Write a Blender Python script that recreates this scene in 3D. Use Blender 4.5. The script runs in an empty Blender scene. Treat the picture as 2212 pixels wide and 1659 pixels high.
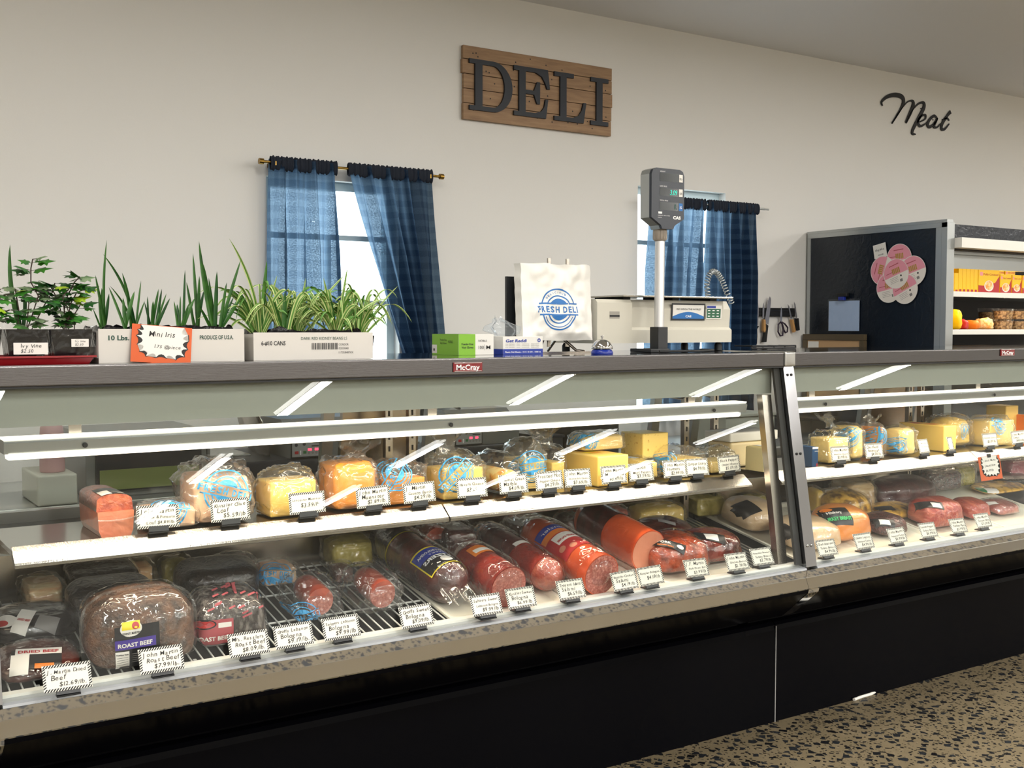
import bpy, bmesh, math, random
from mathutils import Vector, Matrix, noise
from mathutils.bvhtree import BVHTree

sc = bpy.context.scene
COL = sc.collection
random.seed(7)
PI = math.pi

# ---------------------------------------------------------------- camera
CAM = Vector((0.0, 0.0, 1.42))
FPX = 2400.0
RX = Vector((0.8364, 0.0277, 0.5479))     # world x axis seen in camera axes (right, up, forward)
RY = Vector((-0.5482, 0.0423, 0.8353))
RZ = Vector((0.0, 0.9987, -0.0506))
cd = bpy.data.cameras.new('camera'); cam = bpy.data.objects.new('camera', cd); COL.objects.link(cam)
cd.sensor_width = 36.0; cd.lens = FPX / 2212.0 * 36.0; cd.clip_start = 0.05; cd.clip_end = 200
cam.matrix_world = Matrix(((RX.x, RX.y, -RX.z, CAM.x), (RY.x, RY.y, -RY.z, CAM.y), (RZ.x, RZ.y, -RZ.z, CAM.z), (0, 0, 0, 1)))
sc.camera = cam
sc.view_settings.view_transform = 'Standard'; sc.view_settings.look = 'None'
sc.view_settings.gamma = 1.0; sc.view_settings.exposure = 0.0; sc.view_settings.use_curve_mapping = False
cy = sc.cycles
cy.max_bounces = 10; cy.diffuse_bounces = 4; cy.glossy_bounces = 5; cy.transmission_bounces = 6
cy.transparent_max_bounces = 28; cy.caustics_reflective = False; cy.caustics_refractive = False
cy.sample_clamp_indirect = 6.0

# ---------------------------------------------------------------- world: bright overcast sky outside the windows
w = bpy.data.worlds.new('world'); sc.world = w; w.use_nodes = True
bg = w.node_tree.nodes['Background']; bg.inputs[0].default_value = (0.86, 0.95, 1.0, 1); bg.inputs[1].default_value = 5.0

def area(name, x, y, z, sx, sy, power, color, rot=(0, 0, 0), spread=PI):
    l = bpy.data.lights.new(name, 'AREA'); l.shape = 'RECTANGLE'; l.size = sx; l.size_y = sy
    l.energy = power; l.color = color; l.spread = spread
    o = bpy.data.objects.new(name, l); COL.objects.link(o); o.location = (x, y, z); o.rotation_euler = rot
    return o
LAMPX = [-1.2, 1.2, 3.6, 6.0, 8.4, 10.8]
LAMPY = [-8.1, -5.85, -3.15, -0.5, 2.1]
ROOM_COOL = (1.0, 0.975, 0.935)
for _x in LAMPX:
    for _y in LAMPY:
        area('ceiling_lamp_light', _x, _y, 2.845, 0.10, 1.15, 16.0 if _y > 1 else 48.0 if _y > -1 else 86.0, ROOM_COOL, spread=PI)

# ---------------------------------------------------------------- helpers
def at(px, py, x=None, y=None, z=None):
    """point where the sight line through a photo pixel meets a plane x=, y= or z="""
    d = Vector((px - 1106.0, 829.5 - py, FPX))
    r = Vector((RX.dot(d), RY.dot(d), RZ.dot(d)))
    t = (x - CAM.x) / r.x if x is not None else (y - CAM.y) / r.y if y is not None else (z - CAM.z) / r.z
    return CAM + r * t
def proj(p):
    q = Vector(p) - CAM
    c = RX * q.x + RY * q.y + RZ * q.z
    return 1106.0 + FPX * c.x / c.z, 829.5 - FPX * c.y / c.z
def C(r, g, b, a=1.0):
    f = lambda v: (v / 255.0 / 12.92) if v <= 10 else ((v / 255.0 + 0.055) / 1.055) ** 2.4
    return (f(r), f(g), f(b), a)

MATS = {}
def nmat(name):
    m = bpy.data.materials.new(name); m.use_nodes = True; MATS[name] = m
    return m, m.node_tree, m.node_tree.nodes['Principled BSDF'], m.node_tree.nodes['Material Output']
def mat(name, col, rough=0.5, metal=0.0, col2=None, scale=8.0, stretch=None, bump=0.0, bscale=60.0, coat=0.0, spec=0.5,
        emit=None, estr=0.0, lo=0.35, hi=0.65, detail=4.0, sss=0.0, aniso=0.0, transl=0.0):
    """general procedural material: one or two colours mixed by noise, optional bump"""
    m, nt, b, out = nmat(name)
    N, L = nt.nodes, nt.links
    b.inputs['Base Color'].default_value = col; b.inputs['Roughness'].default_value = rough
    b.inputs['Metallic'].default_value = metal; b.inputs['Coat Weight'].default_value = coat
    b.inputs['Coat Roughness'].default_value = 0.06; b.inputs['Specular IOR Level'].default_value = spec
    if sss:
        b.inputs['Subsurface Weight'].default_value = sss; b.inputs['Subsurface Radius'].default_value = (1.0, 0.6, 0.3)
        b.inputs['Subsurface Scale'].default_value = 0.01
    tc = N.new('ShaderNodeTexCoord'); mp = N.new('ShaderNodeMapping'); L.new(tc.outputs['Object'], mp.inputs[0])
    if stretch: mp.inputs['Scale'].default_value = stretch
    if col2 is not None:
        t = N.new('ShaderNodeTexNoise'); t.inputs['Scale'].default_value = scale; t.inputs['Detail'].default_value = detail
        L.new(mp.outputs[0], t.inputs['Vector'])
        r = N.new('ShaderNodeValToRGB'); r.color_ramp.elements[0].position = lo; r.color_ramp.elements[1].position = hi
        r.color_ramp.elements[0].color = col; r.color_ramp.elements[1].color = col2
        L.new(t.outputs['Fac'], r.inputs[0]); L.new(r.outputs[0], b.inputs['Base Color'])
    if coat and not bump: bump, bscale = 0.3, 34
    if bump:
        t2 = N.new('ShaderNodeTexNoise'); t2.inputs['Scale'].default_value = bscale; t2.inputs['Detail'].default_value = 3
        L.new(mp.outputs[0], t2.inputs['Vector'])
        bp = N.new('ShaderNodeBump'); bp.inputs['Strength'].default_value = bump; bp.inputs['Distance'].default_value = 0.004
        L.new(t2.outputs['Fac'], bp.inputs['Height']); L.new(bp.outputs[0], b.inputs['Normal'])
        if coat: bp.inputs['Distance'].default_value = 0.008; t2.inputs['Distortion'].default_value = 0.8; L.new(bp.outputs[0], b.inputs['Coat Normal'])
    if emit is not None:
        b.inputs['Emission Color'].default_value = emit; b.inputs['Emission Strength'].default_value = estr
    return m
def glassmat(name, tint=(0.97, 0.99, 0.98), refl=1.0, rough=0.0, milky=0.0, milkcol=(0.9, 0.9, 0.9, 1), crinkle=0.0, cscale=30.0, ior=1.45, streak=0.0):
    """thin clear sheet: see-through plus a fresnel mirror reflection, optional milky crumples"""
    m, nt, b, out = nmat(name); N, L = nt.nodes, nt.links; N.remove(b)
    tr = N.new('ShaderNodeBsdfTransparent'); tr.inputs[0].default_value = (*tint, 1)
    gl = N.new('ShaderNodeBsdfGlossy'); gl.inputs['Roughness'].default_value = rough; gl.inputs[0].default_value = (refl, refl, refl, 1)
    geo = N.new('ShaderNodeNewGeometry'); dt = N.new('ShaderNodeVectorMath'); dt.operation = 'DOT_PRODUCT'
    L.new(geo.outputs['Incoming'], dt.inputs[1]); L.new(geo.outputs['Normal'], dt.inputs[0])
    def mth(op, a, b, *ins):
        n = N.new('ShaderNodeMath'); n.operation = op; n.use_clamp = False
        n.inputs[0].default_value = a; n.inputs[1].default_value = b
        for i, sck in ins: L.new(sck, n.inputs[i])
        return n.outputs[0]
    ab = mth('ABSOLUTE', 0, 0, (0, dt.outputs['Value'])); om = mth('SUBTRACT', 1.0, 0, (1, ab)); pw = mth('POWER', 0, 5.0, (0, om))
    f0 = ((ior - 1) / (ior + 1)) ** 2
    fo = mth('ADD', 0, f0, (0, mth('MULTIPLY', 0, 1 - f0, (0, pw))))
    class _F: outputs = [fo]
    fr = _F
    mx = N.new('ShaderNodeMixShader')
    L.new(fr.outputs[0], mx.inputs[0]); L.new(tr.outputs[0], mx.inputs[1]); L.new(gl.outputs[0], mx.inputs[2])
    last = mx
    if crinkle:
        tc = N.new('ShaderNodeTexCoord')
        t = N.new('ShaderNodeTexNoise'); t.inputs['Scale'].default_value = cscale; t.inputs['Detail'].default_value = 5
        t.inputs['Distortion'].default_value = 1.2; t.noise_type = 'RIDGED_MULTIFRACTAL'
        L.new(tc.outputs['Object'], t.inputs['Vector'])
        bp = N.new('ShaderNodeBump'); bp.inputs['Strength'].default_value = crinkle; bp.inputs['Distance'].default_value = 0.006
        L.new(t.outputs['Fac'], bp.inputs['Height'])
        L.new(bp.outputs[0], gl.inputs['Normal']); L.new(bp.outputs[0], dt.inputs[0])
    if milky:
        df = N.new('ShaderNodeBsdfDiffuse'); df.inputs[0].default_value = milkcol
        tl = N.new('ShaderNodeBsdfTranslucent'); tl.inputs[0].default_value = milkcol
        ad = N.new('ShaderNodeMixShader'); ad.inputs[0].default_value = 0.4
        L.new(df.outputs[0], ad.inputs[1]); L.new(tl.outputs[0], ad.inputs[2])
        m2 = N.new('ShaderNodeMixShader'); m2.inputs[0].default_value = milky
        L.new(mx.outputs[0], m2.inputs[1]); L.new(ad.outputs[0], m2.inputs[2]); last = m2
        if crinkle:
            L.new(bp.outputs[0], df.inputs['Normal'])
            mr = N.new('ShaderNodeMapRange'); mr.inputs['From Min'].default_value = 0.55; mr.inputs['From Max'].default_value = 1.35
            mr.inputs['To Min'].default_value = milky * 0.2; mr.inputs['To Max'].default_value = min(0.85, milky * 3.2)
            L.new(t.outputs['Fac'], mr.inputs['Value']); L.new(mr.outputs[0], m2.inputs[0])
    L.new(last.outputs[0], out.inputs['Surface'])
    return m

class MB:
    """collects shapes in world coordinates; build() links them as one mesh object"""
    def __init__(s): s.v = []; s.f = []; s.mi = []; s.sm = []; s.mats = []
    def m(s, mt):
        if mt not in s.mats: s.mats.append(mt)
        return s.mats.index(mt)
    def add(s, vs, fs, mt, smooth=False):
        k = len(s.v); i = s.m(mt); s.v += [tuple(p) for p in vs]
        for f in fs: s.f.append([k + a for a in f]); s.mi.append(i); s.sm.append(smooth)
    def bm(s, b, mt, mtx=None, smooth=False):
        b.verts.ensure_lookup_table(); b.verts.index_update()
        vs = [(mtx @ v.co) if mtx else v.co.copy() for v in b.verts]
        s.add(vs, [[v.index for v in f.verts] for f in b.faces], mt, smooth); b.free()
    def box(s, x0, x1, y0, y1, z0, z1, mt, bev=0.0, seg=2, mtx=None):
        vs = [(x, y, z) for z in (z0, z1) for y in (y0, y1) for x in (x0, x1)]
        fs = [(0, 2, 3, 1), (4, 5, 7, 6), (0, 1, 5, 4), (2, 6, 7, 3), (0, 4, 6, 2), (1, 3, 7, 5)]
        if bev:
            b = bmesh.new(); bv = [b.verts.new(v) for v in vs]
            for f in fs: b.faces.new([bv[i] for i in f])
            bmesh.ops.bevel(b, geom=b.edges[:], offset=bev, segments=seg, profile=0.7, affect='EDGES')
            s.bm(b, mt, mtx, seg > 2)
        else:
            s.add([mtx @ Vector(v) for v in vs] if mtx else vs, fs, mt)
    def prism(s, prof, a0, a1, mt, axis='x', smooth=False, caps=True):
        """closed profile of 2D points pushed along an axis (profile = the other two axes in order)"""
        n = len(prof)
        P = (lambda a, p: (a, p[0], p[1])) if axis == 'x' else (lambda a, p: (p[0], a, p[1])) if axis == 'y' else (lambda a, p: (p[0], p[1], a))
        vs = [P(a0, p) for p in prof] + [P(a1, p) for p in prof]
        fs = [(i, (i + 1) % n, n + (i + 1) % n, n + i) for i in range(n)]
        s.add(vs, fs, mt, smooth)
        if caps: s.add(vs, [tuple(range(n))[::-1], tuple(range(n, 2 * n))], mt)
    def tube(s, pts, r, mt, n=8, caps=True, closed=False):
        pts = [Vector(p) for p in pts]; k = len(pts); rr = r if hasattr(r, '__len__') else [r] * k
        vs = []; u = None
        for i, p in enumerate(pts):
            if closed: t = pts[(i + 1) % k] - pts[i - 1]
            else: t = pts[min(i + 1, k - 1)] - pts[max(i - 1, 0)]
            t.normalize()
            if u is None:
                u = t.orthogonal().normalized()
            else:
                u = (u - t * u.dot(t)); u = u.normalized() if u.length > 1e-6 else t.orthogonal().normalized()
            v = t.cross(u)
            for j in range(n):
                a = 2 * PI * j / n; vs.append(p + (u * math.cos(a) + v * math.sin(a)) * rr[i])
        fs = []
        for i in range(k if closed else k - 1):
            i2 = (i + 1) % k
            for j in range(n): fs.append((i * n + j, i * n + (j + 1) % n, i2 * n + (j + 1) % n, i2 * n + j))
        s.add(vs, fs, mt, True)
        if caps and not closed: s.add([vs[j] for j in range(n)] + [vs[(k - 1) * n + j] for j in range(n)], [tuple(range(n))[::-1], tuple(range(n, 2 * n))], mt)
    def lathe(s, prof, c, mt, n=24, mtx=None, smooth=True):
        vs = []
        for r, z in prof:
            for j in range(n):
                a = 2 * PI * j / n; p = Vector((r * math.cos(a), r * math.sin(a), z))
                vs.append((mtx @ p if mtx else p) + Vector(c))
        fs = []
        for i in range(len(prof) - 1):
            for j in range(n): fs.append((i * n + j, i * n + (j + 1) % n, (i + 1) * n + (j + 1) % n, (i + 1) * n + j))
        s.add(vs, fs, mt, smooth)
        s.add([vs[j] for j in range(n)] + [vs[-n + j] for j in range(n)], [tuple(range(n))[::-1], tuple(range(n, 2 * n))], mt)
    def sheet(s, fn, nu, nv, mt, smooth=True):
        """grid surface fn(u, v) with u, v in 0..1"""
        vs = [fn(i / nu, j / nv) for j in range(nv + 1) for i in range(nu + 1)]
        fs = [(j * (nu + 1) + i, j * (nu + 1) + i + 1, (j + 1) * (nu + 1) + i + 1, (j + 1) * (nu + 1) + i) for j in range(nv) for i in range(nu)]
        s.add(vs, fs, mt, smooth)
    def poly(s, pts, fr, mt, th=0.0):
        """flat 2D outline placed by frame fr(u, v, w); th = thickness"""
        b = bmesh.new(); vs = [b.verts.new((p[0], p[1], 0)) for p in pts]
        f = b.faces.new(vs); bmesh.ops.triangulate(b, faces=[f])
        b.verts.index_update()
        P = [v.co.copy() for v in b.verts]; F = [[v.index for v in f.verts] for f in b.faces]; b.free()
        s.add([fr(p.x, p.y, th) for p in P], F, mt)
        if th:
            n = len(pts); vs = [fr(p[0], p[1], 0) for p in pts] + [fr(p[0], p[1], th) for p in pts]
            s.add(vs, [(i, (i + 1) % n, n + (i + 1) % n, n + i) for i in range(n)], mt)
    def build(s, name, parent=None, loc=None):
        me = bpy.data.meshes.new(name)
        if parent is not None: inv = WM[parent.name].inverted(); o_loc = None
        else:
            if loc is None:
                xs = [p[0] for p in s.v]; ys = [p[1] for p in s.v]; zs = [p[2] for p in s.v]
                loc = ((min(xs) + max(xs)) / 2, (min(ys) + max(ys)) / 2, min(zs))
            inv = Matrix.Translation(loc).inverted()
        me.from_pydata([inv @ Vector(p) for p in s.v], [], s.f)
        for mt in s.mats: me.materials.append(mt)
        me.polygons.foreach_set('material_index', s.mi); me.polygons.foreach_set('use_smooth', s.sm)
        me.update()
        o = bpy.data.objects.new(name, me); COL.objects.link(o)
        if parent is not None: o.parent = parent; WM[o.name] = WM[parent.name]
        else: o.location = loc; WM[o.name] = Matrix.Translation(loc)
        return o
WM = {}
def thing(name, label, cat, loc, group=None):
    o = bpy.data.objects.new(name, None); COL.objects.link(o); o.empty_display_size = 0.05
    o.location = loc; WM[o.name] = Matrix.Translation(loc)
    o['label'] = label; o['category'] = cat
    if group: o['group'] = group
    return o
def tag(o, label, cat, group=None):
    o['label'] = label; o['category'] = cat
    if group: o['group'] = group
    return o
def struct(o): o['kind'] = 'structure'; return o
def box_part(name, parent, mt, *b, bev=0.0):
    k = MB(); k.box(*b, mt, bev); return k.build(name, parent)

# lettering from Blender's built-in font, turned into mesh
GL = {}
def glyph(t, bold=0.0, res=2):
    k = (t, bold, res)
    if k not in GL:
        c = bpy.data.curves.new('t', 'FONT'); c.body = t; c.size = 1.0; c.offset = bold; c.resolution_u = res
        o = bpy.data.objects.new('t', c); COL.objects.link(o)
        dg = bpy.context.evaluated_depsgraph_get(); me = bpy.data.meshes.new_from_object(o.evaluated_get(dg))
        V = [(v.co.x, v.co.y) for v in me.vertices]; F = [list(p.vertices) for p in me.polygons]
        bpy.data.objects.remove(o); bpy.data.curves.remove(c); bpy.data.meshes.remove(me)
        GL[k] = (V, F)
    return GL[k]
ADV = {' ': 0.32, 'i': 0.26, 'l': 0.26, 'I': 0.3, '.': 0.24, '1': 0.42, '/': 0.36, 't': 0.36, 'r': 0.4, 'f': 0.34, 'm': 0.8, 'M': 0.8, 'w': 0.75, 'W': 0.95, "'": 0.2, '-': 0.4, '$': 0.55}
def text(mb, t, fr, u, v, size, mt, align='L', width=None, bold=0.0, shear=0.0, w=0.0, vscale=1.0, res=2, upside=False):
    """one line of print; u, v = start of baseline in frame units"""
    V, F = glyph(t, bold, res)
    if not V: return
    x0 = min(p[0] for p in V); x1 = max(p[0] for p in V); W = x1 - x0
    sx = size if width is None else width / W
    off = 0 if align == 'L' else -W * sx / 2 if align == 'C' else -W * sx
    P = [(u + off + (p[0] - x0) * sx + shear * p[1] * size, v + p[1] * size * vscale) for p in V]
    mb.add([fr(a, b, w) for a, b in P], F, mt)
def hand(mb, t, fr, u, v, size, mt, width=None, w=0.0, seed=0):
    """hand-lettered line: every letter a little tilted and shifted"""
    rnd = random.Random(hash_(t) + seed); adv = [ADV.get(c, 0.58) for c in t]; W = sum(adv); s = size if width is None else min(size, width / W)
    x = u
    for c, a in zip(t, adv):
        if c != ' ':
            V, F = glyph(c, 0.004, 2); an = rnd.uniform(-0.09, 0.06); k = s * rnd.uniform(0.92, 1.08); dy = rnd.uniform(-0.06, 0.06) * s; sh = 0.14
            ca, sa = math.cos(an), math.sin(an)
            P = [((p[0] + sh * p[1]) * ca - p[1] * sa, p[0] * sa + p[1] * ca) for p in V]
            mb.add([fr(x + p[0] * k, v + dy + p[1] * k, w) for p in P], F, mt)
        x += a * s
    return x
def hash_(t): return sum((i + 1) * ord(c) for i, c in enumerate(t))
def frame(o, eu, ev):
    o = Vector(o); eu = Vector(eu).normalized(); ev = Vector(ev).normalized(); ew = eu.cross(ev)
    return lambda u, v, w=0.0: o + eu * u + ev * v + ew * w
def disc(mb, fr, u, v, r, mt, w=0.0, r0=0.0, n=32, a0=0.0, a1=2 * PI, vs=1.0):
    """disc or ring (arc) in a frame"""
    P = []
    for i in range(n + 1):
        a = a0 + (a1 - a0) * i / n; P.append((math.cos(a), math.sin(a)))
    o = [fr(u + p[0] * r, v + p[1] * r * vs, w) for p in P]; q = [fr(u + p[0] * r0, v + p[1] * r0 * vs, w) for p in P]
    mb.add(o + q, [(i, i + 1, n + 2 + i, n + 1 + i) for i in range(n)], mt)
def rect(mb, fr, u0, v0, u1, v1, mt, w=0.0):
    mb.add([fr(u0, v0, w), fr(u1, v0, w), fr(u1, v1, w), fr(u0, v1, w)], [(0, 1, 2, 3)], mt)
# ---------------------------------------------------------------- materials
WALL = mat('wall_paint', C(226, 225, 221), 0.75, bump=0.05, bscale=180)
CEIL = mat('ceiling_paint', C(240, 240, 242), 0.8)
WHITE = mat('white_plastic', C(236, 234, 226), 0.35)
LENS = mat('lamp_lens', C(250, 248, 240), 0.4, emit=(1.0, 0.97, 0.92, 1), estr=16.0)
TUBE = mat('case_lamp_tube', C(250, 245, 235), 0.4, emit=(1.0, 0.90, 0.74, 1), estr=2.3)
BLACK = mat('black_gloss_panel', C(6, 6, 9), 0.10, spec=0.05)
RUBBER = mat('black_rubber', C(16, 17, 18), 0.6)
STEEL = mat('brushed_steel', C(98, 96, 96), 0.27, 1.0, bump=0.06, bscale=40, stretch=(0.6, 30, 30))
TOPSTEEL = mat('polished_counter_steel', C(150, 152, 156), 0.07, 1.0)
CHROME = mat('chrome', C(205, 205, 205), 0.03, 1.0)
INSTEEL = mat('interior_steel', C(178, 170, 160), 0.22, 1.0, bump=0.05, bscale=40, stretch=(20, 20, 1))
SHELFSTEEL = mat('shelf_steel', C(190, 186, 178), 0.16, 1.0)
LIP = mat('shelf_lip_steel', C(172, 168, 162), 0.22, 1.0, bump=0.1, bscale=90, stretch=(4, 1, 1))
GREYP = mat('grey_valance_paint', C(146, 150, 140), 0.5)
DKPLAS = mat('dark_plastic', C(22, 24, 27), 0.4)
ALU = mat('aluminium_frame', C(176, 180, 180), 0.3, 0.8)
GLASS = glassmat('clear_glass', (0.97, 0.985, 0.98), 1.0, ior=1.32)
BRASS = mat('brass_rod', C(150, 120, 60), 0.3, 1.0)
BLKPRINT = mat('black_print', C(18, 18, 20), 0.6)
WHTPRINT = mat('white_print', C(235, 235, 235), 0.6)
REDB = mat('red_badge', C(120, 8, 20), 0.2, coat=0.5)
BLUEP = mat('blue_print', C(28, 105, 175), 0.5)
BLUEPF = mat('blue_print_on_film', C(70, 160, 215), 0.4)

m, nt, b, out = nmat('terrazzo_floor'); N, L = nt.nodes, nt.links
tc = N.new('ShaderNodeTexCoord'); ns = N.new('ShaderNodeTexNoise'); ns.inputs['Scale'].default_value = 22; ns.inputs['Detail'].default_value = 2
L.new(tc.outputs['Object'], ns.inputs['Vector'])
vm = N.new('ShaderNodeVectorMath'); vm.operation = 'SCALE'; vm.inputs['Scale'].default_value = 0.035; L.new(ns.outputs['Color'], vm.inputs[0])
va = N.new('ShaderNodeVectorMath'); va.operation = 'ADD'; L.new(tc.outputs['Object'], va.inputs[0]); L.new(vm.outputs[0], va.inputs[1])
def chips(scale, lo, hi):
    v = N.new('ShaderNodeTexVoronoi'); v.inputs['Scale'].default_value = scale; v.distance = 'MANHATTAN'; v.voronoi_dimensions = '2D'
    L.new(va.outputs[0], v.inputs['Vector'])
    sp = N.new('ShaderNodeSeparateColor'); L.new(v.outputs['Color'], sp.inputs[0])
    mr = N.new('ShaderNodeMapRange'); mr.inputs['To Min'].default_value = lo; mr.inputs['To Max'].default_value = hi; L.new(sp.outputs[0], mr.inputs['Value'])
    lt = N.new('ShaderNodeMath'); lt.operation = 'LESS_THAN'; L.new(v.outputs['Distance'], lt.inputs[0]); L.new(mr.outputs[0], lt.inputs[1])
    return lt.outputs[0], sp
c1, sp1 = chips(30, -0.06, 0.56); c2, sp2 = chips(66, -0.16, 0.50); c3, sp3 = chips(55, -1.4, 0.35)
base = N.new('ShaderNodeValToRGB'); base.color_ramp.elements[0].color = C(108, 97, 74); base.color_ramp.elements[1].color = C(132, 119, 94)
n2 = N.new('ShaderNodeTexNoise'); n2.inputs['Scale'].default_value = 9; L.new(tc.outputs['Object'], n2.inputs['Vector']); L.new(n2.outputs['Fac'], base.inputs[0])
dark = N.new('ShaderNodeValToRGB'); dark.color_ramp.elements[0].color = C(8, 8, 11); dark.color_ramp.elements[1].color = C(38, 42, 46); L.new(sp1.outputs[1], dark.inputs[0])
def mixc(fac, a, bcol):
    x = N.new('ShaderNodeMix'); x.data_type = 'RGBA'; L.new(fac, x.inputs['Factor'])
    if isinstance(a, tuple): x.inputs['A'].default_value = a
    else: L.new(a, x.inputs['A'])
    if isinstance(bcol, tuple): x.inputs['B'].default_value = bcol
    else: L.new(bcol, x.inputs['B'])
    return x.outputs['Result']
o1 = mixc(c3, base.outputs[0], C(136, 122, 100)); o2 = mixc(c2, o1, C(34, 30, 26)); o3 = mixc(c1, o2, dark.outputs[0])
L.new(o3, b.inputs['Base Color']); b.inputs['Roughness'].default_value = 0.42; b.inputs['Specular IOR Level'].default_value = 0.3
FLOOR = m

# ---------------------------------------------------------------- room shell
def slab(name, *bx, mt=WALL): return struct(box_part(name, None, mt, *bx))
WY = 4.3
slab('floor', -5, 14, -11, 4.5, -0.1, 0, mt=FLOOR)
slab('ceiling', -5, 14, -11, 4.5, 2.915, 3.0, mt=CEIL)
W1 = (1.64, 2.235, 0.95, 2.03); W2 = (3.565, 4.16, 0.95, 2.125)
k = MB()
k.box(-5, W1[0], WY, WY + .15, 0, 2.915, WALL); k.box(W1[1], W2[0], WY, WY + .15, 0, 2.915, WALL); k.box(W2[1], 14, WY, WY + .15, 0, 2.915, WALL)
for a in (W1, W2): k.box(a[0], a[1], WY, WY + .15, 0, a[2], WALL); k.box(a[0], a[1], WY, WY + .15, a[3], 2.915, WALL)
struct(k.build('wall_back'))
slab('wall_left', -5.1, -5, -11, 4.5, 0, 2.915); slab('wall_right', 14, 14.1, -11, 4.5, 0, 2.915); slab('wall_front', -5, 14, -11.1, -11, 0, 2.915)
VINYL = mat('window_vinyl', C(205, 225, 232), 0.4)
def window(name, a, zs, label):
    r = MB(); x0, x1, z0, z1 = a; t = 0.035; y0, y1 = WY + .05, WY + .10
    r.box(x0, x0 + t, y0, y1, z0, z1, VINYL); r.box(x1 - t, x1, y0, y1, z0, z1, VINYL); r.box(x0 + t, x1 - t, y0, y1, z1 - t, z1, VINYL); r.box(x0 + t, x1 - t, y0, y1, z0, z0 + t, VINYL)
    for z in zs: r.box(x0 + t, x1 - t, y0 + .01, y1 - .01, z - .011, z + .011, VINYL)
    xm = (x0 + x1) / 2; r.box(xm - .008, xm + .008, y0 + .012, y1 - .012, z0 + t, zs[-1] - .011, VINYL)
    o = struct(r.build(name)); o['label'] = label
    p = box_part('pane', o, GLASS, x0 + t, x1 - t, WY + .072, WY + .076, z0 + t, z1 - t)
    sc_ = MB(); sc_.box(x0, x1, WY - .0, WY + .05, z0 - .0, z0 + .012, WHITE); sc_.build('sill', o)
window('window_1', W1, [1.255, 1.525, 1.80], 'left window behind the gingham curtains')
window('window_2', W2, [1.28, 1.56, 1.85], 'right window behind the scale')

# fabric
def fabric(name):
    m, nt, b, out = nmat(name); N, L = nt.nodes, nt.links; N.remove(b)
    tc = N.new('ShaderNodeTexCoord'); uv = tc.outputs['UV']
    sep = N.new('ShaderNodeSeparateXYZ'); L.new(uv, sep.inputs[0])
    def stripe(o):
        a = N.new('ShaderNodeMath'); a.operation = 'MULTIPLY'; a.inputs[1].default_value = 1 / 0.052; L.new(o, a.inputs[0])
        f = N.new('ShaderNodeMath'); f.operation = 'FRACT'; L.new(a.outputs[0], f.inputs[0])
        g = N.new('ShaderNodeMath'); g.operation = 'GREATER_THAN'; g.inputs[1].default_value = 0.5; L.new(f.outputs[0], g.inputs[0]); return g.outputs[0]
    ad = N.new('ShaderNodeMath'); ad.operation = 'ADD'; L.new(stripe(sep.outputs[0]), ad.inputs[0]); L.new(stripe(sep.outputs[1]), ad.inputs[1])
    hf = N.new('ShaderNodeMath'); hf.operation = 'MULTIPLY'; hf.inputs[1].default_value = 0.5; L.new(ad.outputs[0], hf.inputs[0])
    r = N.new('ShaderNodeValToRGB'); r.color_ramp.elements[0].color = C(62, 84, 110); r.color_ramp.elements[1].color = C(30, 44, 66); L.new(hf.outputs[0], r.inputs[0])
    wv = N.new('ShaderNodeTexNoise'); wv.inputs['Scale'].default_value = 260; wv.inputs['Detail'].default_value = 2; L.new(uv, wv.inputs['Vector'])
    df = N.new('ShaderNodeBsdfDiffuse'); L.new(r.outputs[0], df.inputs[0]); tl = N.new('ShaderNodeBsdfTranslucent')
    r2 = N.new('ShaderNodeValToRGB'); r2.color_ramp.elements[0].color = C(112, 136, 158); r2.color_ramp.elements[1].color = C(92, 118, 144); L.new(hf.outputs[0], r2.inputs[0]); L.new(r2.outputs[0], tl.inputs[0])
    m1 = N.new('ShaderNodeMixShader'); m1.inputs[0].default_value = 0.55; L.new(df.outputs[0], m1.inputs[1]); L.new(tl.outputs[0], m1.inputs[2])
    tr = N.new('ShaderNodeBsdfTransparent'); tr.inputs[0].default_value = C(168, 194, 216)
    mr = N.new('ShaderNodeMapRange'); mr.inputs['From Min'].default_value = 0.35; mr.inputs['From Max'].default_value = 0.65; mr.inputs['To Min'].default_value = 0.02; mr.inputs['To Max'].default_value = 0.17
    L.new(wv.outputs['Fac'], mr.inputs['Value'])
    mul = N.new('ShaderNodeMath'); mul.operation = 'MULTIPLY'; L.new(mr.outputs[0], mul.inputs[0])
    iv = N.new('ShaderNodeMapRange'); iv.inputs['To Min'].default_value = 1.05; iv.inputs['To Max'].default_value = 0.85; L.new(hf.outputs[0], iv.inputs['Value']); L.new(iv.outputs[0], mul.inputs[1])
    m2 = N.new('ShaderNodeMixShader'); L.new(mul.outputs[0], m2.inputs[0]); L.new(m1.outputs[0], m2.inputs[1]); L.new(tr.outputs[0], m2.inputs[2])
    L.new(m2.outputs[0], out.inputs['Surface']); return m
GING = fabric('blue_gingham_cotton')
HEMM = mat('dark_gathered_cotton', C(20, 28, 42), 0.9)
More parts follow.
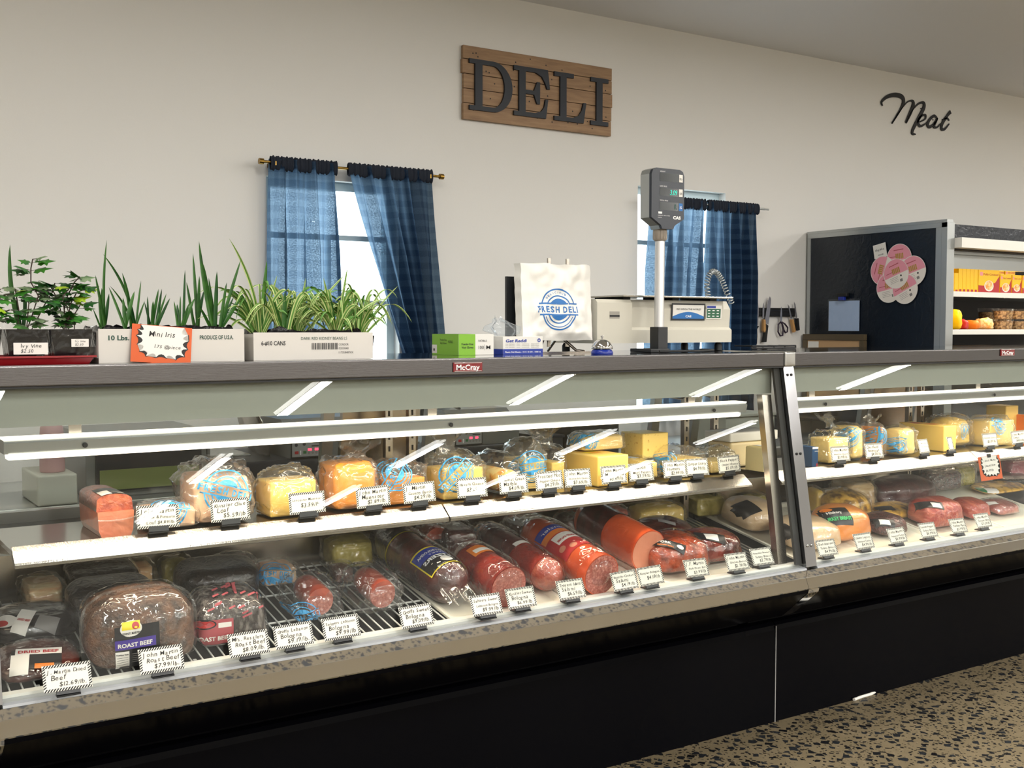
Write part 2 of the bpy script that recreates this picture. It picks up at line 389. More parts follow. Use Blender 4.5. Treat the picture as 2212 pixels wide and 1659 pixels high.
def curtain(label, xt0, xt1, fb, ztop, zb, seed, folds, yo=0.075):
    """gathered panel hung from the rod; fb(v) gives left and right edge at height fraction v (0 = top)"""
    rnd = random.Random(seed); t = thing('curtain', label, 'curtain', ((xt0 + xt1) / 2, WY - yo, zb), 'blue gingham curtains')
    ph = [rnd.uniform(0, 6.28) for _ in range(6)]
    def surf(u, v, g=1.0):
        a, c = fb(v); x = a + (c - a) * u
        amp = 0.012 + 0.022 * min(1, v * 3)
        d = amp * (math.sin(2 * PI * folds * u + ph[0] + 0.8 * math.sin(3 * v + ph[1])) + 0.55 * math.sin(2 * PI * folds * 1.73 * u + ph[2] + 1.2 * v)) * g
        x += 0.006 * math.sin(2 * PI * folds * u * 1.3 + ph[3] + 2 * v) * v
        return Vector((x, WY - yo + d, ztop - v * (ztop - zb)))
    k = MB(); nu, nv = 110, 60; k.sheet(lambda u, v: surf(u, v), nu, nv, GING)
    o = k.build('fabric_panel', t); me = o.data
    uvl = me.uv_layers.new(name='UVMap'); wid = (xt1 - xt0) * 1.55; hgt = ztop - zb
    for p in me.polygons:
        for li in p.loop_indices:
            vi = me.loops[li].vertex_index; uvl.data[li].uv = ((vi % (nu + 1)) / nu * wid, (vi // (nu + 1)) / nv * hgt)
    h = MB(); rr = 0.019
    def hd(u, v):
        a = PI * 2 * v; rf = 0.0022 * math.sin(2 * PI * folds * 3.7 * u + ph[4]) + 0.0016 * math.sin(2 * PI * folds * 6.3 * u + ph[5])
        return Vector((xt0 + (xt1 - xt0) * u, WY - yo + math.sin(a) * (0.012 + rf), ztop + 0.004 - 0.022 + math.cos(a) * (0.028 + rf)))
    h.sheet(hd, 120, 16, HEMM); h.build('rod_pocket', t)
    return t
L1 = lambda v: (1.628 - .02 * v, 1.912 + .03 * v * (1 - v) - 0.0 * v)
L2 = lambda v: (1.962 + 0.36 * max(0, v - .0) ** 1.15, 2.356 + .075 * v)
curtain('narrow blue gingham curtain panel on the left half of the left window', 1.628, 1.912, lambda v: (1.628 - .016 * v, 1.912 + .03 * min(1, v * 1.5)), 2.088, 0.98, 3, 4)
curtain('wide blue gingham curtain panel swept aside on the right half of the left window', 1.962, 2.356, L2, 2.088, 0.98, 5, 5)
curtain('blue gingham curtain panel behind the scale pole, left half of the right window', 3.60, 3.95, lambda v: (3.60 - .02 * v, 3.95 - .05 * v), 2.062, 0.98, 8, 5)
curtain('blue gingham curtain panel beside the knives, right half of the right window', 3.962, 4.326, lambda v: (3.962 + .0 * v, 4.326 - .01 * v), 2.062, 0.98, 11, 6)
def rod(label, x0, x1, z, fin):
    t = thing('curtain_rod', label, 'curtain rod', ((x0 + x1) / 2, WY - .075, z - .01))
    k = MB(); k.tube([(x0, WY - .075, z), (x1, WY - .075, z)], 0.006, BRASS if fin else ALU, 10); k.build('rod', t)
    for x, s in ((x0, -1), (x1, 1)):
        k = MB()
        if fin: k.tube([(x, WY - .075, z), (x + s * .018, WY - .075, z)], 0.012, BRASS, 12)
        else: k.tube([(x, WY - .075, z), (x + s * .03, WY - .075, z)], 0.005, ALU, 10)
        k.build('finial', t)
        k = MB(); k.box(x - s * .05 - .006, x - s * .05 + .006, WY - .085, WY, z - .012, z + .004, BRASS if fin else ALU); k.build('bracket', t)
rod('brass curtain rod over the left window', 1.60, 2.395, 2.073, True)
rod('thin metal curtain rod over the right window, behind the scale display', 3.565, 4.37, 2.047, False)

# ---------------------------------------------------------------- deli sign
PLANK = mat('stained_pine', C(164, 132, 98), 0.6, col2=C(134, 104, 76), scale=3.0, stretch=(2.5, 1, 22), lo=0.3, hi=0.7, bump=0.12, bscale=14)
LETT = mat('painted_black_letter', C(24, 30, 40), 0.55)
sx0, sx1, sz0, sz1 = 2.547, 3.381, 2.343, 2.669
t = thing('deli_sign', 'wooden plank wall sign with black serif letters reading DELI', 'sign', ((sx0 + sx1) / 2, WY - .03, sz0))
zs = [sz1, 2.609, 2.545, 2.480, 2.416, sz0]
for i in range(5):
    k = MB(); dx = [0, -.004, .003, .002, .0][i]
    k.box(sx0 + dx, sx1 + [0, 0, .003, -.002, -.004][i], WY - .022, WY - .004, zs[i + 1] + .0014, zs[i] - .0014, PLANK, 0.0015)
    for q in range(7):
        a = random.uniform(sx0 + .02, sx1 - .02); c = random.uniform(zs[i + 1] + .012, zs[i] - .012)
        disc(k, frame((a, WY - .0222, c), (1, 0, 0), (0, 0, 1)), 0, 0, .0035, BLKPRINT, n=8, w=0.0004)
    k.build('plank', t)
for a in (sx0 + .03, sx1 - .07): box_part('batten', t, PLANK, a, a + .04, WY - .004, WY, sz0 + .02, sz1 - .02)
fs = frame((sx0, WY - .0225, sz0), (1, 0, 0), (0, 0, 1)); LH = 0.224; LZ = 0.044
def arcp(cx, cy, rx, ry, a0, a1, n=14): return [(cx + rx * math.cos(math.radians(a0 + (a1 - a0) * i / n)), cy + ry * math.sin(math.radians(a0 + (a1 - a0) * i / n))) for i in range(n + 1)]
def letter(name, polys, ox):
    k = MB()
    for p in polys: k.poly([(ox + a, LZ + b) for a, b in p], fs, LETT, 0.010)
    k.build('letter', t)
H = LH; s_ = .020
# D
letter('D', [[(.026, s_), (.064, s_), (.064, H - s_), (.026, H - s_)], [(-.004, 0), (.12, 0), (.12, s_), (-.004, s_)], [(-.004, H - s_), (.12, H - s_), (.12, H), (-.004, H)],
    arcp(.12, H / 2, .104, H / 2, -90, 90, 20) + arcp(.12, H / 2, .062, H / 2 - s_, 90, -90, 20)], .03)
# E
letter('E', [[(.028, s_), (.064, s_), (.064, H - s_), (.028, H - s_)], [(0, 0), (.178, 0), (.178, s_), (0, s_)], [(0, H - s_), (.188, H - s_), (.188, H), (0, H)],
    [(.188, H), (.200, H - .088), (.185, H - .088)] + [(.172, H - .06), (.155, H - .035), (.12, H - s_), (.188, H - s_)],
    [(.178, 0), (.190, .088), (.175, .088), (.168, .052), (.15, .030), (.118, s_), (.178, s_)],
    [(.064, H / 2 - .009), (.112, H / 2 - .009), (.112, H / 2 + .009), (.064, H / 2 + .009)], [(.112, H / 2 - .012), (.128, H / 2 - .05), (.144, H / 2 - .05), (.144, H / 2 + .05), (.128, H / 2 + .05), (.112, H / 2 + .012)]], .262)
# L
letter('L', [[(.034, s_), (.070, s_), (.070, H - s_), (.034, H - s_)], [(0, 0), (.17, 0), (.17, s_), (0, s_)], [(0, H - s_), (.112, H - s_), (.112, H), (0, H)],
    [(.17, 0), (.186, .096), (.17, .096), (.160, .06), (.142, .034), (.108, s_), (.17, s_)]], .487)
# I
letter('I', [[(.034, s_), (.070, s_), (.070, H - s_), (.034, H - s_)], [(0, 0), (.106, 0), (.106, s_), (0, s_)], [(0, H - s_), (.106, H - s_), (.106, H), (0, H)]], .700)

# ---------------------------------------------------------------- "Meat" wall lettering (metal script)
def stroke(mb, pts, ws, mt, th=0.004, yb=WY - .008):
    """brush stroke through points on the wall; ws = widths"""
    P = []; Wd = []
    n = len(pts)
    for i in range(n - 1):
        p0, p1, p2, p3 = pts[max(i - 1, 0)], pts[i], pts[i + 1], pts[min(i + 2, n - 1)]
        for j in range(8):
            s = j / 8; f = lambda a, b, c, d: 0.5 * (2 * b + (c - a) * s + (2 * a - 5 * b + 4 * c - d) * s * s + (3 * b - a - 3 * c + d) * s ** 3)
            P.append((f(p0[0], p1[0], p2[0], p3[0]), f(p0[1], p1[1], p2[1], p3[1]))); Wd.append(ws[i] + (ws[i + 1] - ws[i]) * s)
    P.append(pts[-1]); Wd.append(ws[-1]); l = []; r = []
    for i, p in enumerate(P):
        a = P[max(i - 1, 0)]; c = P[min(i + 1, len(P) - 1)]; dx, dz = c[0] - a[0], c[1] - a[1]; d = math.hypot(dx, dz) or 1
        l.append((p[0] - dz / d * Wd[i] / 2, p[1] + dx / d * Wd[i] / 2)); r.append((p[0] + dz / d * Wd[i] / 2, p[1] - dx / d * Wd[i] / 2))
    m_ = len(P); vs = []
    for yy in (yb, yb + th): vs += [(a[0], yy, a[1]) for a in l] + [(a[0], yy, a[1]) for a in r]
    fsx = []
    for i in range(m_ - 1):
        fsx += [(i, i + 1, m_ + i + 1, m_ + i), (2 * m_ + i, 3 * m_ + i, 3 * m_ + i + 1, 2 * m_ + i + 1), (i, 2 * m_ + i, 2 * m_ + i + 1, i + 1), (m_ + i, m_ + i + 1, 3 * m_ + i + 1, 3 * m_ + i)]
    mb.add(vs, fsx, mt)
def wp(x, y):
    p = at(1852 + x / 6.144, 120 + y / 6.144, y=WY - .008); return (p.x, p.z)
t = thing('wall_lettering', 'black script lettering reading Meat on the wall under the ceiling', 'lettering', (5.7, WY - .008, 2.6))
k = MB(); u_ = 0.0044
for pts, ws in [
    ([(335, 665), (325, 610), (400, 545), (500, 522), (590, 545), (615, 610), (570, 720), (460, 900)], [2, 4, 6, 8, 8, 7, 4, 2]),
    ([(460, 900), (560, 740), (660, 620), (730, 600), (745, 650), (700, 770), (645, 890)], [1.5, 2, 2, 4, 7, 7, 4]),
    ([(645, 890), (720, 740), (810, 640), (880, 625), (885, 690), (820, 820), (740, 980), (735, 1035), (775, 1045)], [1.5, 2, 3, 5, 7, 7, 6, 5, 2]),
    ([(830, 880), (900, 840), (905, 790), (850, 800), (805, 870), (835, 935), (910, 900), (935, 870)], [2, 3, 4, 4, 6, 5, 2, 2]),
    ([(1060, 830), (1020, 800), (960, 850), (935, 920), (970, 945), (1040, 880), (1065, 830), (1030, 900), (1020, 945), (1060, 950), (1110, 900)], [3, 5, 5, 6, 5, 3, 3, 6, 5, 3, 2]),
    ([(1240, 745), (1200, 790), (1130, 900), (1120, 970), (1160, 975), (1220, 905)], [7, 5, 6, 6, 4, 2]),
    ([(1130, 850), (1190, 830), (1220, 860)], [2, 3, 2])]:
    stroke(k, [wp(*p) for p in pts], [a * u_ * .78 for a in ws], BLKPRINT)
k.build('script_letters', t)
for q in ((540, 540), (850, 700), (1010, 850)):
    p = wp(*q); box_part('standoff', t, BLKPRINT, p[0] - .003, p[0] + .003, WY - .005, WY, p[1] - .003, p[1] + .003)

# ---------------------------------------------------------------- ceiling lamps (their reflections show in the case glass)
for j, y in enumerate(LAMPY):
    for i, x in enumerate(LAMPX):
        row = ['rearmost row', 'fourth row', 'third row', 'second row', 'row over the cases'][j]
        t = thing('ceiling_light', 'long white ceiling light, %s, %s from the left, mirrored in the glass' % (row, ['first', 'second', 'third', 'fourth', 'fifth', 'sixth'][i]), 'ceiling light', (x, y, 2.853), 'long ceiling lights')
        box_part('housing', t, WHITE, x - .07, x + .07, y - .62, y + .62, 2.885, 2.915)
        for s in (-1, 1):
            k = MB(); k.prism([(x + s * .042 + .022 * math.cos(a * PI / 8), 2.884 - .022 * math.sin(a * PI / 8)) for a in range(9)], y - .6, y + .6, LENS, 'y', True); k.build('lens', t)
# ---------------------------------------------------------------- glass fronted service cases
G0 = (2.505, 0.632); G1 = (2.618, 1.290); GS = (G1[0] - G0[0]) / (G1[1] - G0[1])
def gy(z): return G0[0] + (z - G0[1]) * GS
def deckz(y): return 0.628 + 0.195 * (y - 2.55)
SHZ = 0.914
BACKP = mat('black_case_back', C(30, 31, 33), 0.5)
def case(x0, x1, label, left_end, badge_px, splits, lamp):
    t = thing('deli_case', label, 'display case', ((x0 + x1) / 2, 2.95, 0), 'glass fronted service cases')
    k = MB()   # lower black panel with rolled top edge
    prof = [(2.777, 0), (2.777, .335), (2.781, .352), (2.79, .362), (2.81, .366), (3.36, .366), (3.36, 0)]
    k.prism(prof, x0 - (0 if left_end else -.109), x1 + (.156 if left_end else 0), BLACK); k.build('lower_panel', t)
    k = MB(); k.prism([(2.487, .560), (2.490, .548), (2.56, .485), (2.60, .450), (2.62, .442), (2.80, .442), (2.80, .560)], x0, x1, BLACK, smooth=False); k.build('fascia', t)
    k = MB(); k.box(x0, x1, 2.81, 3.36, .3665, .4415, BLACK); k.box(x0, x1, 2.801, 3.36, .4425, .560, BACKP); k.build('body', t)
    k = MB()   # chrome bumper: upright strip, then a strip flared outward
    k.prism([(2.494, .623), (2.499, .598), (2.4985, .596), (2.485, .564), (2.487, .5605), (2.60, .5605), (2.60, .6)], x0, x1, CHROME); k.build('bumper', t)
    k = MB(); k.prism([(2.494, .6235), (2.496, .629), (2.506, .6315), (2.530, .6335), (2.530, .6235)], x0, x1, mat('grey_rail', C(150, 154, 158), .35) if 'grey_rail' not in MATS else MATS['grey_rail'])
    k.prism([(2.5305, .6235), (2.5305, .640), (2.556, .640), (2.556, .6235)], x0, x1, WHITE); k.build('glass_rail', t)
    k = MB(); th = 0.006   # front glass
    k.prism([(G0[0] + .001, G0[1]), G1, (G1[0] + th, G1[1]), (G0[0] + .001 + th, G0[1])], x0 + .002, x1 - .002, GLASS); k.build('front_glass', t)
    k = MB(); k.box(x0, x1, 2.606, 3.20, 1.291, 1.336, STEEL, 0.003); k.box(x0 + .002, x1 - .002, 2.612, 3.195, 1.3362, 1.3372, TOPSTEEL); k.build('counter_top', t)
    k = MB(); k.box(x0, x1, 2.607, 2.64, 1.286, 1.2905, RUBBER); k.build('gasket', t)
    k = MB(); k.box(x0 + .01, x1 - .01, 2.652, 2.662, 1.199, 1.2905, GREYP); k.box(x0 + .01, x1 - .01, 2.6625, 3.06, 1.278, 1.2905, INSTEEL); k.build('valance', t)
    # lamp under the canopy
    la, lb = lamp
    k = MB(); zl = 1.128
    k.prism([(2.648, zl + .036), (2.654, zl + .042), (2.715, zl + .042), (2.715, zl + .012), (2.654, zl + .012)], la, lb, ALU); o = k.build('lamp_housing', t)
    k = MB(); k.prism([(2.652, zl + .043), (2.652, zl + .047), (2.71, zl + .047), (2.71, zl + .043)], la, lb, TUBE); k.build('upper_lens', o)
    k = MB(); k.prism([(2.6495, zl + .0115), (2.650, zl + .002), (2.658, zl - .002), (2.70, zl - .002), (2.712, zl + .0115)], la + .01, lb - .03, TUBE); k.build('lower_lens', o)
    for x in (la + .17, (la + lb) / 2, lb - .15):
        k = MB(); k.lathe([(.006, 0), (.006, .002), (.004, .003)], (x, 2.6475, zl + .024), RUBBER, 12, mtx=Matrix.Rotation(PI / 2, 3, 'X')); k.build('screw', o)
    for x in (la + .16, (la + lb) / 2 - .03, lb - .2):
        k = MB(); k.box(x - .014, x + .014, 2.700, 2.703, zl + .047, 1.278, INSTEEL); k.build('lamp_bracket', t)
    k = MB(); k.tube([(lb - .32, 2.70, 1.20), (lb - .25, 2.69, 1.19), (lb - .2, 2.70, 1.215), (lb - .1, 2.72, 1.19)], .003, RUBBER, 6); k.build('lamp_wire', t); k = MB(); k.tube([((la + lb) / 2 - .1, 2.75, 1.26), ((la + lb) / 2 + .06, 2.70, 1.19)], .004, RUBBER, 6); k.build('lamp_wire', t)
    # shelf in two lengths
    for a, c in splits:
        k = MB(); k.box(a, c, 2.712, 3.03, SHZ - .012, SHZ, SHELFSTEEL); o = k.build('shelf', t)
        k = MB(); k.prism([(2.714, SHZ + .0085), (2.712, SHZ + .0085), (2.672, SHZ - .022), (2.668, SHZ - .027), (2.669, SHZ - .034), (2.675, SHZ - .036), (2.714, SHZ - .013), (2.712, SHZ - .0125)], a, c, LIP); k.build('shelf_lip', o)
        for x in (a + .012, c - .012):
            k = MB(); k.prism([(2.74, SHZ - .013), (3.03, SHZ - .013), (3.03, SHZ - .06), (2.80, SHZ - .025)], x - .003, x + .003, INSTEEL); k.build('shelf_arm', o)
    # rear: slotted uprights, lower rear wall, doors, deck
    xm = (x0 + x1) / 2
    for x in (x0 + .05, xm - .04, xm + .04, x1 - .045):
        k = MB(); k.box(x - .012, x + .012, 3.032, 3.052, .70, 1.277, INSTEEL)
        for i in range(14): k.box(x - .0028, x + .0028, 3.0305, 3.0318, .79 + i * .036, .806 + i * .036, RUBBER)
        k.build('upright', t)
    k = MB(); k.box(x0 + .01, x1 - .01, 3.085, 3.10, .70, .90, INSTEEL)
    for z in (.835, .855, .885): k.box(x0 + .01, x1 - .01, 3.074, 3.0845, z, z + .007, ALU)
    k.build('rear_duct', t)
    k = MB()
    dy = lambda z: 3.175 - (z - .92) * .16
    k.prism([(dy(.90), .90), (dy(.93), .93), (dy(.93) + .03, .93), (dy(.9) + .03, .9)], x0 + .01, x1 - .01, ALU)
    k.prism([(dy(1.262), 1.262), (dy(1.277), 1.277), (dy(1.277) + .03, 1.277), (dy(1.262) + .03, 1.262)], x0 + .01, x1 - .01, ALU)
    for x in (x0 + .06, xm - .19, xm + .17, x1 - .09):
        k.prism([(dy(.93), .93), (dy(1.262), 1.262), (dy(1.262) + .024, 1.262), (dy(.93) + .024, .93)], x - .018, x + .018, ALU)
    for x in (xm - .01,):
        k.prism([(dy(.93), .93), (dy(1.262), 1.262), (dy(1.262) + .02, 1.262), (dy(.93) + .02, .93)], x - .135, x + .135, INSTEEL)
    k.build('rear_door_frame', t)
    for a, c in ((x0 + .08, xm - .21), (xm + .19, x1 - .11)):
        k = MB(); k.prism([(dy(.93) + .008, .931), (dy(1.262) + .008, 1.261), (dy(1.262) + .013, 1.261), (dy(.93) + .013, .931)], a, c, GLASS); k.build('rear_door_glass', t)
    k = MB(); k.prism([(2.557, deckz(2.557) - .05), (3.084, deckz(3.084) - .03), (3.084, deckz(3.084) - .034), (2.557, deckz(2.557) - .054)], x0 + .01, x1 - .01, BACKP); k.build('deck_pan', t)
    k = MB(); k.box(x0 + .01, x1 - .01, 3.11, 3.36, .56, .90, BACKP); k.build('rear_body', t)
    # end posts
    def post(a, c, nm):
        k = MB(); e = .008
        k.prism([(G0[0] - e, G0[1]), (G1[0] - e, G1[1] + .0005), (G1[0] + .03, G1[1] + .0005), (G0[0] + .03, G0[1])], a, c, STEELP); o = k.build('end_post', t)
        for z in (1.262, 1.0, .70):
            for q in (-.009, .009):
                k = MB(); xx = (a + c) / 2 + q; k.lathe([(.0045, 0), (.0045, .002), (.002, .003)], (xx, gy(z) - e - .0005, z), RUBBER if z > .8 else CHROME, 10, mtx=Matrix.Rotation(PI / 2, 3, 'X')); k.build('post_screw', o)
        k = MB()
        k.prism([(2.4925, .6235), (2.4975, .598), (2.497, .596), (2.4835, .564), (2.4855, .5595), (2.4885, .5475), (2.56, .4835), (2.60, .4485), (2.62, .4405), (2.70, .4405), (2.70, .6235)], a, c, CHROME); k.build('trim_strap', t)
        k = MB(); k.box(a, c, 2.600, 3.0, 1.2905, 1.3395, TRIMST, 0.006, 3); k.build('top_joint_cover', t)
    if left_end: post(x0 - .05, x0, 'l')
    post(x1, x1 + .05, 'r')
    k = MB(); k.prism([(G0[0] + .008, G0[1] + .008), (G1[0] + .008, G1[1]), (G1[0] + .018, G1[1]), (G0[0] + .018, G0[1] + .008)], x1 - .030, x1 - .003, RUBBER); k.build('post_gasket', t)
    for a in (x1 - .075,):
        k = MB(); k.prism([(G0[0] + .045, .642), (gy(1.196) + .03, 1.196), (gy(1.196) + .055, 1.196), (G0[0] + .07, .642)], a, a + .042, INSTEEL); k.build('inner_frame', t)
    if left_end:
        k = MB(); k.prism([(2.54, .6), (2.64, 1.28), (3.15, 1.28), (3.15, .6)], x0 - .045, x0 - .035, INSTEEL); k.build('end_panel', t)
    # maker badge on the counter edge
    p = at(*badge_px, y=2.606); fb = frame((p.x, 2.6055, p.z), (1, 0, 0), (0, 0, 1))
    k = MB(); k.box(p.x - .046, p.x + .046, 2.602, 2.6058, p.z - .013, p.z + .013, REDB, 0.0015)
    text(k, 'McCray', frame((p.x, 2.6018, p.z), (1, 0, 0), (0, 0, 1)), 0, -.0075, .02, WHTPRINT, 'C', width=.074, bold=.02)
    for z in (-.0115, .0105): k.box(p.x - .043, p.x + .043, 2.6012, 2.6019, p.z + z, p.z + z + .0012, CHROME)
    k.build('badge', t)
    return t
STEELP = mat('post_steel', C(150, 150, 152), 0.16, 1.0)
TRIMST = mat('joint_cover_steel', C(190, 190, 188), 0.2, 1.0)
XS = 2.796
case(.363, XS, 'long glass-fronted steel deli case nearest the viewer, in the left of the view', True, (1009, 793), [(.42, 1.54), (1.545, 2.72)], (.40, 2.67))
case(XS + .051, 5.29, 'second glass-fronted steel deli case, beyond the joint post at the right', False, (2175, 761.5), [(2.86, 3.98), (3.985, 5.2)], (2.88, 5.2))
# light from the lamps in the cases
for a, c in ((.42, 2.6), (2.9, 5.15)):
    area('case_lamp_light', (a + c) / 2, 2.685, 1.123, c - a, .03, 6.0 * (c - a) / 2.2, (1.0, .84, .64), spread=2.9)
SEAM = mat('light_seam', C(150, 150, 150), .5)
o = tag(box_part('panel_seam_trim', None, SEAM, 2.952, 2.955, 2.774, 2.7765, 0.0, .350), 'thin pale vertical seam trim on the black lower panels', 'trim')
o = MB(); o.tube([at(1840, 1510, z=.006) + Vector((0, -.01, 0)), at(1862, 1505, z=.006), at(1880, 1500, z=.006), at(1893, 1493, z=.006)], .006, WHITE, 8)
tag(o.build('floor_cable'), 'short white cable end poking out under the black case front', 'cable')

# racks and trays on the deck
RODW = mat('white_coated_wire', C(222, 220, 214), 0.35)
def onz(y, dz=0): return deckz(y) + dz
k = MB(); rx0, rx1 = .39, 1.475
n = 42
for i in range(n):
    x = rx0 + (rx1 - rx0) * i / (n - 1); k.tube([(x, 2.562, onz(2.562, -.002)), (x, 3.05, onz(3.05, -.002))], .0022, RODW, 6)
for y in (2.575, 2.72, 2.88, 3.04): k.tube([(rx0, y, onz(y, -.0065)), (rx1, y, onz(y, -.0065))], .003, RODW, 6)
for x in (.45, .8, 1.1, 1.44):
    for y in (2.60, 3.0): k.box(x - .004, x + .004, y - .004, y + .004, onz(y) - .049 + (.0075 if y < 2.8 else -.0), onz(y, -.008), RODW)
tag(k.build('wire_rack'), 'white wire rack over the dark pan at the left end of the near case deck', 'rack')
TRAYM = mat('cream_tray_plastic', C(232, 226, 208), 0.3)
def tray(a, c, label):
    k = MB(); f = 0.012
    def P(x, y, dz): return (x, y, deckz(y) + dz)
    y0, y1 = 2.560, 3.06; r = .02
    def ring(ins, dz):
        pts = []
        for cx_, cy_, a0 in ((c - ins - r, y1 - ins - r, 0), (a + ins + r, y1 - ins - r, 90), (a + ins + r, y0 + ins + r, 180), (c - ins - r, y0 + ins + r, 270)):
            for q in range(5):
                an = math.radians(a0 + q * 22.5); pts.append(P(cx_ + r * math.cos(an), cy_ + r * math.sin(an), dz))
        return pts
    R = [ring(.0, -.002), ring(.0, .004), ring(.006, .006), ring(.014, .004), ring(.024, -.006)]; n_ = 20; vs = sum(R, [])
    fs_ = [(i * n_ + j, i * n_ + (j + 1) % n_, (i + 1) * n_ + (j + 1) % n_, (i + 1) * n_ + j) for i in range(4) for j in range(n_)]
    k.add(vs, fs_ + [tuple(range(4 * n_, 5 * n_))], TRAYM, False)
    return tag(k.build('display_tray'), label, 'tray', 'cream trays on the case decks')
tray(1.485, 1.87, 'cream tray under the long lebanon bologna chub'); tray(1.875, 2.245, 'cream tray under the cooked salami roll'); tray(2.25, 2.625, 'cream tray under the orange netted ham roll')
for a, c, l in ((2.845, 3.21, 'the two pale turkey breasts'), (3.215, 3.60, 'the hickory turkey and peppered turkey'), (3.605, 4.0, 'the glossy red ham roll'), (4.005, 4.4, 'the rightmost red hams')):
    tray(a, c, 'cream tray under ' + l)
k = MB()
for i in range(7):
    x = 2.638 + i * .021; k.add([(x, 2.56, deckz(2.56)), (x + .009, 2.56, deckz(2.56)), (x + .009, 3.07, deckz(3.07)), (x, 3.07, deckz(3.07)), (x, 2.56, deckz(2.56) - .008), (x + .009, 2.56, deckz(2.56) - .008), (x + .009, 3.07, deckz(3.07) - .008), (x, 3.07, deckz(3.07) - .008)], [(0, 1, 2, 3), (7, 6, 5, 4), (0, 4, 5, 1), (1, 5, 6, 2), (2, 6, 7, 3), (3, 7, 4, 0)], ALU)
k.box(2.63, 2.79, 2.565, 2.575, deckz(2.57) - .014, deckz(2.57) - .0085, ALU); k.box(2.63, 2.79, 3.05, 3.06, deckz(3.055) - .014, deckz(3.055) - .0085, ALU)
tag(k.build('vent_grille'), 'slatted metal air grille running front to back at the case joint', 'grille')
# ---------------------------------------------------------------- things on the counter top
CT = 1.3375
CARD = mat('white_cardboard', C(206, 202, 196), 0.7, bump=0.05, bscale=30)
CARDIN = mat('brown_cardboard', C(120, 96, 74), 0.85)
BLKWRAP = mat('black_plastic_wrap', C(12, 12, 15), 0.2, bump=0.9, bscale=45, spec=.25)
SOIL = mat('potting_soil', C(38, 28, 22), 0.95, bump=0.6, bscale=150)
LEAF = mat('iris_leaf', C(60, 112, 34), 0.45, col2=C(30, 78, 28), scale=30, lo=.3, hi=.7)
LEAFD = mat('dark_leaf', C(22, 62, 28), 0.4, col2=C(34, 88, 30), scale=25)
STRIPE = mat('spider_leaf_margin', C(176, 190, 120), 0.45); SPID = mat('spider_leaf', C(78, 128, 44), 0.45)
IVY1 = mat('ivy_leaf', C(58, 120, 34), 0.4, col2=C(30, 86, 32), scale=40, lo=.35, hi=.65); IVY2 = mat('ivy_leaf_variegated', C(134, 150, 118), 0.45, col2=C(60, 98, 52), scale=60)
IVY3 = mat('ivy_leaf_young', C(150, 182, 40), 0.4); STEMM = mat('woody_stem', C(58, 42, 34), 0.7)
REDTR = mat('red_tray_plastic', C(142, 16, 24), 0.3); ORNG = mat('orange_card', C(205, 88, 34), 0.6); PAPER = mat('white_paper', C(226, 224, 218), 0.7)
GREENP = mat('dark_green_print', C(20, 66, 52), 0.6); CLEARF = glassmat('clear_film', (0.96, 0.96, 0.96), 1.0, rough=0.06, milky=0.03, crinkle=0.9, cscale=26)
FILMW = glassmat('milky_film', (0.95, 0.97, 0.99), 1.0, rough=0.1, milky=0.30, milkcol=(0.8, 0.88, 0.95, 1), crinkle=1.0, cscale=14)
def ux(px, y, py=740): return at(px, py, y=y).x
def uz(py, y, px=1000): return at(px, py, y=y).z

def blade(mb, base, tip, w, mt, bow=(0, 0, 0), n=12, fold=0.25, mt2=None, face=None):
    """strap leaf along a bent line, wide low down, pointed at the tip"""
    b = Vector(base); t = Vector(tip); bow = Vector(bow); side0 = Vector(face) if face else Vector((0.84, -0.5, 0)); prev = None
    rows = []
    for i in range(n + 1):
        s = i / n; p = b.lerp(t, s) + bow * (4 * s * (1 - s)); s2 = min(1, s + .02); q = b.lerp(t, s2) + bow * (4 * s2 * (1 - s2))
        d = (q - p) if s < 1 else (t - b); d = d.normalized() if d.length > 1e-9 else Vector((0, 0, 1))
        sd = side0 - d * side0.dot(d); sd = sd.normalized() if sd.length > 1e-4 else Vector((1, 0, 0)); nr = d.cross(sd)
        ww = w * (0.75 + 0.5 * s) * max(0.0, 1 - s ** 3.2) ** 0.8 * .5
        rows.append((p - sd * ww, p - sd * ww * .4 + nr * ww * fold, p + sd * ww * .4 + nr * ww * fold, p + sd * ww))
    vs = [q for r in rows for q in r]
    for c in range(3):
        m_ = (mt2 if (mt2 and c != 1) else mt)
        mb.add(vs, [(i * 4 + c, i * 4 + c + 1, i * 4 + c + 5, i * 4 + c + 4) for i in range(n)], m_, True)
def pot(t, x, y, z, w, h, wrap=True):
    k = MB(); a = w / 2
    vs = [(x + sx * a * f, y + sy * a * f, z + zz) for zz, f in ((0, .82), (h, 1.0), (h, .92), (h - .012, .90)) for sx, sy in ((-1, -1), (1, -1), (1, 1), (-1, 1))]
    fs = [(i * 4 + j, i * 4 + (j + 1) % 4, i * 4 + 4 + (j + 1) % 4, i * 4 + 4 + j) for i in range(3) for j in range(4)] + [(3, 2, 1, 0)]
    k.add(vs, fs, BLKWRAP); k.build('pot', t)
    k = MB(); b_ = a * .89; k.add([(x - b_, y - b_, z + h - .0125), (x + b_, y - b_, z + h - .0125), (x + b_, y + b_, z + h - .0125), (x - b_, y + b_, z + h - .0125)], [(0, 1, 2, 3)], SOIL); k.build('soil', t)

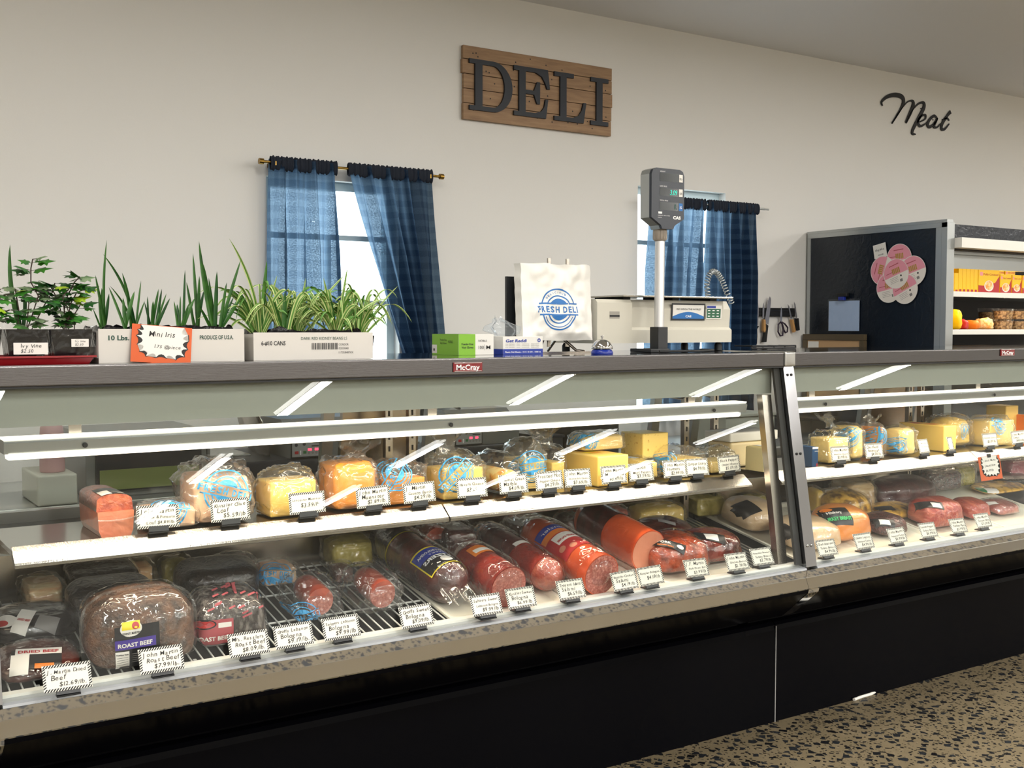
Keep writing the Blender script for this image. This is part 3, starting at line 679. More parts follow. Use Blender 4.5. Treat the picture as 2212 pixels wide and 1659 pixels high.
# cut-down cartons
def carton(label, x0, x1, y0, y1, h, texts, flap=0):
    t = thing('cut_down_carton', label, 'box', ((x0 + x1) / 2, (y0 + y1) / 2, CT), 'cut-down cartons of plants')
    k = MB(); c = .003
    k.box(x0, x1, y0, y0 + c, CT, CT + h, CARD); k.box(x0, x1, y1 - c, y1, CT, CT + h, CARD)
    k.box(x0, x0 + c, y0 + c, y1 - c, CT, CT + h - .004, CARD); k.box(x1 - c, x1, y0 + c, y1 - c, CT, CT + h - .004, CARD); k.box(x0 + c, x1 - c, y0 + c, y1 - c, CT, CT + c, CARDIN)
    fr = frame((x0, y0 - .0006, CT), (1, 0, 0), (0, 0, 1))
    for s, u, v, sz, wd, m_, bd in texts: text(k, s, fr, u, v, sz, m_, width=wd, bold=bd)
    if flap == 2:
        rn = random.Random(4); u = .155
        while u < .225:
            q = rn.uniform(.0008, .003); rect(k, fr, u, .026, u + q, .043, BLKPRINT, 0.0002); u += q + rn.uniform(.0012, .0026)
    k.build('carton_body', t)
    # black bin liner crumpled over the rim
    k = MB(); rn = random.Random(int(x0 * 100)); pts = []
    N_ = 90
    def rim(u):
        P_ = 2 * ((x1 - x0) + (y1 - y0)); d = u * P_
        if d < x1 - x0: return x0 + d, y0
        d -= x1 - x0
        if d < y1 - y0: return x1, y0 + d
        d -= y1 - y0
        if d < x1 - x0: return x1 - d, y1
        return x0, y1 - (d - (x1 - x0))
    def ln(u, v):
        x, y = rim(u % 1.0 * .9999); cx_, cy_ = (x0 + x1) / 2, (y0 + y1) / 2
        ins = .010 + .012 * v; x += (cx_ - x) / abs(x1 - x0) * 2 * ins; y += (cy_ - y) / abs(y1 - y0) * 2 * ins
        z = CT + h - .03 + v * (.036 + .010 * noise.noise(Vector((x * 26, y * 26, 1.3))) + .006 * noise.noise(Vector((x * 70, y * 70, 4))))
        return Vector((x + .004 * noise.noise(Vector((x * 60, z * 60, 2))), y + .004 * noise.noise(Vector((y * 60, z * 60, 7))), z))
    k.sheet(ln, N_, 5, BLKWRAP); k.build('bin_liner', t)
    return t
y0 = 2.665
bx0, bx1 = ux(212, y0), ux(527, y0)
carton('white cut-down carton printed PRODUCE OF U.S.A. holding small iris plants', bx0, bx1, y0, y0 + .26, .079,
       [('10 Lbs. NET', .022, .053, .016, .086, GREENP, .03), ('PRODUCE OF U.S.A.', .236, .054, .014, .083, GREENP, .02)])
kx0, kx1 = ux(547, 2.67), ux(805, 2.67)
carton('white cut-down carton printed DARK RED KIDNEY BEANS holding spider plants', kx0, kx1, 2.67, 2.93, .070,
       [('6-#10 CANS', .020, .038, .015, .064, BLKPRINT, .02), ('DARK RED KIDNEY BEANS LS', .126, .051, .011, .128, GREENP, 0), ('CONDOR', .230, .036, .008, .028, BLKPRINT, 0), ('0203040', .230, .026, .008, .028, BLKPRINT, 0), ('117358487XX', .230, .015, .008, .042, BLKPRINT, 0)], flap=2)

def clump(label, bpx, bpy, blades, y, seed, name='potted_iris', group='small iris plants in the carton', w=.010):
    rn = random.Random(seed); b = at(bpx, bpy, y=y); z0 = CT + .0035
    t = thing(name, label, 'plant', (b.x, y, z0), group)
    pot(t, b.x, y, z0, .062, .068); k = MB(); top = z0 + .052
    for q in blades:
        tx, ty = q[0], q[1]; ww = q[2] if len(q) > 2 else w; bw = q[3] if len(q) > 3 else 0.0
        yt = y + rn.uniform(-.02, .02); tp = at(tx, ty, y=yt)
        blade(k, (b.x + rn.uniform(-.008, .008), y + rn.uniform(-.008, .008), top), tp, ww, LEAF if rn.random() < .65 else LEAFD, bow=(bw, 0, rn.uniform(0, .006)), n=12)
    k.build('leaves', t); return t
IG = 'small iris plants in the carton'
clump('small iris at the left end of the carton with one very tall thin leaf', 226, 690, [(205, 594, .008), (230, 518, .007, -.006), (219, 622, .011), (235, 634, .010), (200, 667, .005), (212, 640, .006)], 2.72, 1)
clump('small iris with three spreading dark leaves near the left of the carton', 268, 700, [(234, 620, .007), (265, 643, .010), (290, 629, .011), (250, 655, .006)], 2.705, 2)
clump('small iris with a long leaf bending left over the carton', 291, 682, [(221, 548, .008, .018), (263, 589, .010, .006), (304, 606, .006), (236, 617, .006, .010), (312, 650, .006), (275, 640, .008)], 2.80, 3)
clump('short iris tuft behind the orange price burst card', 327, 684, [(342, 624, .009), (349, 624, .008), (359, 634, .007), (311, 652, .006), (367, 644, .008), (330, 650, .010), (318, 640, .006)], 2.78, 4)
clump('small iris right of the orange card, one narrow upright leaf', 392, 694, [(399, 583, .007), (382, 657, .010), (389, 639, .006), (420, 644, .010), (375, 650, .006), (408, 655, .008)], 2.71, 5)
clump('small iris with one long upright pale leaf right of the orange card', 423, 692, [(416, 547, .009), (402, 609, .008), (430, 596, .010), (440, 627, .010), (410, 660, .008)], 2.79, 6)
clump('largest iris in the carton, broad leaves fanned wide', 468, 697, [(429, 521, .011, -.004), (439, 571, .011), (468, 586, .011), (520, 560, .009), (525, 629, .012, .004), (430, 662, .009), (450, 600, .009), (489, 610, .009), (505, 640, .008)], 2.71, 7)
def spider(label, bpx, y, seed, n, rad, extra=()):
    rn = random.Random(seed); b = at(bpx, 700, y=y); z0 = CT + .0035
    t = thing('potted_spider_plant', label, 'plant', (b.x, y, z0), 'spider plants in the carton'); pot(t, b.x, y, z0, .062, .058); k = MB()
    for i in range(n):
        a = rn.uniform(0, 2 * PI); r = rad * rn.uniform(.35, 1.0); h = rn.uniform(-.01, .10); up = rn.uniform(.03, .11)
        h += .02; tp = Vector((b.x + math.cos(a) * r * 1.75, y + math.sin(a) * r * .6, z0 + .05 + h))
        blade(k, (b.x + rn.uniform(-.006, .006), y + rn.uniform(-.006, .006), z0 + .042), tp, rn.uniform(.006, .011), SPID, bow=(0, 0, up * .8), n=14, mt2=STRIPE if rn.random() < .7 else None)
    for tx, ty, ww, bw in extra:
        blade(k, (b.x, y, z0 + .042), at(tx, ty, y=y - .01), ww, SPID if ww < .011 else LEAF, bow=(bw, 0, .004), n=14, mt2=STRIPE if ww < .011 else None)
    k.build('leaves', t)
spider('spider plant at the left end of the kidney bean carton with a tall arching leaf', 560, 2.74, 21, 40, .10, [(494, 515, .009, .02), (576, 563, .012, 0), (598, 595, .008, 0)])
spider('spider plant in the middle of the kidney bean carton before the curtain gap', 640, 2.80, 22, 44, .11, [(748, 590, .008, -.01), (660, 600, .008, 0), (705, 620, .01, 0), (622, 620, .013, 0)])
spider('spider plant with dark broad blades in the front of the kidney bean carton', 612, 2.71, 27, 12, .08, [(615, 630, .013, 0), (638, 648, .014, 0), (590, 650, .012, 0)])
spider('spider plant under the swept curtain with a tall upright leaf', 725, 2.74, 23, 40, .10, [(750, 578, .009, 0), (698, 600, .009, 0), (712, 640, .013, 0)])
spider('spider plant at the right end of the kidney bean carton arching to the right', 775, 2.76, 24, 38, .10, [(840, 672, .009, .0), (860, 617, .006, -.01), (800, 640, .008, 0)])

# orange burst card
t = thing('orange_burst_card', 'orange starburst card hand-lettered Mini Iris leaning on the produce carton', 'sign', (ux(345, y0 - .01), y0 - .008, CT))
p0 = at(281, 781, y=y0 - .012); p1 = at(411, 789, y=y0 - .012); p2 = at(285, 699, y=y0 - .003)
fr = frame(p0, p1 - p0, p2 - p0); Wd = (p1 - p0).length; Hd = (p2 - p0).length
k = MB(); k.add([fr(u, v, w) for w in (-.0012, 0) for u, v in ((0, 0), (Wd, 0), (Wd, Hd), (0, Hd))], [(0, 1, 2, 3), (7, 6, 5, 4), (0, 4, 5, 1), (1, 5, 6, 2), (2, 6, 7, 3), (3, 7, 4, 0)], ORNG)
def burst(k, fr, Wd, Hd, wpaper, wink):
    """white burst panel, open at the top, its scalloped edge drawn in thick black"""
    T = [(.13, .985), (.085, .86), (.067, .70), (.085, .46), (.13, .27), (.24, .15), (.41, .13), (.585, .13), (.75, .10), (.90, .20), (.95, .41), (.96, .64), (.95, .80), (.88, .985)]
    def ring(depth):
        P = []
        for i in range(len(T) - 1):
            (u, v), (u2, v2) = T[i], T[i + 1]; P.append((u * Wd, v * Hd)); du, dv = .5 - (u + u2) / 2, .58 - (v + v2) / 2; l = math.hypot(du, dv)
            for s in (.25, .5, .75):
                q = depth * 4 * s * (1 - s); P.append(((u + (u2 - u) * s + du / l * q) * Wd, (v + (v2 - v) * s + dv / l * q) * Hd))
        P.append((T[-1][0] * Wd, T[-1][1] * Hd)); return P
    k.poly(ring(.035), lambda u, v, w=0: fr(u, v, wink), BLKPRINT)
    k.poly([(Wd * .5 + (u - Wd * .5) * .965, Hd * .6 + (v - Hd * .6) * (.955 if v < Hd * .6 else 1)) for u, v in ring(.095)], lambda u, v, w=0: fr(u, v, wpaper), PAPER)
burst(k, fr, Wd, Hd, .0008, .0004)
hand(k, 'Mini Iris', fr, Wd * .27, Hd * .70, .030, BLKPRINT, width=Wd * .46, w=.0012); hand(k, '1.75 @ piece', fr, Wd * .36, Hd * .40, .026, BLKPRINT, width=Wd * .46, w=.0012, seed=2)
k.build('card', t)
# red tray and ivy pots
tx0, tx1 = ux(-60, 2.655), ux(206, 2.655)
k = MB(); ty0, ty1 = 2.645, 2.80
ringp = lambda i, z: [(tx0 + i, ty0 + i, z), (tx1 - i, ty0 + i, z), (tx1 - i, ty1 - i, z), (tx0 + i, ty1 - i, z)]
R = [ringp(.014, CT), ringp(.006, CT + .014), ringp(0, CT + .015), ringp(0, CT + .019), ringp(.005, CT + .019), ringp(.016, CT + .004)]
k.add(sum(R, []), [(i * 4 + j, i * 4 + (j + 1) % 4, i * 4 + 4 + (j + 1) % 4, i * 4 + 4 + j) for i in range(5) for j in range(4)] + [(20, 21, 22, 23), (3, 2, 1, 0)], REDTR)
tag(k.build('shallow_tray'), 'shallow red plastic tray under the ivy pots at the counter end', 'tray')
def ivyleaf(k, p, size, d, up, mt):
    d = Vector(d).normalized(); up = Vector(up); sd = d.cross(up).normalized(); nn = sd.cross(d)
    o = [(0, 0), (.28, -.12), (.52, .18), (.36, .40), (.62, .62), (.26, .70), (0, 1.25), (-.26, .70), (-.62, .62), (-.36, .40), (-.52, .18), (-.28, -.12)]
    pts = [p + sd * a * size + d * b * size + nn * (-.22 * abs(a) * size + .05 * size * math.sin(b * 3)) for a, b in o]
    c = p + d * .45 * size + nn * .05 * size; k.add([c] + pts, [(0, i, i % 12 + 1) for i in range(1, 13)], mt, False)
def ivy(label, pxl, pxr, seed, stems, group='ivy pots', price=None):
    rn = random.Random(seed); y = 2.72; xa, xb = ux(pxl, 2.675), ux(pxr, 2.675); xm = (xa + xb) / 2; w = xb - xa - .006; z0 = CT + .0045
    t = thing('potted_ivy', label, 'plant', (xm, y, z0), group); pot(t, xm, 2.675 + w / 2 + .003, z0, w, .074)
    y = 2.675 + w / 2
    s = MB(); l = MB()
    for st in stems:
        pts = [Vector((xm + rn.uniform(-.02, .02), y, z0 + .062))] + [at(px, py, y=y + dy) for px, py, dy in st]
        s.tube(pts, .0014, STEMM, 5)
        for i in range(1, len(pts)):
            for q in range(4):
                a = rn.uniform(0, 2 * PI); p = pts[i].lerp(pts[i - 1], rn.uniform(0, .5)) if i < len(pts) - 1 or q else pts[i]
                dr = Vector((math.cos(a), math.sin(a) * .8, rn.uniform(-.25, .35))); pe = p + dr * rn.uniform(.006, .016)
                s.tube([p, pe], .0007, STEMM, 4)
                ivyleaf(l, pe, rn.uniform(.020, .034), dr, (rn.uniform(-.3, .3), -.5, 1), rn.choice([IVY1, IVY1, IVY2, LEAFD, IVY3 if i == len(pts) - 1 else IVY1]))
    s.build('stems', t); l.build('leaves', t)
    if price:
        k = MB(); f = frame((xa + price[0], 2.6745, z0 + price[1]), (1, 0, price[4]), (0, 0, 1)); rect(k, f, 0, 0, price[2], price[3], PAPER, .0004)
        hand(k, 'Ivy Vine', f, price[2] * .2, price[3] * .58, .012, BLKPRINT, width=price[2] * .62, w=.0008); hand(k, '$2.50', f, price[2] * .2, price[3] * .14, .011, BLKPRINT, width=price[2] * .5, w=.0008); k.build('price_sticker', t)
    k = MB(); fa = Vector((xa + .001, 2.6755, z0 + .006))
    k.sheet(lambda u, v: Vector((xa + .001 + (xb - xa - .002) * u, 2.672 + .002 * noise.noise(Vector((u * 9, v * 9, seed))) + .006 * (1 - v) * 1, z0 + .004 + .080 * v + .006 * noise.noise(Vector((u * 8, seed, 0))) * v)), 24, 12, CLEARF); k.build('clear_sleeve', t)
ivy('ivy pot at the far left edge of the counter with broad dark leaves', -92, 8, 31, [[(-20, 660, 0), (5, 640, .01), (20, 635, .01)], [(-10, 640, -.02), (0, 625, 0)], [(-5, 680, 0), (20, 670, -.02)]])
ivy('tall leggy ivy pot, second from left, with a white price sticker', 10, 106, 33, [[(66, 690, 0), (82, 640, 0), (66, 610, .01), (66, 580, 0), (70, 560, 0)], [(95, 660, 0), (112, 632, .01), (118, 612, 0)], [(40, 670, 0), (32, 625, .02)], [(62, 650, -.01), (98, 648, -.01)]], price=(.017, .018, .072, .026, .0))
ivy('bushy ivy pot beside the produce carton with a torn price sticker', 109, 203, 35, [[(138, 670, 0), (145, 640, .01), (160, 610, 0), (172, 598, 0)], [(150, 660, -.02), (165, 632, 0), (176, 628, 0)], [(130, 670, .02), (120, 640, 0), (108, 618, 0)], [(150, 680, -.02), (140, 655, -.02), (158, 645, 0)], [(160, 680, 0), (172, 660, 0)], [(140, 690, 0), (135, 640, -.02), (150, 622, 0)]], price=(.044, .034, .038, .018, .0))
t = thing('potted_narcissus', 'single tall strap-leaved bulb plant behind the leggy ivy pot', 'plant', (ux(47, 2.84), 2.84, CT)); 
b = at(47, 700, y=2.84); pot(t, b.x, 2.84, CT, .066, .075); k = MB()
for tx, ty, ww, bw in ((21, 528, .012, -.010), (56, 640, .010, 0), (33, 645, .008, 0), (50, 620, .009, .004)): blade(k, (b.x, 2.84, CT + .06), at(tx, ty, y=2.84), ww, LEAF if ww > .01 else LEAFD, bow=(bw, 0, 0))
k.build('leaves', t)

# glove box, deli-sheet box, tissue
LIME = mat('lime_green_print', C(122, 178, 40), 0.45)
def carton_box(name, label, cat, x0, x1, y0_, y1_, h, deco):
    t = thing(name, label, cat, ((x0 + x1) / 2, (y0_ + y1_) / 2, CT))
    k = MB(); k.box(x0, x1, y0_, y1_, CT, CT + h, PAPER, .0012); deco(k, frame((x0, y0_ - .0005, CT), (1, 0, 0), (0, 0, 1)), frame((x0 - .0005, y1_, CT), (0, -1, 0), (0, 0, 1)), frame((x0, y0_, CT + h + .0003), (1, 0, 0), (0, 1, 0)), x1 - x0, y1_ - y0_, h)
    k.build('carton', t); return t
def gdeco(k, f, s, tp, W_, D_, h):
    rect(k, f, 0, 0, W_ * .47, h, LIME); rect(k, s, 0, 0, D_, h, LIME); rect(k, tp, 0, 0, W_ * .47, D_, LIME)
    rect(k, s, 0, .004, .03, .030, PAPER, .0003)
    text(k, 'M', s, .008, .010, .014, BLKPRINT, w=.0006, bold=.02); text(k, 'Powder-Free', s, .05, .042, .010, BLKPRINT, w=.0004, width=.04); text(k, 'Vinyl Gloves', s, .05, .032, .010, BLKPRINT, w=.0004, width=.04); text(k, 'NÖBLE', s, .10, .036, .011, BLKPRINT, w=.0004, width=.028)
    text(k, 'Powder-Free', f, W_ * .08, .030, .009, BLKPRINT, w=.0004, width=W_ * .33, bold=.02); text(k, 'Vinyl Gloves', f, W_ * .08, .020, .009, BLKPRINT, w=.0004, width=W_ * .33, bold=.02)
    text(k, 'NÖBLE', f, W_ * .56, .040, .008, BLKPRINT, w=.0004, width=W_ * .24); text(k, '100', f, W_ * .56, .018, .014, BLKPRINT, w=.0004, width=W_ * .15); text(k, 'M', f, W_ * .78, .018, .015, BLKPRINT, w=.0004, width=W_ * .12, bold=.02)
    rect(k, f, W_ * .73, .014, W_ * .735, .032, BLKPRINT, .0003)
gx0 = ux(990, 2.86); gx1 = ux(1066, 2.86)
t = carton_box('glove_box', 'lime green and white box of vinyl gloves on the counter', 'box', gx0, gx1, 2.86, 3.02, uz(722, 2.86, 1030) - CT, gdeco)
k = MB(); disc(k, frame(((gx0 + gx1) / 2 - .01, 2.93, uz(722, 2.86, 1030) + .0005), (1, 0, 0), (0, 1, 0)), 0, 0, .035, BLKPRINT, w=.0004, vs=.5); k.build('dispensing_slot', t)
def rdeco(k, f, s, tp, W_, D_, h):
    blu = C and BLUEN; rect(k, f, 0, 0, W_, h * .30, blu); rect(k, s, 0, 0, D_, h * .30, blu)
    text(k, 'Get Reddi', f, W_ * .06, h * .68, .013, blu, w=.0004, width=W_ * .52, bold=.03, shear=.2); disc(k, f, W_ * .9, h * .78, .006, blu, .0004, r0=.003)
    for i in range(3): text(k, 'low density - clear - economy - disposable', f, W_ * .06, h * (.56 - .09 * i), .0035, BLKPRINT, w=.0004, width=W_ * .84)
    text(k, 'Plastic Deli Sheets - 10 X 10 3/4 - 1000 ct.', f, W_ * .05, h * .09, .006, WHTPRINT, w=.0004, width=W_ * .9, bold=.02)
    text(k, '1000 ct', s, D_ * .3, h * .1, .006, WHTPRINT, w=.0004)
BLUEN = mat('navy_print', C(24, 52, 150), 0.5)
rx0_, rx1_ = ux(1086, 2.87), ux(1172, 2.87)
carton_box('deli_sheet_box', 'blue and white box of plastic deli sheets beside the glove box', 'box', rx0_, rx1_, 2.87, 2.97, uz(727, 2.87, 1130) - CT, rdeco)
k = MB(); cx_ = (rx0_ + rx1_) / 2 - .035; zt = uz(727, 2.87, 1130) + .002
def tuft(u, v):
    a = 2 * PI * u; r = (.020 + .030 * math.sin(PI * min(1, v * 1.1)) * (1 + .35 * math.sin(3 * a + 1) + .2 * math.sin(5 * a))) * (1 - v * .55)
    n_ = noise.noise(Vector((math.cos(a) * 2, math.sin(a) * 2, v * 5))) * .010
    return Vector((cx_ - .025 * v + (r + n_) * math.cos(a) * 1.5, 2.92 + (r + n_) * math.sin(a) * .5, zt + .055 * v + .012 * noise.noise(Vector((math.cos(a) * 3, math.sin(a) * 3, 9))) * v))
k.sheet(tuft, 48, 18, FILMW); tag(k.build('deli_sheet_tuft'), 'crumpled clear plastic sheet pulled up out of the deli sheet box', 'plastic sheet')

# rack of printed bags
yb = 2.90
bx0, bx1 = ux(1134, yb, 650), ux(1284, yb, 650); bz0, bz1 = uz(736, yb, 1200), uz(570, yb, 1200)
BAGP = mat('white_bag_film', C(232, 230, 224), 0.35, bump=0.5, bscale=22)
t = thing('bag_rack', 'metal rack holding a stack of white deli bags with a blue round print', 'bag rack', ((bx0 + bx1) / 2, 2.97, CT))
k = MB(); nu, nv = 60, 60
def bg_(u, v):
    w_ = .010 * noise.noise(Vector((u * 3.2, v * 3.2, .4))) + .006 * noise.noise(Vector((u * 9, v * 7, 3)))
    e = min(u, 1 - u, v * 1.2) * 8; e = min(1, e)
    x = bx0 + (bx1 - bx0) * u + .004 * noise.noise(Vector((v * 6, 0, 1))); z = bz0 + (bz1 - bz0) * v + .006 * noise.noise(Vector((u * 5, 2, 0))) * (1 if v > .9 else .4)
    return Vector((x, yb + .014 * (1 - e) - w_ * e + .03 * (v - .2) * .6, z))
k.sheet(bg_, nu, nv, BAGP)
k.sheet(lambda u, v: bg_(u, 1) + Vector((0, .038 * v, -.004 * v)), nu, 2, BAGP); k.sheet(lambda u, v: bg_(0, u) + Vector((0, .038 * v, 0)), nv, 2, BAGP); k.sheet(lambda u, v: bg_(1, u) + Vector((0, .038 * v, 0)), nv, 2, BAGP)
k.sheet(lambda u, v: bg_(u, v) + Vector((0, .036, 0)), 12, 12, BAGP)
k.build('bag_stack', t)
def logo_polys():
    """round print: FRESH DELI bar between two half rings; unit radius about the origin"""
    k = MB(); f = lambda u, v, w=0.0: Vector((u, v, w))
    for s in (0, 1):
        a0, a1 = (math.radians(14), math.radians(166)) if s == 0 else (math.radians(194), math.radians(346))
        disc(k, f, 0, 0, 1.0, BLUEP, r0=.94, n=40, a0=a0, a1=a1); disc(k, f, 0, 0, .70, BLUEP, r0=.63, n=36, a0=a0 + .08, a1=a1 - .08)
        aa = math.asin(.24 / .55); disc(k, f, 0, 0, .56, BLUEP, n=28, a0=(aa if s == 0 else PI + aa), a1=(PI - aa if s == 0 else 2 * PI - aa), r0=.0)
        rect(k, f, -1.0, .20 if s == 0 else -.26, 1.0, .26 if s == 0 else -.20, BLUEP)
        yv = .24 if s == 0 else -.24; cw = math.cos(aa) * .56
        k.add([(-cw, yv, 0), (cw, yv, 0), (0, 0, 0)], [(0, 1, 2)], BAGP if False else BLUEP)
    # clear bar over the middle is left open: the text sits there
    return k
def put_logo(k, fr, R_, m_, grid=False, skew=0.0):
    def f(u, v, w=0.0): return fr(u * R_, v * R_, w)
    for s in (0, 1):
        a0, a1 = (math.radians(14), math.radians(166)) if s == 0 else (math.radians(194), math.radians(346))
        disc(k, f, 0, 0, 1.0, m_, r0=.93, n=40, a0=a0, a1=a1); disc(k, f, 0, 0, .68, m_, r0=.62, n=36, a0=a0 + .1, a1=a1 - .1)
        if s: disc(k, f, 0, 0, .86, m_, r0=.82, n=36, a0=a0 + .2, a1=a1 - .2)
        aa = math.asin(.30 / .52); sg = 1 if s == 0 else -1; P = []
        for i in range(17):
            a = aa + (PI - 2 * aa) * i / 16; P.append((.52 * math.cos(a), sg * .52 * math.sin(a)))
        k.add([f(*p) for p in P] + [f(p[0], sg * .30) for p in P], [(i, i + 1, 18 + i, 17 + i) for i in range(16)], m_)
        v0 = .23 * sg; cells = 10
        for i in range(cells): rect(k, f, -1.12 + 2.24 * i / cells, v0, -1.12 + 2.24 * (i + 1) / cells, v0 + .07 * sg, m_)
    V = 'FRESH DELI'; x = -1.26
    for c in V:
        if c != ' ':
            text(k, c, f, x, -.15, .40, m_, width=.21 if c != 'I' else .055, bold=.035)
        x += {' ': .14, 'I': .13}.get(c, .275)
    for i, c in enumerate('DELICIOUS'):
        a = math.radians(140 - i * 10); g = frame((0, 0, 0), (1, 0, 0), (0, 1, 0)); ca, sa = math.cos(a - PI / 2), math.sin(a - PI / 2)
        def ff(u, v, w=0.0, ca=ca, sa=sa, a=a): return f(.77 * math.cos(a) + u * ca - v * sa, .77 * math.sin(a) + u * sa + v * ca, w)
        text(k, c, ff, 0, 0, .13, m_, 'C', width=.09 if c != 'I' else .02, bold=.02)
lx = ux(1207, yb, 668); lz = uz(668, yb, 1207)
k = MB(); frl = lambda u, v, w=0.0: bg_(min(1, max(0, (lx + u - bx0) / (bx1 - bx0))), min(1, max(0, (lz + v - bz0) / (bz1 - bz0)))) + Vector((0, -.0008, 0))
put_logo(k, frl, .067, BLUEP); k.build('bag_print', t)
for q in (1196, 1236):
    k = MB(); x = ux(q, 2.94, 600); k.box(x - .005, x + .005, 2.965, 2.972, CT + .02, uz(557, 2.94, 1200), INSTEEL); k.build('hanger_rod', t)
for s in (-1, 1):
    k = MB(); x = (bx0 + bx1) / 2 + .01; k.tube([(x + s * .03, 2.96, CT + .055), (x + s * .075, 2.93, CT + .008), (x + s * .085, 2.90, CT + .005)], .005, INSTEEL, 8); k.build('rack_leg', t)
    k = MB(); k.tube([(x + s * .03, 2.97, CT + .055), (x + s * .06, 3.07, CT + .005)], .005, INSTEEL, 8); k.build('rack_leg', t)
box_part('back_plate', t, DKPLAS, bx0 - .014, bx0 + .12, 2.985, 2.995, CT + .035, bz1 - .04)
box_part('rack_foot', t, INSTEEL, (bx0 + bx1) / 2 - .11, (bx0 + bx1) / 2 + .13, 2.89, 2.91, CT, CT + .005)

# service bell
xb = ux(1300, 2.76, 750); t = thing('service_bell', 'chrome domed counter bell on a blue base', 'bell', (xb, 2.76, CT))
k = MB(); k.lathe([(.034, 0), (.035, .004), (.031, .013), (.024, .015)], (xb, 2.76, CT), mat('blue_bell_base', C(22, 44, 140), .3), 28); k.build('base', t)
k = MB(); k.lathe([(.033, .016), (.034, .018), (.032, .026), (.026, .036), (.017, .043), (.007, .046), (.005, .046)], (xb, 2.76, CT), CHROME, 32); k.build('dome', t)
k = MB(); k.lathe([(.0022, .046), (.0022, .052), (.0045, .053), (.0045, .056), (.001, .058)], (xb, 2.76, CT), CHROME, 14); k.build('button', t)

# label printing scale
SCB = mat('scale_beige_plastic', C(200, 196, 182), 0.45); y0s, y1s = 2.93, 3.17
s0, s1 = ux(1287, y0s, 700), ux(1580, y0s, 700); zb, ztp = CT + .030, uz(648, y0s, 1430)
t = thing('label_scale', 'beige label-printing counter scale with a tall pole display', 'scale', ((s0 + s1) / 2, 3.05, CT))
k = MB(); hh = ztp - zb
prof = [(y0s, zb), (y0s, zb + hh * .30), (y0s + .012, zb + hh * .36), (y0s + .008, zb + hh * .80), (y0s + .028, ztp), (y1s, ztp), (y1s, zb)]
k.prism(prof, s0 + .15, s1, SCB); k.build('body', t)
k = MB(); prof = [(y0s - .006, zb), (y0s - .006, ztp - .012), (y0s + .004, ztp - .001), (y1s, ztp - .001), (y1s, zb)]; k.prism(prof, s0, s0 + .148, SCB)
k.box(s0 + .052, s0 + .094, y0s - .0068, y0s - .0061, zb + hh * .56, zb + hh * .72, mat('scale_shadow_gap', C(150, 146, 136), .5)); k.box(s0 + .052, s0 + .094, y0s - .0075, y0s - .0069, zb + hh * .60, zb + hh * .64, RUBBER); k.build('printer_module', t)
k = MB(); k.box(s0 + .1, s1 - .012, y0s - .02, y1s - .02, ztp + .008, ztp + .014, SHELFSTEEL, .002); k.build('platter', t)
for a in (.14, .36, .54):
    box_part('platter_support', t, RUBBER, s0 + a, s0 + a + .03, y0s + .03, y1s - .05, ztp, ztp + .008)
for a in (.03, .58):
    for yy in (y0s + .03, y1s - .03):
        k = MB(); k.lathe([(.014, 0), (.014, .02), (.008, .03)], (s0 + a, yy, CT), RUBBER, 14); k.build('foot', t)
k = MB(); f = frame((ux(1452, y0s, 680), y0s + .0085, uz(692, y0s, 1452)), (1, 0, 0), (0, -.06, 1)); pw, ph = .158, .060
rect(k, f, 0, 0, pw, ph, DKPLAS, .0012); rect(k, f, .006, .006, pw - .006, ph - .006, PAPER, .0018)
P = [(.006, .006)] + [(.006 + (pw - .012) * i / 12, .014 + .016 * math.sin(PI * i / 12)) for i in range(13)] + [(pw - .006, .006)]
k.poly(P, lambda u, v, w=0: f(u, v, .0022), BLUEN if False else BLUEP); text(k, 'CAS', f, pw / 2, .011, .010, WHTPRINT, 'C', width=.028, w=.0026, bold=.04); text(k, 'WE WEIGH THE WORLD', f, pw / 2, .036, .009, BLKPRINT, 'C', width=.115, w=.0026); k.build('front_display', t)
k = MB(); GRN = mat('green_key_panel', C(36, 96, 66), .5); f2 = frame(f(pw + .006, .006, 0), (1, 0, 0), (0, -.06, 1)); rect(k, f2, 0, 0, .075, .048, PAPER, .0010); rect(k, f2, .003, .003, .070, .036, GRN, .0014); rect(k, f2, .003, .038, .045, .046, BLUEN, .0014)
for i in range(3):
    for j in range(3): rect(k, f2, .008 + .021 * i, .008 + .010 * j, .019 + .021 * i, .011 + .010 * j, WHTPRINT, .0018)
k.build('key_panel', t)
# pole and rear display
ypol = 2.86; xp = ux(1424, ypol, 600); zp1 = uz(520, ypol, 1428)
k = MB(); k.box(xp - .022, xp + .020, ypol - .022, ypol + .022, CT, CT + .085, DKPLAS, .003); k.box(xp - .06, xp + .022, ypol - .03, ypol + .08, CT, CT + .012, DKPLAS, .003); k.build('pole_base', t)
k = MB(); k.tube([(xp - .001, ypol, CT + .084), (xp + .001, ypol, zp1)], .0165, mat('pole_aluminium', C(215, 215, 215), .35, .6), 24); k.build('pole', t)
k = MB(); k.lathe([(.018, -.002), (.022, .002), (.023, .034), (.021, .038)], (xp + .001, ypol, zp1), mat('collar_grey', C(142, 132, 120), .5), 24); 
for i in range(12):
    a = 2 * PI * i / 12; k.box(xp + .001 + .0215 * math.cos(a) - .002, xp + .001 + .0215 * math.cos(a) + .002, ypol + .0215 * math.sin(a) - .002, ypol + .0215 * math.sin(a) + .002, zp1 + .004, zp1 + .032, MATS['collar_grey'])
k.build('pole_collar', t)
zt_ = uz(364, ypol - .03, 1430); zb_ = zp1 + .036; hw = .071; dx = xp + .003; DSP = mat('display_housing', C(38, 44, 54), .35); 
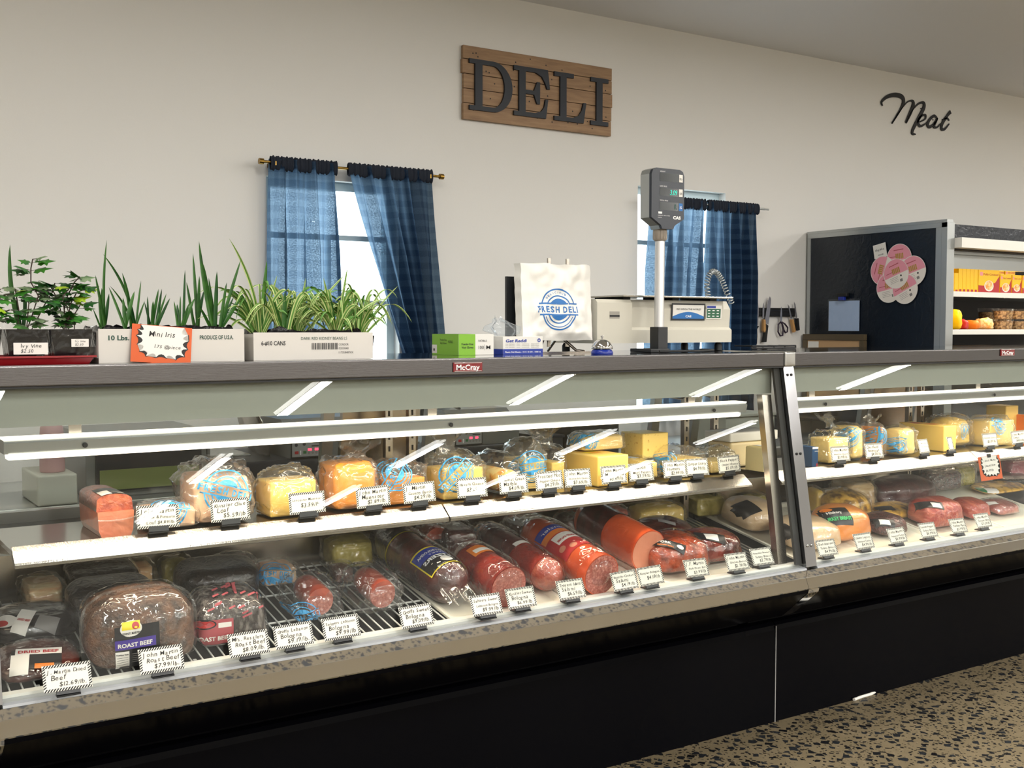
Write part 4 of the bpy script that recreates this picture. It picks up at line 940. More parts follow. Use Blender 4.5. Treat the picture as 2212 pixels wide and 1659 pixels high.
OUT = [(-.024, 0), (.024, 0), (.030, .012), (hw, .036), (hw, zt_ - zb_ - .02), (hw - .006, zt_ - zb_ - .006), (hw - .02, zt_ - zb_), (-hw + .02, zt_ - zb_), (-hw + .006, zt_ - zb_ - .006), (-hw, zt_ - zb_ - .02), (-hw, .036), (-.030, .012)]
f = frame((dx, ypol - .025, zb_), (1, -.0, 0), (0, 0, 1)); k = MB(); k.poly(OUT, f, DSP, .012); k.poly(OUT[::-1], lambda u, v, w=0: f(u, v, -.045), DSP)
n_ = len(OUT); vs = [f(a, b_, -.045) for a, b_ in OUT] + [f(a * .985, b_, 0) for a, b_ in OUT]; k.add(vs, [(i, (i + 1) % n_, n_ + (i + 1) % n_, n_ + i) for i in range(n_)], ALU); o = k.build('rear_display', t)
LCD = mat('display_window', C(8, 22, 24), .15); SEG = mat('green_digits', C(10, 60, 50), .5, emit=(.02, .9, .62, 1), estr=1.3); SEGD = mat('dim_green_digits', C(10, 60, 50), .5, emit=(.02, .5, .4, 1), estr=.12)
H_ = zt_ - zb_
for i, (v, s_t, m_, unit, um) in enumerate(((H_ * .787, '', SEG, 'lb', PAPER), (H_ * .544, '3.09', SEG, '$/lb', PAPER), (H_ * .31, '0.', SEGD, 'S', BLUEP))):
    k = MB(); rect(k, f, -.036, v, .046, v + .027, LCD, .0126); rect(k, f, .048, v + .001, .064, v + .026, um, .0126); text(k, unit, f, .056, v + .008, .011, BLKPRINT if um is PAPER else WHTPRINT, 'C', w=.013, width=.011)
    if s_t: text(k, s_t, f, .038, v + .005, .024, m_, 'R', w=.0131, width=.030 if len(s_t) > 2 else .012, shear=.12)
    text(k, ['WEIGHT', 'UNIT PRICE', 'TOTAL PRICE'][i], f, -.036, v + .0295, .006, WHTPRINT, w=.0126); k.build('display_row', o)
k = MB(); text(k, 'CAS', f, .022, .034, .014, WHTPRINT, w=.0126, width=.034, bold=.05); text(k, 'CAPACITY: 30lb x 0.01lb', f, -.044, .042, .0045, WHTPRINT, w=.0126, width=.052); text(k, 'CLASS III', f, -.044, .035, .0045, WHTPRINT, w=.0126); rect(k, f, -.042, .049, -.026, .056, WHTPRINT, .0126); k.build('maker_print', o)
# coiled cable
k = MB(); ctl = [at(px, py, y=3.10) for px, py in ((1529, 640), (1527, 612), (1534, 590), (1546, 588), (1558, 604), (1568, 628), (1580, 655))]; pts = []
T_ = 300
for i in range(T_ + 1):
    s = i / T_ * (len(ctl) - 1); j = min(int(s), len(ctl) - 2); q = s - j
    P0, P1, P2, P3 = ctl[max(j - 1, 0)], ctl[j], ctl[j + 1], ctl[min(j + 2, len(ctl) - 1)]
    p = 0.5 * (2 * P1 + (P2 - P0) * q + (2 * P0 - 5 * P1 + 4 * P2 - P3) * q * q + (3 * P1 - P0 - 3 * P2 + P3) * q ** 3)
    d = (P2 - P1).normalized(); sd = d.cross(Vector((0, 1, 0))); a = i / T_ * 2 * PI * 26; pts.append(p + (sd * math.cos(a) + Vector((0, 1, 0)) * math.sin(a)) * .0095)
k.tube(pts, .0022, ALU, 5); k.build('coiled_cable', t)
k = MB(); k.tube([(xp - .05, 2.80, CT + .004), (xp + .1, 2.78, CT + .004), (xp + .25, 2.86, CT + .004), (xp + .3, 2.98, CT + .004)], .004, RUBBER, 6); k.build('power_cable', t)
k = MB(); x = ux(1655, 3.08, 752)
for zz in (.012, .004): k.tube([(x - .12, 3.04, CT + zz), (x + .12, 3.04, CT + zz)], .0035, RUBBER, 8)
for a in (-.12, -.06, 0, .06, .12): k.tube([(x + a, 3.04, CT + .012), (x + a, 3.13, CT + .012)], .0025, RUBBER, 6); k.tube([(x + a, 3.04, CT + .0035), (x + a, 3.04, CT + .012)], .003, RUBBER, 6)
tag(k.build('wire_stand'), 'low black wire stand lying on the counter near the wall knives', 'rack')

# magnetic knife strip and what hangs on it
t = thing('knife_strip', 'black magnetic knife strip on the wall beside the right curtain', 'knife rack', (4.514, WY, 1.48))
ms = lambda px, py: at(1600 + px / 11.85, 620 + py / 11.85, y=WY - .024)
a = ms(120, 650); c = ms(1400, 640); zc = (a.z + c.z) / 2; box_part('strip', t, RUBBER, a.x, c.x, WY - .020, WY, zc - .023, zc + .023)
box_part('strip_rail', t, DKPLAS, a.x + .003, c.x - .003, WY - .0215, WY - .0202, zc + .006, zc + .012); box_part('strip_rail', t, DKPLAS, a.x + .003, c.x - .003, WY - .0215, WY - .0202, zc - .012, zc - .006)
KST = mat('knife_blade_steel', C(190, 188, 192), .35, .9); WOODH = mat('wooden_handle', C(184, 140, 86), .55); PURP = mat('purple_black_handle', C(38, 24, 44), .4)
def flat(name, parent, pts, mt, y, th):
    k = MB(); q = [ms(*p) for p in pts]; f = lambda u, v, w=0.0: Vector((u, y - w, v)); k.poly([(p.x, p.z) for p in q], f, mt, th); b_ = [(p.x, p.z) for p in q][::-1]; k.poly(b_, lambda u, v, w=0.0: Vector((u, y, v)), mt); return k.build(name, parent)
KN = [('thin boning knife with a dark guarded handle, leftmost on the strip', [(245, 440), (255, 470), (235, 720), (230, 930), (175, 925), (190, 720), (220, 560)], [(130, 970), (215, 930), (245, 950), (250, 1040), (265, 1130), (260, 1390), (190, 1395), (165, 1100), (170, 1000)], DKPLAS),
    ('wide tapering chef knife with a black handle, second on the strip', [(400, 285), (440, 420), (455, 560), (445, 990), (340, 990), (350, 700), (368, 450)], [(310, 995), (440, 1000), (390, 1080), (395, 1250), (385, 1460), (280, 1440), (265, 1250)], RUBBER),
    ('narrow knife with a light wooden handle, third on the strip', [(560, 410), (585, 500), (575, 800), (540, 800), (540, 600)], [(540, 830), (590, 840), (600, 1100), (575, 1165), (540, 1120)], WOODH),
    ('long pale slicing knife with a black handle, fourth on the strip', [(735, 240), (765, 300), (760, 420), (700, 960), (600, 930), (640, 640), (690, 350)], [(600, 940), (670, 990), (620, 1410), (540, 1415), (570, 1250)], RUBBER),
    ('dark paring knife with a wooden handle, second from right on the strip', [(1200, 445), (1240, 500), (1310, 800), (1275, 815), (1240, 650)], [(1270, 830), (1320, 830), (1380, 1130), (1335, 1165)], WOODH),
    ('small black-handled knife, rightmost on the strip', [(1360, 385), (1395, 440), (1440, 790), (1400, 790), (1385, 600)], [(1395, 800), (1450, 800), (1480, 1100), (1430, 1120), (1400, 1000)], RUBBER)]
for i, (lb, bl, hd_, hm) in enumerate(KN):
    p = ms(*bl[0]); t = thing('kitchen_knife', lb, 'knife', (p.x, WY - .024, p.z - .2), 'knives on the wall strip'); yy = WY - .0225 - (.004 if i == 2 else 0) - (.0 if i != 3 else .002)
    flat('blade', t, bl, KST, yy, .002); flat('handle', t, hd_, hm, yy + .006, .016)
t = thing('scissors', 'dark purple-handled scissors hanging closed on the knife strip', 'scissors', (ms(1030, 900).x, WY - .024, ms(0, 1250).z)); flat('blade', t, [(1035, 505), (1050, 620), (1050, 900), (1000, 880), (1010, 650)], KST, WY - .0225, .003)
for pts in ([(1010, 900), (950, 960), (945, 1150), (1000, 1250), (1060, 1240), (1075, 1100), (1050, 950)], [(1050, 900), (1120, 950), (1190, 1040), (1180, 1150), (1130, 1170), (1090, 1100), (1060, 980)]):
    k = MB(); k.tube([ms(*p) + Vector((0, -.002, 0)) for p in pts], .0045, PURP, 8, closed=True); k.build('handle_loop', t)
# ---------------------------------------------------------------- food in the cases
CH_Y = mat('pale_yellow_cheese', C(248, 208, 108), 0.5, sss=.15); CH_C = mat('cream_cheese_block', C(248, 216, 136), 0.5, sss=.15)
CH_O = mat('orange_cheese', C(246, 158, 58), 0.5, sss=.15); CH_D = mat('deep_orange_cheese', C(248, 132, 10), 0.45)
CH_M = mat('marbled_cheese', C(240, 160, 50), 0.5, col2=C(250, 220, 140), scale=28, lo=.42, hi=.58); CH_W = mat('white_sliced_cheese', C(246, 232, 176), 0.5)
CH_P = mat('pepper_cheese', C(246, 214, 120), 0.5, col2=C(206, 150, 40), scale=90, lo=.62, hi=.72)
HAMP = mat('pale_sliced_loaf', C(232, 178, 146), 0.5, col2=C(244, 208, 170), scale=22)
LOAFP = mat('pink_meat_loaf', C(214, 122, 92), 0.35, col2=C(226, 142, 108), scale=12, coat=.6); LOAFT = mat('baked_loaf_top', C(150, 66, 46), 0.35, col2=C(192, 104, 70), scale=60, coat=.7, bump=.4, bscale=90)
DRYB = mat('dried_beef', C(58, 18, 15), 0.3, col2=C(96, 34, 24), scale=14, coat=.8, bump=.3, bscale=60); DRKF = mat('dark_vacuum_film', C(34, 31, 33), 0.25, coat=.8, bump=.4, bscale=30)
BEEF = mat('roasted_beef_crust', C(48, 30, 22), 0.42, col2=C(112, 72, 46), scale=38, coat=.5, bump=.7, bscale=120, detail=8); BEEFD = mat('dark_roast_crust', C(12, 10, 11), 0.3, col2=C(34, 24, 20), scale=30, coat=.6, bump=.5, bscale=70)
BARK = mat('salted_roast_crust', C(52, 42, 40), 0.5, col2=C(150, 140, 132), scale=70, stretch=(1, 1, .35), coat=.4, bump=.8, bscale=150, lo=.5, hi=.72, detail=8)
PORK = mat('marbled_bacon', C(224, 168, 140), 0.4, col2=C(244, 226, 200), scale=16, stretch=(1, 1, 5), coat=.5)
BOLO = mat('bologna_cut', C(158, 78, 66), 0.35, col2=C(206, 134, 118), scale=150, coat=.5, lo=.45, hi=.7, detail=6); BOLR = mat('bologna_casing', C(140, 46, 32), 0.3, col2=C(176, 78, 54), scale=20, coat=.7)
SALD = mat('dark_casing_and_rear_shade', C(56, 17, 16), 0.3, col2=C(92, 30, 26), scale=30, coat=.8, bump=.2, bscale=60); SALC = mat('salami_cut', C(168, 62, 48), 0.35, col2=C(206, 110, 90), scale=110, coat=.5)  # the chub's own dark casing; also shade coloured onto two roll rears
REDS = mat('red_salami_casing', C(158, 44, 28), 0.25, col2=C(112, 28, 20), scale=14, coat=.9, bump=.5, bscale=50); ORS = mat('orange_casing', C(214, 88, 42), 0.25, col2=C(180, 62, 28), scale=8, coat=.8)
PNKC = mat('pink_cut_face', C(206, 134, 106), 0.4, col2=C(190, 116, 88), scale=8, coat=.4); HAMO = mat('orange_smoked_ham', C(190, 74, 30), 0.28, col2=C(112, 34, 14), scale=34, coat=.8, bump=.6, bscale=60)
HAMR = mat('glossy_red_brown_meat', C(124, 34, 18), 0.2, col2=C(58, 14, 12), scale=18, coat=1.0, bump=.4, bscale=30); HAMX = mat('netted_red_ham', C(148, 44, 30), 0.28, col2=C(204, 112, 86), scale=46, stretch=(1, .3, 1), coat=.8, bump=.7, bscale=70, lo=.45, hi=.75)
TURK = mat('pale_turkey_breast', C(214, 186, 150), 0.28, col2=C(198, 164, 126), scale=10, coat=.8); HICK = mat('hickory_turkey', C(226, 146, 70), 0.3, col2=C(206, 120, 52), scale=10, coat=.8)
PEPT = mat('dark_peppered_meat', C(34, 12, 12), 0.35, col2=C(92, 40, 32), scale=70, coat=.7, bump=.8, bscale=90); YELT = mat('golden_browned_turkey', C(218, 168, 66), 0.35, col2=C(112, 78, 32), scale=26, coat=.7, lo=.45, hi=.62)
PURPM = mat('dark_red_ham', C(44, 14, 16), 0.3, col2=C(78, 28, 26), scale=20, coat=.8, bump=.3, bscale=40)
GREENS = mat('yellow_green_pickles', C(168, 158, 62), 0.4, col2=C(214, 196, 110), scale=30, coat=.4)
YBAG = glassmat('yellowish_bag_film', (.93, .90, .78), .9, rough=.12, milky=.38, milkcol=(.78, .72, .50, 1), crinkle=1.0, cscale=18, ior=1.8)
BAG = glassmat('bag_film', (.97, .97, .96), .9, rough=.12, milky=.32, milkcol=(.95, .93, .88, 1), crinkle=1.0, cscale=22, ior=1.75)
BAGC = glassmat('clear_bag_film', (.95, .96, .96), 1.0, rough=.07, milky=.14, milkcol=(.72, .72, .74, 1), crinkle=1.0, cscale=20, ior=1.9)
FILMV = glassmat('vacuum_film', (.97, .97, .97), 1.0, rough=.05, milky=.02, milkcol=(.7, .7, .7, 1), crinkle=1.0, cscale=24, ior=1.65)
LABW = mat('white_label', C(228, 222, 214), .5); LABK = mat('black_label', C(20, 20, 24), .35); LABB = mat('blue_label', C(18, 48, 150), .35); LABR = mat('red_label', C(178, 36, 38), .4); LABP = mat('purple_label', C(66, 44, 140), .4)
LABYL = mat('yellow_label', C(232, 210, 30), .4); LABG = mat('green_label', C(24, 110, 62), .4); LABPK = mat('pink_label', C(170, 76, 82), .5); LGRN = mat('bright_green_print', C(60, 190, 110), .5); LABGR = mat('grey_label', C(130, 126, 124), .5); LABO = mat('orange_label', C(222, 120, 30), .45)

SALR = mat('salami_front_casing', C(146, 44, 28), .3, col2=C(182, 84, 58), scale=60, coat=.8, bump=.5, bscale=80)
_b = {}
def ico(s):
    if s not in _b:
        b = bmesh.new(); bmesh.ops.create_icosphere(b, subdivisions=s, radius=1.0); b.verts.index_update()
        _b[s] = ([v.co.copy() for v in b.verts], [[v.index for v in f.verts] for f in b.faces]); b.free()
    return _b[s]
def sp(v, e): return math.copysign(abs(v) ** e, v)
def shellpts(c, hx, hy, hz, e=.5, sub=4, wr=.06, seed=0, rot=0.0, taper=0.0, fs=4.0, crease=.5, top=0.0, tilt=0.0, base=True):
    """rounded, wrinkled closed form about centre c; e: 1 = ellipsoid, small = boxy"""
    V, F = ico(sub); out = []; cr, sr = math.cos(rot), math.sin(rot); o = Vector((seed * 3.7, seed * 1.9, seed * .7)); m_ = min(hx, hy, hz)
    for v in V:
        d = noise.noise(v * fs * .6 + o) * .7 + crease * (.35 - abs(noise.noise(v * fs * 1.3 + o * 2))) + crease * .5 * (.3 - abs(noise.noise(v * fs * 3 + o)))
        e2 = e * (1 - .45 * min(1, max(0, -v.z) * 1.6)); x, y, z = sp(v.x, e2), sp(v.y, e2), sp(v.z, e)
        f = 1 - taper * max(0, z) ** 1.5
        if top: f *= 1 - top * max(0, z - .25) * 1.2
        x *= hx * f; y *= hy * f; z = z * hz
        n_ = v * d * wr * m_ * 2
        if base and v.z < -.3: n_.z = 0
        x += n_.x; y += n_.y; z += n_.z
        if tilt: z += tilt * y
        out.append(Vector((c[0] + x * cr - y * sr, c[1] + x * sr + y * cr, c[2] + z)))
    return out, F
def shell(name, parent, mt, *a, **k):
    V, F = shellpts(*a, **k); b = MB(); b.add(V, F, mt, True); o = b.build(name, parent); return BVHTree.FromPolygons(V, F), o
def extent(fn):
    """solve centre x, width and height so that the projected form fills a pixel box"""
    pass
CORN = [(sx, sy, sz) for sx in (-1, 1) for sy in (-1, 1) for sz in (-1, 1)]
BALL = [(math.cos(a) * math.cos(b), math.sin(a) * math.cos(b), math.sin(b)) for a in [i * PI / 8 for i in range(16)] for b in [j * PI / 12 for j in range(-6, 7)]]
def fit(pl, pr, pt, pb, surf, d, y=None, e=.5, h=None, ylim=(2.56, 3.02)):
    """centre (x, yfront), width and height for something of depth d standing on surf(y), filling photo box pl..pr, pt..pb"""
    S = [(sp(a, e), sp(b, e), sp(c, e)) for a, b, c in BALL]
    yf = y if y is not None else 2.7; w = .12; hh = h or .1; x = at((pl + pr) / 2, (pt + pb) / 2, y=yf).x
    for _ in range(40):
        z0 = surf(yf + d * .5); P = [proj((x + a * w / 2, yf + d / 2 + b * d / 2, z0 + hh / 2 + c * hh / 2)) for a, b, c in S]
        L_, R_ = min(p[0] for p in P), max(p[0] for p in P); T_, B_ = min(p[1] for p in P), max(p[1] for p in P)
        s = (R_ - L_) / max(w + d * .45, .02)
        x += ((pl + pr) - (L_ + R_)) / 2 / s * .9; w = max(.03, w + ((pr - pl) - (R_ - L_)) / s * .8)
        if h is None: hh = max(.02, hh + ((B_ - pt) - (B_ - T_)) / s * .8)
        if y is None: yf = min(ylim[1] - d * .4, max(ylim[0], yf + (B_ - pb) / 260 * .6))
    return x, yf, w, hh, surf(yf + d * .5)
SH = lambda y: SHZ + .0005
RK = lambda y: deckz(y) + .0015
def wrapfr(bvh, o, eu, ev, dr, off=.0015):
    o, eu, ev, dr = Vector(o), Vector(eu).normalized(), Vector(ev).normalized(), Vector(dr).normalized()
    def f(u, v, w=0.0):
        p = o + eu * u + ev * v; h = bvh.ray_cast(p - dr * .35, dr)
        if h[0] is None:
            h = bvh.find_nearest(p)
        return h[0] - dr * (off + w)
    return f
def grect(mb, fr, u0, v0, u1, v1, mt, w=0.0, n=8, m=8):
    mb.sheet(lambda a, b: fr(u0 + (u1 - u0) * a, v0 + (v1 - v0) * b, w), n, m, mt, True)
def facing(px, py, bvh, roll=0.0, tiltup=0.0, off=.0015):
    """frame on the surface seen at a photo pixel, turned by roll"""
    d = (at(px, py, y=4.0) - CAM).normalized(); h = bvh.ray_cast(CAM, d)
    o = h[0] if h[0] is not None else bvh.find_nearest(at(px, py, y=2.75))[0]
    eu = Vector((1, -.15, 0)).normalized(); ev = Vector((0, -.0, 1)); dr = Vector((.15, 1, -.0 - tiltup)).normalized(); ev = eu.cross(-dr).normalized(); ev = -ev if ev.z < 0 else ev
    c, s = math.cos(roll), math.sin(roll); a, b = eu * c + ev * s, ev * c - eu * s
    return wrapfr(bvh, o, a, b, dr, off)
def logo_on(parent, bvh, px, py, R_, roll=0.0, tiltup=0.3):
    k = MB(); put_logo(k, facing(px, py, bvh, roll, tiltup, .0022), R_, BLUEPF); k.build('bag_print', parent)
def neck(parent, x, y, z, r, h, mt, seed, lean=(0, 0), n=40, m=14):
    """gathered loose top of a bag"""
    k = MB(); rn = random.Random(seed); p1, p2 = rn.uniform(0, 6), rn.uniform(0, 6)
    def f(u, v):
        a = 2 * PI * u; rr = r * (1 - .55 * math.sin(PI * min(1, v * 1.3)) ** .8 + .35 * v) * (1 + .16 * math.sin(5 * a + p1) + .10 * math.sin(9 * a + p2 + v * 3))
        return Vector((x + rr * math.cos(a) + lean[0] * v, y + rr * .55 * math.sin(a) + lean[1] * v, z + h * v + .01 * math.sin(3 * a + p1) * v))
    k.sheet(f, n, m, mt); return k.build('bag_neck', parent)

def bagged(name, label, cat, px, surf, d, body, bmat, bag=BAG, y=None, be=.35, logo=None, seed=1, top=0.0, neckp=None, grp=None, infl=.010, rot=0.0, crease=.6, hfrac=1.0):
    """a block, loaf or ball of food inside a plastic bag; px = photo box of the bag"""
    pl, pr, pt, pb = px; x, yf, w, h, z0 = fit(pl, pr, pt, pb, surf, d, y=y, e=.6)
    sl = 0.195 if surf is RK else 0.0
    t = thing(name, label, cat, (x, yf + d / 2, z0), grp); c = (x, yf + d / 2)
    bw, bd, bh = w / 2 - infl, d / 2 - infl, (h * hfrac) / 2 - infl * .6
    if body == 'block':
        k = MB(); M_ = Matrix.Translation((c[0], c[1], z0 + .0025)) @ Matrix.Rotation(rot, 4, 'Z'); k.box(-bw * .92, bw * .92, -bd * .92, bd * .92, 0, bh * 1.9, bmat, .006, 3, mtx=M_); k.build('cheese_block', t)
    elif body == 'log':
        k = MB(); r = min(bw, bh) * .95; pts = [(c[0], c[1] - bd + i * bd * 2 / 8, z0 + r + .003 + sl * (c[1] - bd + i * bd * 2 / 8 - yf)) for i in range(9)]; k.tube(pts, r, bmat, 28); k.build('cheese_log', t)
    elif body == 'lump':
        shell('contents', t, bmat, (c[0], c[1], z0 + bh + .003), bw * .95, bd * .95, bh, e=be, wr=.08, seed=seed + 9, rot=rot, tilt=sl, sub=4)
    elif body == 'face':     # cut end facing the viewer
        r = min(bw, bh) * .97; k = MB(); k.tube([(c[0], yf + infl + i * bd * .22, z0 + r + .004 + sl * i * bd * .22) for i in range(9)], [r * q for q in (.97, 1, 1, 1, 1, 1, .98, .9, .7)], BOLR, 32, caps=True); k.build('contents', t)
        k = MB(); disc(k, frame((c[0], yf + infl - .001, z0 + r + .004), (1, 0, 0), (0, 0, 1)), 0, 0, r * .95, bmat, w=.0006); k.build('cut_face', t)
    bv, o = shell('bag', t, bag, (c[0], c[1], z0 + h / 2 + .0012), w / 2, d / 2, h / 2, e=.62, wr=.16, seed=seed, rot=rot * .5, top=top, crease=crease, fs=4.5, sub=5 if w > .12 else 4, tilt=sl)
    if logo: logo_on(t, bv, *logo)
    if neckp: neck(t, x + neckp[0], c[1] + neckp[1], z0 + h - .012, neckp[2], neckp[3], bag, seed, lean=(neckp[4] if len(neckp) > 4 else 0, 0))
    return t, bv, (x, yf, w, h, z0)

# ---- upper shelf of the near case, left to right
UG = 'wrapped meats and cheeses on the upper shelf'
x, yf, w, h, z0 = fit(177, 284, 1050, 1170, SH, .20, y=2.755, e=.3)
t = thing('pickle_loaf', 'film-wrapped pink meat loaf with a dark baked top, leftmost on the upper shelf', 'meat', (x, yf + .1, z0), UG)
k = MB(); n_ = 16; prof = [(-w * .40, 0), (w * .40, 0), (w * .47, h * .15), (w * .5, h * .6), (w * .48, h * .85)] + [(w * .48 * math.cos(a), h * .85 + h * .15 * math.sin(a)) for a in [PI * i / 10 for i in range(1, 10)]] + [(-w * .48, h * .85), (-w * .5, h * .6), (-w * .47, h * .15)]
lo = [p for p in prof if p[1] <= h * .6 + 1e-6]; k.prism([(x + a, z0 + b_) for a, b_ in lo], yf, yf + .2, LOAFP, 'y', False); k.build('loaf', t)
k = MB(); up = [p for p in prof if p[1] >= h * .6 - 1e-6]; k.prism([(x + a * 1.01, z0 + b_ + .0004) for a, b_ in up], yf + .012, yf + .2, LOAFT, 'y', True)
ks = k; ks.build('baked_crust', t)
V = [Vector(v) for v in k.v]; bv = BVHTree.FromPolygons(V, k.f)
k = MB(); k.add([(x + a * s_ * .98, yf + dy_, z0 + .001 + b_ * .99) for s_, dy_ in ((1, -.003),) for a, b_ in prof], [tuple(range(len(prof)))], CLEARF); k.build('film_front', t)
k = MB(); k.tube([(x - w * .52, yf - .002, z0 + h * .42), (x - w * .2, yf - .005, z0 + h * .40), (x + w * .2, yf - .005, z0 + h * .405), (x + w * .54, yf - .001, z0 + h * .44), (x + w * .58, yf, z0 + h * .62)], .0022, BAG, 6); k.build('film_seam', t)
fr = frame((x - w * .33, yf + .010, z0 + h * .84), (1, 0, 0), (0, .5, 1)); k = MB(); 
def topfr(u, v, w_=0.0):
    a = max(-.98, min(.98, (u) / (w * .48))); zz = z0 + h * .85 + h * .15 * math.sqrt(1 - a * a); return Vector((x + u, yf + .022 + v, zz + .0014 + w_))
grect(k, topfr, -w * .34, -.008, w * .36, .10, LABK, n=14, m=4); grect(k, topfr, -w * .34, -.008, -w * .05, .05, LABW, .0006, n=8, m=3); grect(k, topfr, .0, .02, w * .3, .03, LABGR, .0006, n=8, m=2); grect(k, topfr, .01, .0, w * .3, .008, LABW, .0006, n=8, m=2)
k.build('label', t)

bagged('bagged_loaf', 'small bagged sliced loaf with a blue print on top, beside the pink meat loaf', 'meat', (287, 430, 1078, 1160), SH, .15, 'lump', HAMP, logo=(365, 1095, .045, .1, .9), seed=2, grp=UG, y=2.76)
bagged('bagged_loaf', 'large round bagged pale meat loaf with a blue print on its right side', 'meat', (380, 546, 988, 1136), SH, .20, 'lump', HAMP, logo=(490, 1062, .058, -.28, .2), seed=3, grp=UG, y=2.77, hfrac=.82, top=.12)
bagged('bagged_cheese', 'bagged pale yellow cheese block left of the orange cheese', 'cheese', (548, 687, 1006, 1110), SH, .14, 'block', CH_Y, seed=4, grp=UG, y=2.775, hfrac=.86, top=.25)
bagged('bagged_cheese', 'bagged bright orange cheese with a loose folded bag top', 'cheese', (683, 815, 985, 1100), SH, .16, 'lump', CH_O, seed=5, grp=UG, y=2.775, top=.1, neckp=(.02, 0, .045, .05, .02))
bagged('bagged_cheese', 'orange cheese in a bag printed blue, right of the bright orange one', 'cheese', (790, 920, 990, 1100), SH, .15, 'block', CH_O, logo=(852, 1022, .052, .95, .5), seed=6, grp=UG, y=2.79, hfrac=.72, top=.1)
bagged('bagged_cheese', 'yellow cheese block in a printed bag with a tall pointed top', 'cheese', (915, 1045, 976, 1086), SH, .15, 'block', CH_Y, logo=(988, 1024, .052, .72, .3), seed=7, grp=UG, y=2.785, hfrac=.8, neckp=(-.02, .02, .045, .09, .01))
bagged('bagged_cheese', 'round orange and cream marbled cheese log in a clear bag', 'cheese', (1022, 1120, 974, 1076), SH, .17, 'log', CH_M, bag=BAGC, seed=8, grp=UG, y=2.80)
bagged('bagged_cheese', 'bagged cheese with a blue printed bar reading FRESH DELI, left of the knotted bag', 'cheese', (1085, 1180, 946, 1070), SH, .15, 'block', CH_C, logo=(1150, 1008, .050, .12, .2), seed=9, grp=UG, y=2.83, hfrac=.7, top=.15)
bagged('bagged_cheese', 'yellow cheese block in a bag knotted into a big loose tuft', 'cheese', (1150, 1224, 960, 1052), SH, .13, 'block', CH_Y, seed=10, grp=UG, y=2.86, hfrac=.7, neckp=(-.03, 0, .055, .09, .0), bag=BAGC)
def plain(name, label, cat, px, surf, d, mt, y, grp=None, lab=None, seed=0):
    x, yf, w, h, z0 = fit(*px, surf, d, y=y, e=.25); t = thing(name, label, cat, (x, yf + d / 2, z0), grp)
    k = MB(); k.box(x - w / 2, x + w / 2, yf, yf + d, z0, z0 + h, mt, .006, 3); k.build('cheese_block', t); return t, (x, yf, w, h, z0)
t, q = plain('cheese_block', 'long plain pale yellow cheese block lying front to back mid shelf', 'cheese', (1218, 1352, 972, 1062), SH, .20, CH_Y, 2.78, UG)
k = MB(); f = frame((q[0] - q[2] * .3, q[1] + .07, q[4] + q[3] + .0004), (1, 0, 0), (0, 1, 0)); rect(k, f, 0, 0, .05, .05, LABYL, .0003); rect(k, f, .012, .008, .05, .03, LABO, .0005); k.build('label', t)
bagged('bagged_cheese', 'pale cheese in a blue printed bag lying on the long yellow block', 'cheese', (1226, 1350, 930, 992), lambda y: SHZ + q[3] * .97 + .004, .12, 'lump', CH_C, logo=(1262, 952, .045, .1, .8), seed=12, grp=UG, y=2.88)
t, q2 = plain('cheese_log', 'upright spotted pepper cheese block stacked high at mid right of the shelf', 'cheese', (1345, 1440, 930, 990), lambda y: SHZ + .062, .12, CH_P, 2.90, UG)
bagged('bagged_cheese', 'bagged pepper cheese under the upright spotted block', 'cheese', (1335, 1425, 985, 1050), SH, .16, 'lump', CH_P, bag=BAGC, seed=14, grp=UG, y=2.80)
bagged('bagged_cheese', 'cream cheese block in a creased printed bag, third from the joint post', 'cheese', (1400, 1520, 962, 1046), SH, .16, 'block', CH_Y, logo=(1425, 1000, .035, -.5, .3), seed=15, grp=UG, y=2.80, hfrac=.75)
bagged('bagged_cheese', 'small cream cheese piece in a very loose crumpled bag', 'cheese', (1490, 1592, 962, 1040), SH, .14, 'block', CH_C, seed=16, grp=UG, y=2.80, hfrac=.6, top=.2, bag=BAGC)
x, yf, w, h, z0 = fit(1530, 1672, 925, 1010, SH, .13, y=2.90, e=.3)
t = thing('lidded_tub', 'translucent tub with a white lid at the back of the shelf by the post', 'tub', (x, yf + .06, z0)); TUBM = mat('translucent_tub', C(226, 206, 160), .4, sss=.2)
w2 = w / 2
k = MB(); k.box(x - w2 * .92, x + w2 * .92, yf + .004, yf + .126, z0, z0 + h * .72, TUBM, .012, 3); k.build('tub_body', t); k = MB(); k.box(x - w2, x + w2, yf - .003, yf + .132, z0 + h * .72, z0 + h, WHITE, .008, 3); k.build('lid', t)
x, yf, w, h, z0 = fit(1612, 1668, 962, 1028, SH, .09, y=2.755, e=.25)
t = thing('sliced_cheese', 'stack of thin cheese slices with printed wrap beside the joint post', 'cheese', (x, yf + .05, z0), UG)
for i in range(12):
    a = x - w / 2 + w * i / 12; k = MB(); k.box(a + .0003, a + w / 12 - .0003, yf, yf + .088, z0, z0 + h - .004 + .003 * math.sin(i * 2), CH_W, .0006, 1); k.build('slice', t)
k = MB(); k.box(x - .0, x + w * .55, yf + .01, yf + .075, z0 + h, z0 + h + .0012, PAPER); k.box(x + w * .505, x + w * .52, yf - .001, yf + .05, z0 + .01, z0 + h * .6, mat('teal_print', C(20, 150, 170), .5)); k.build('wrap', t)

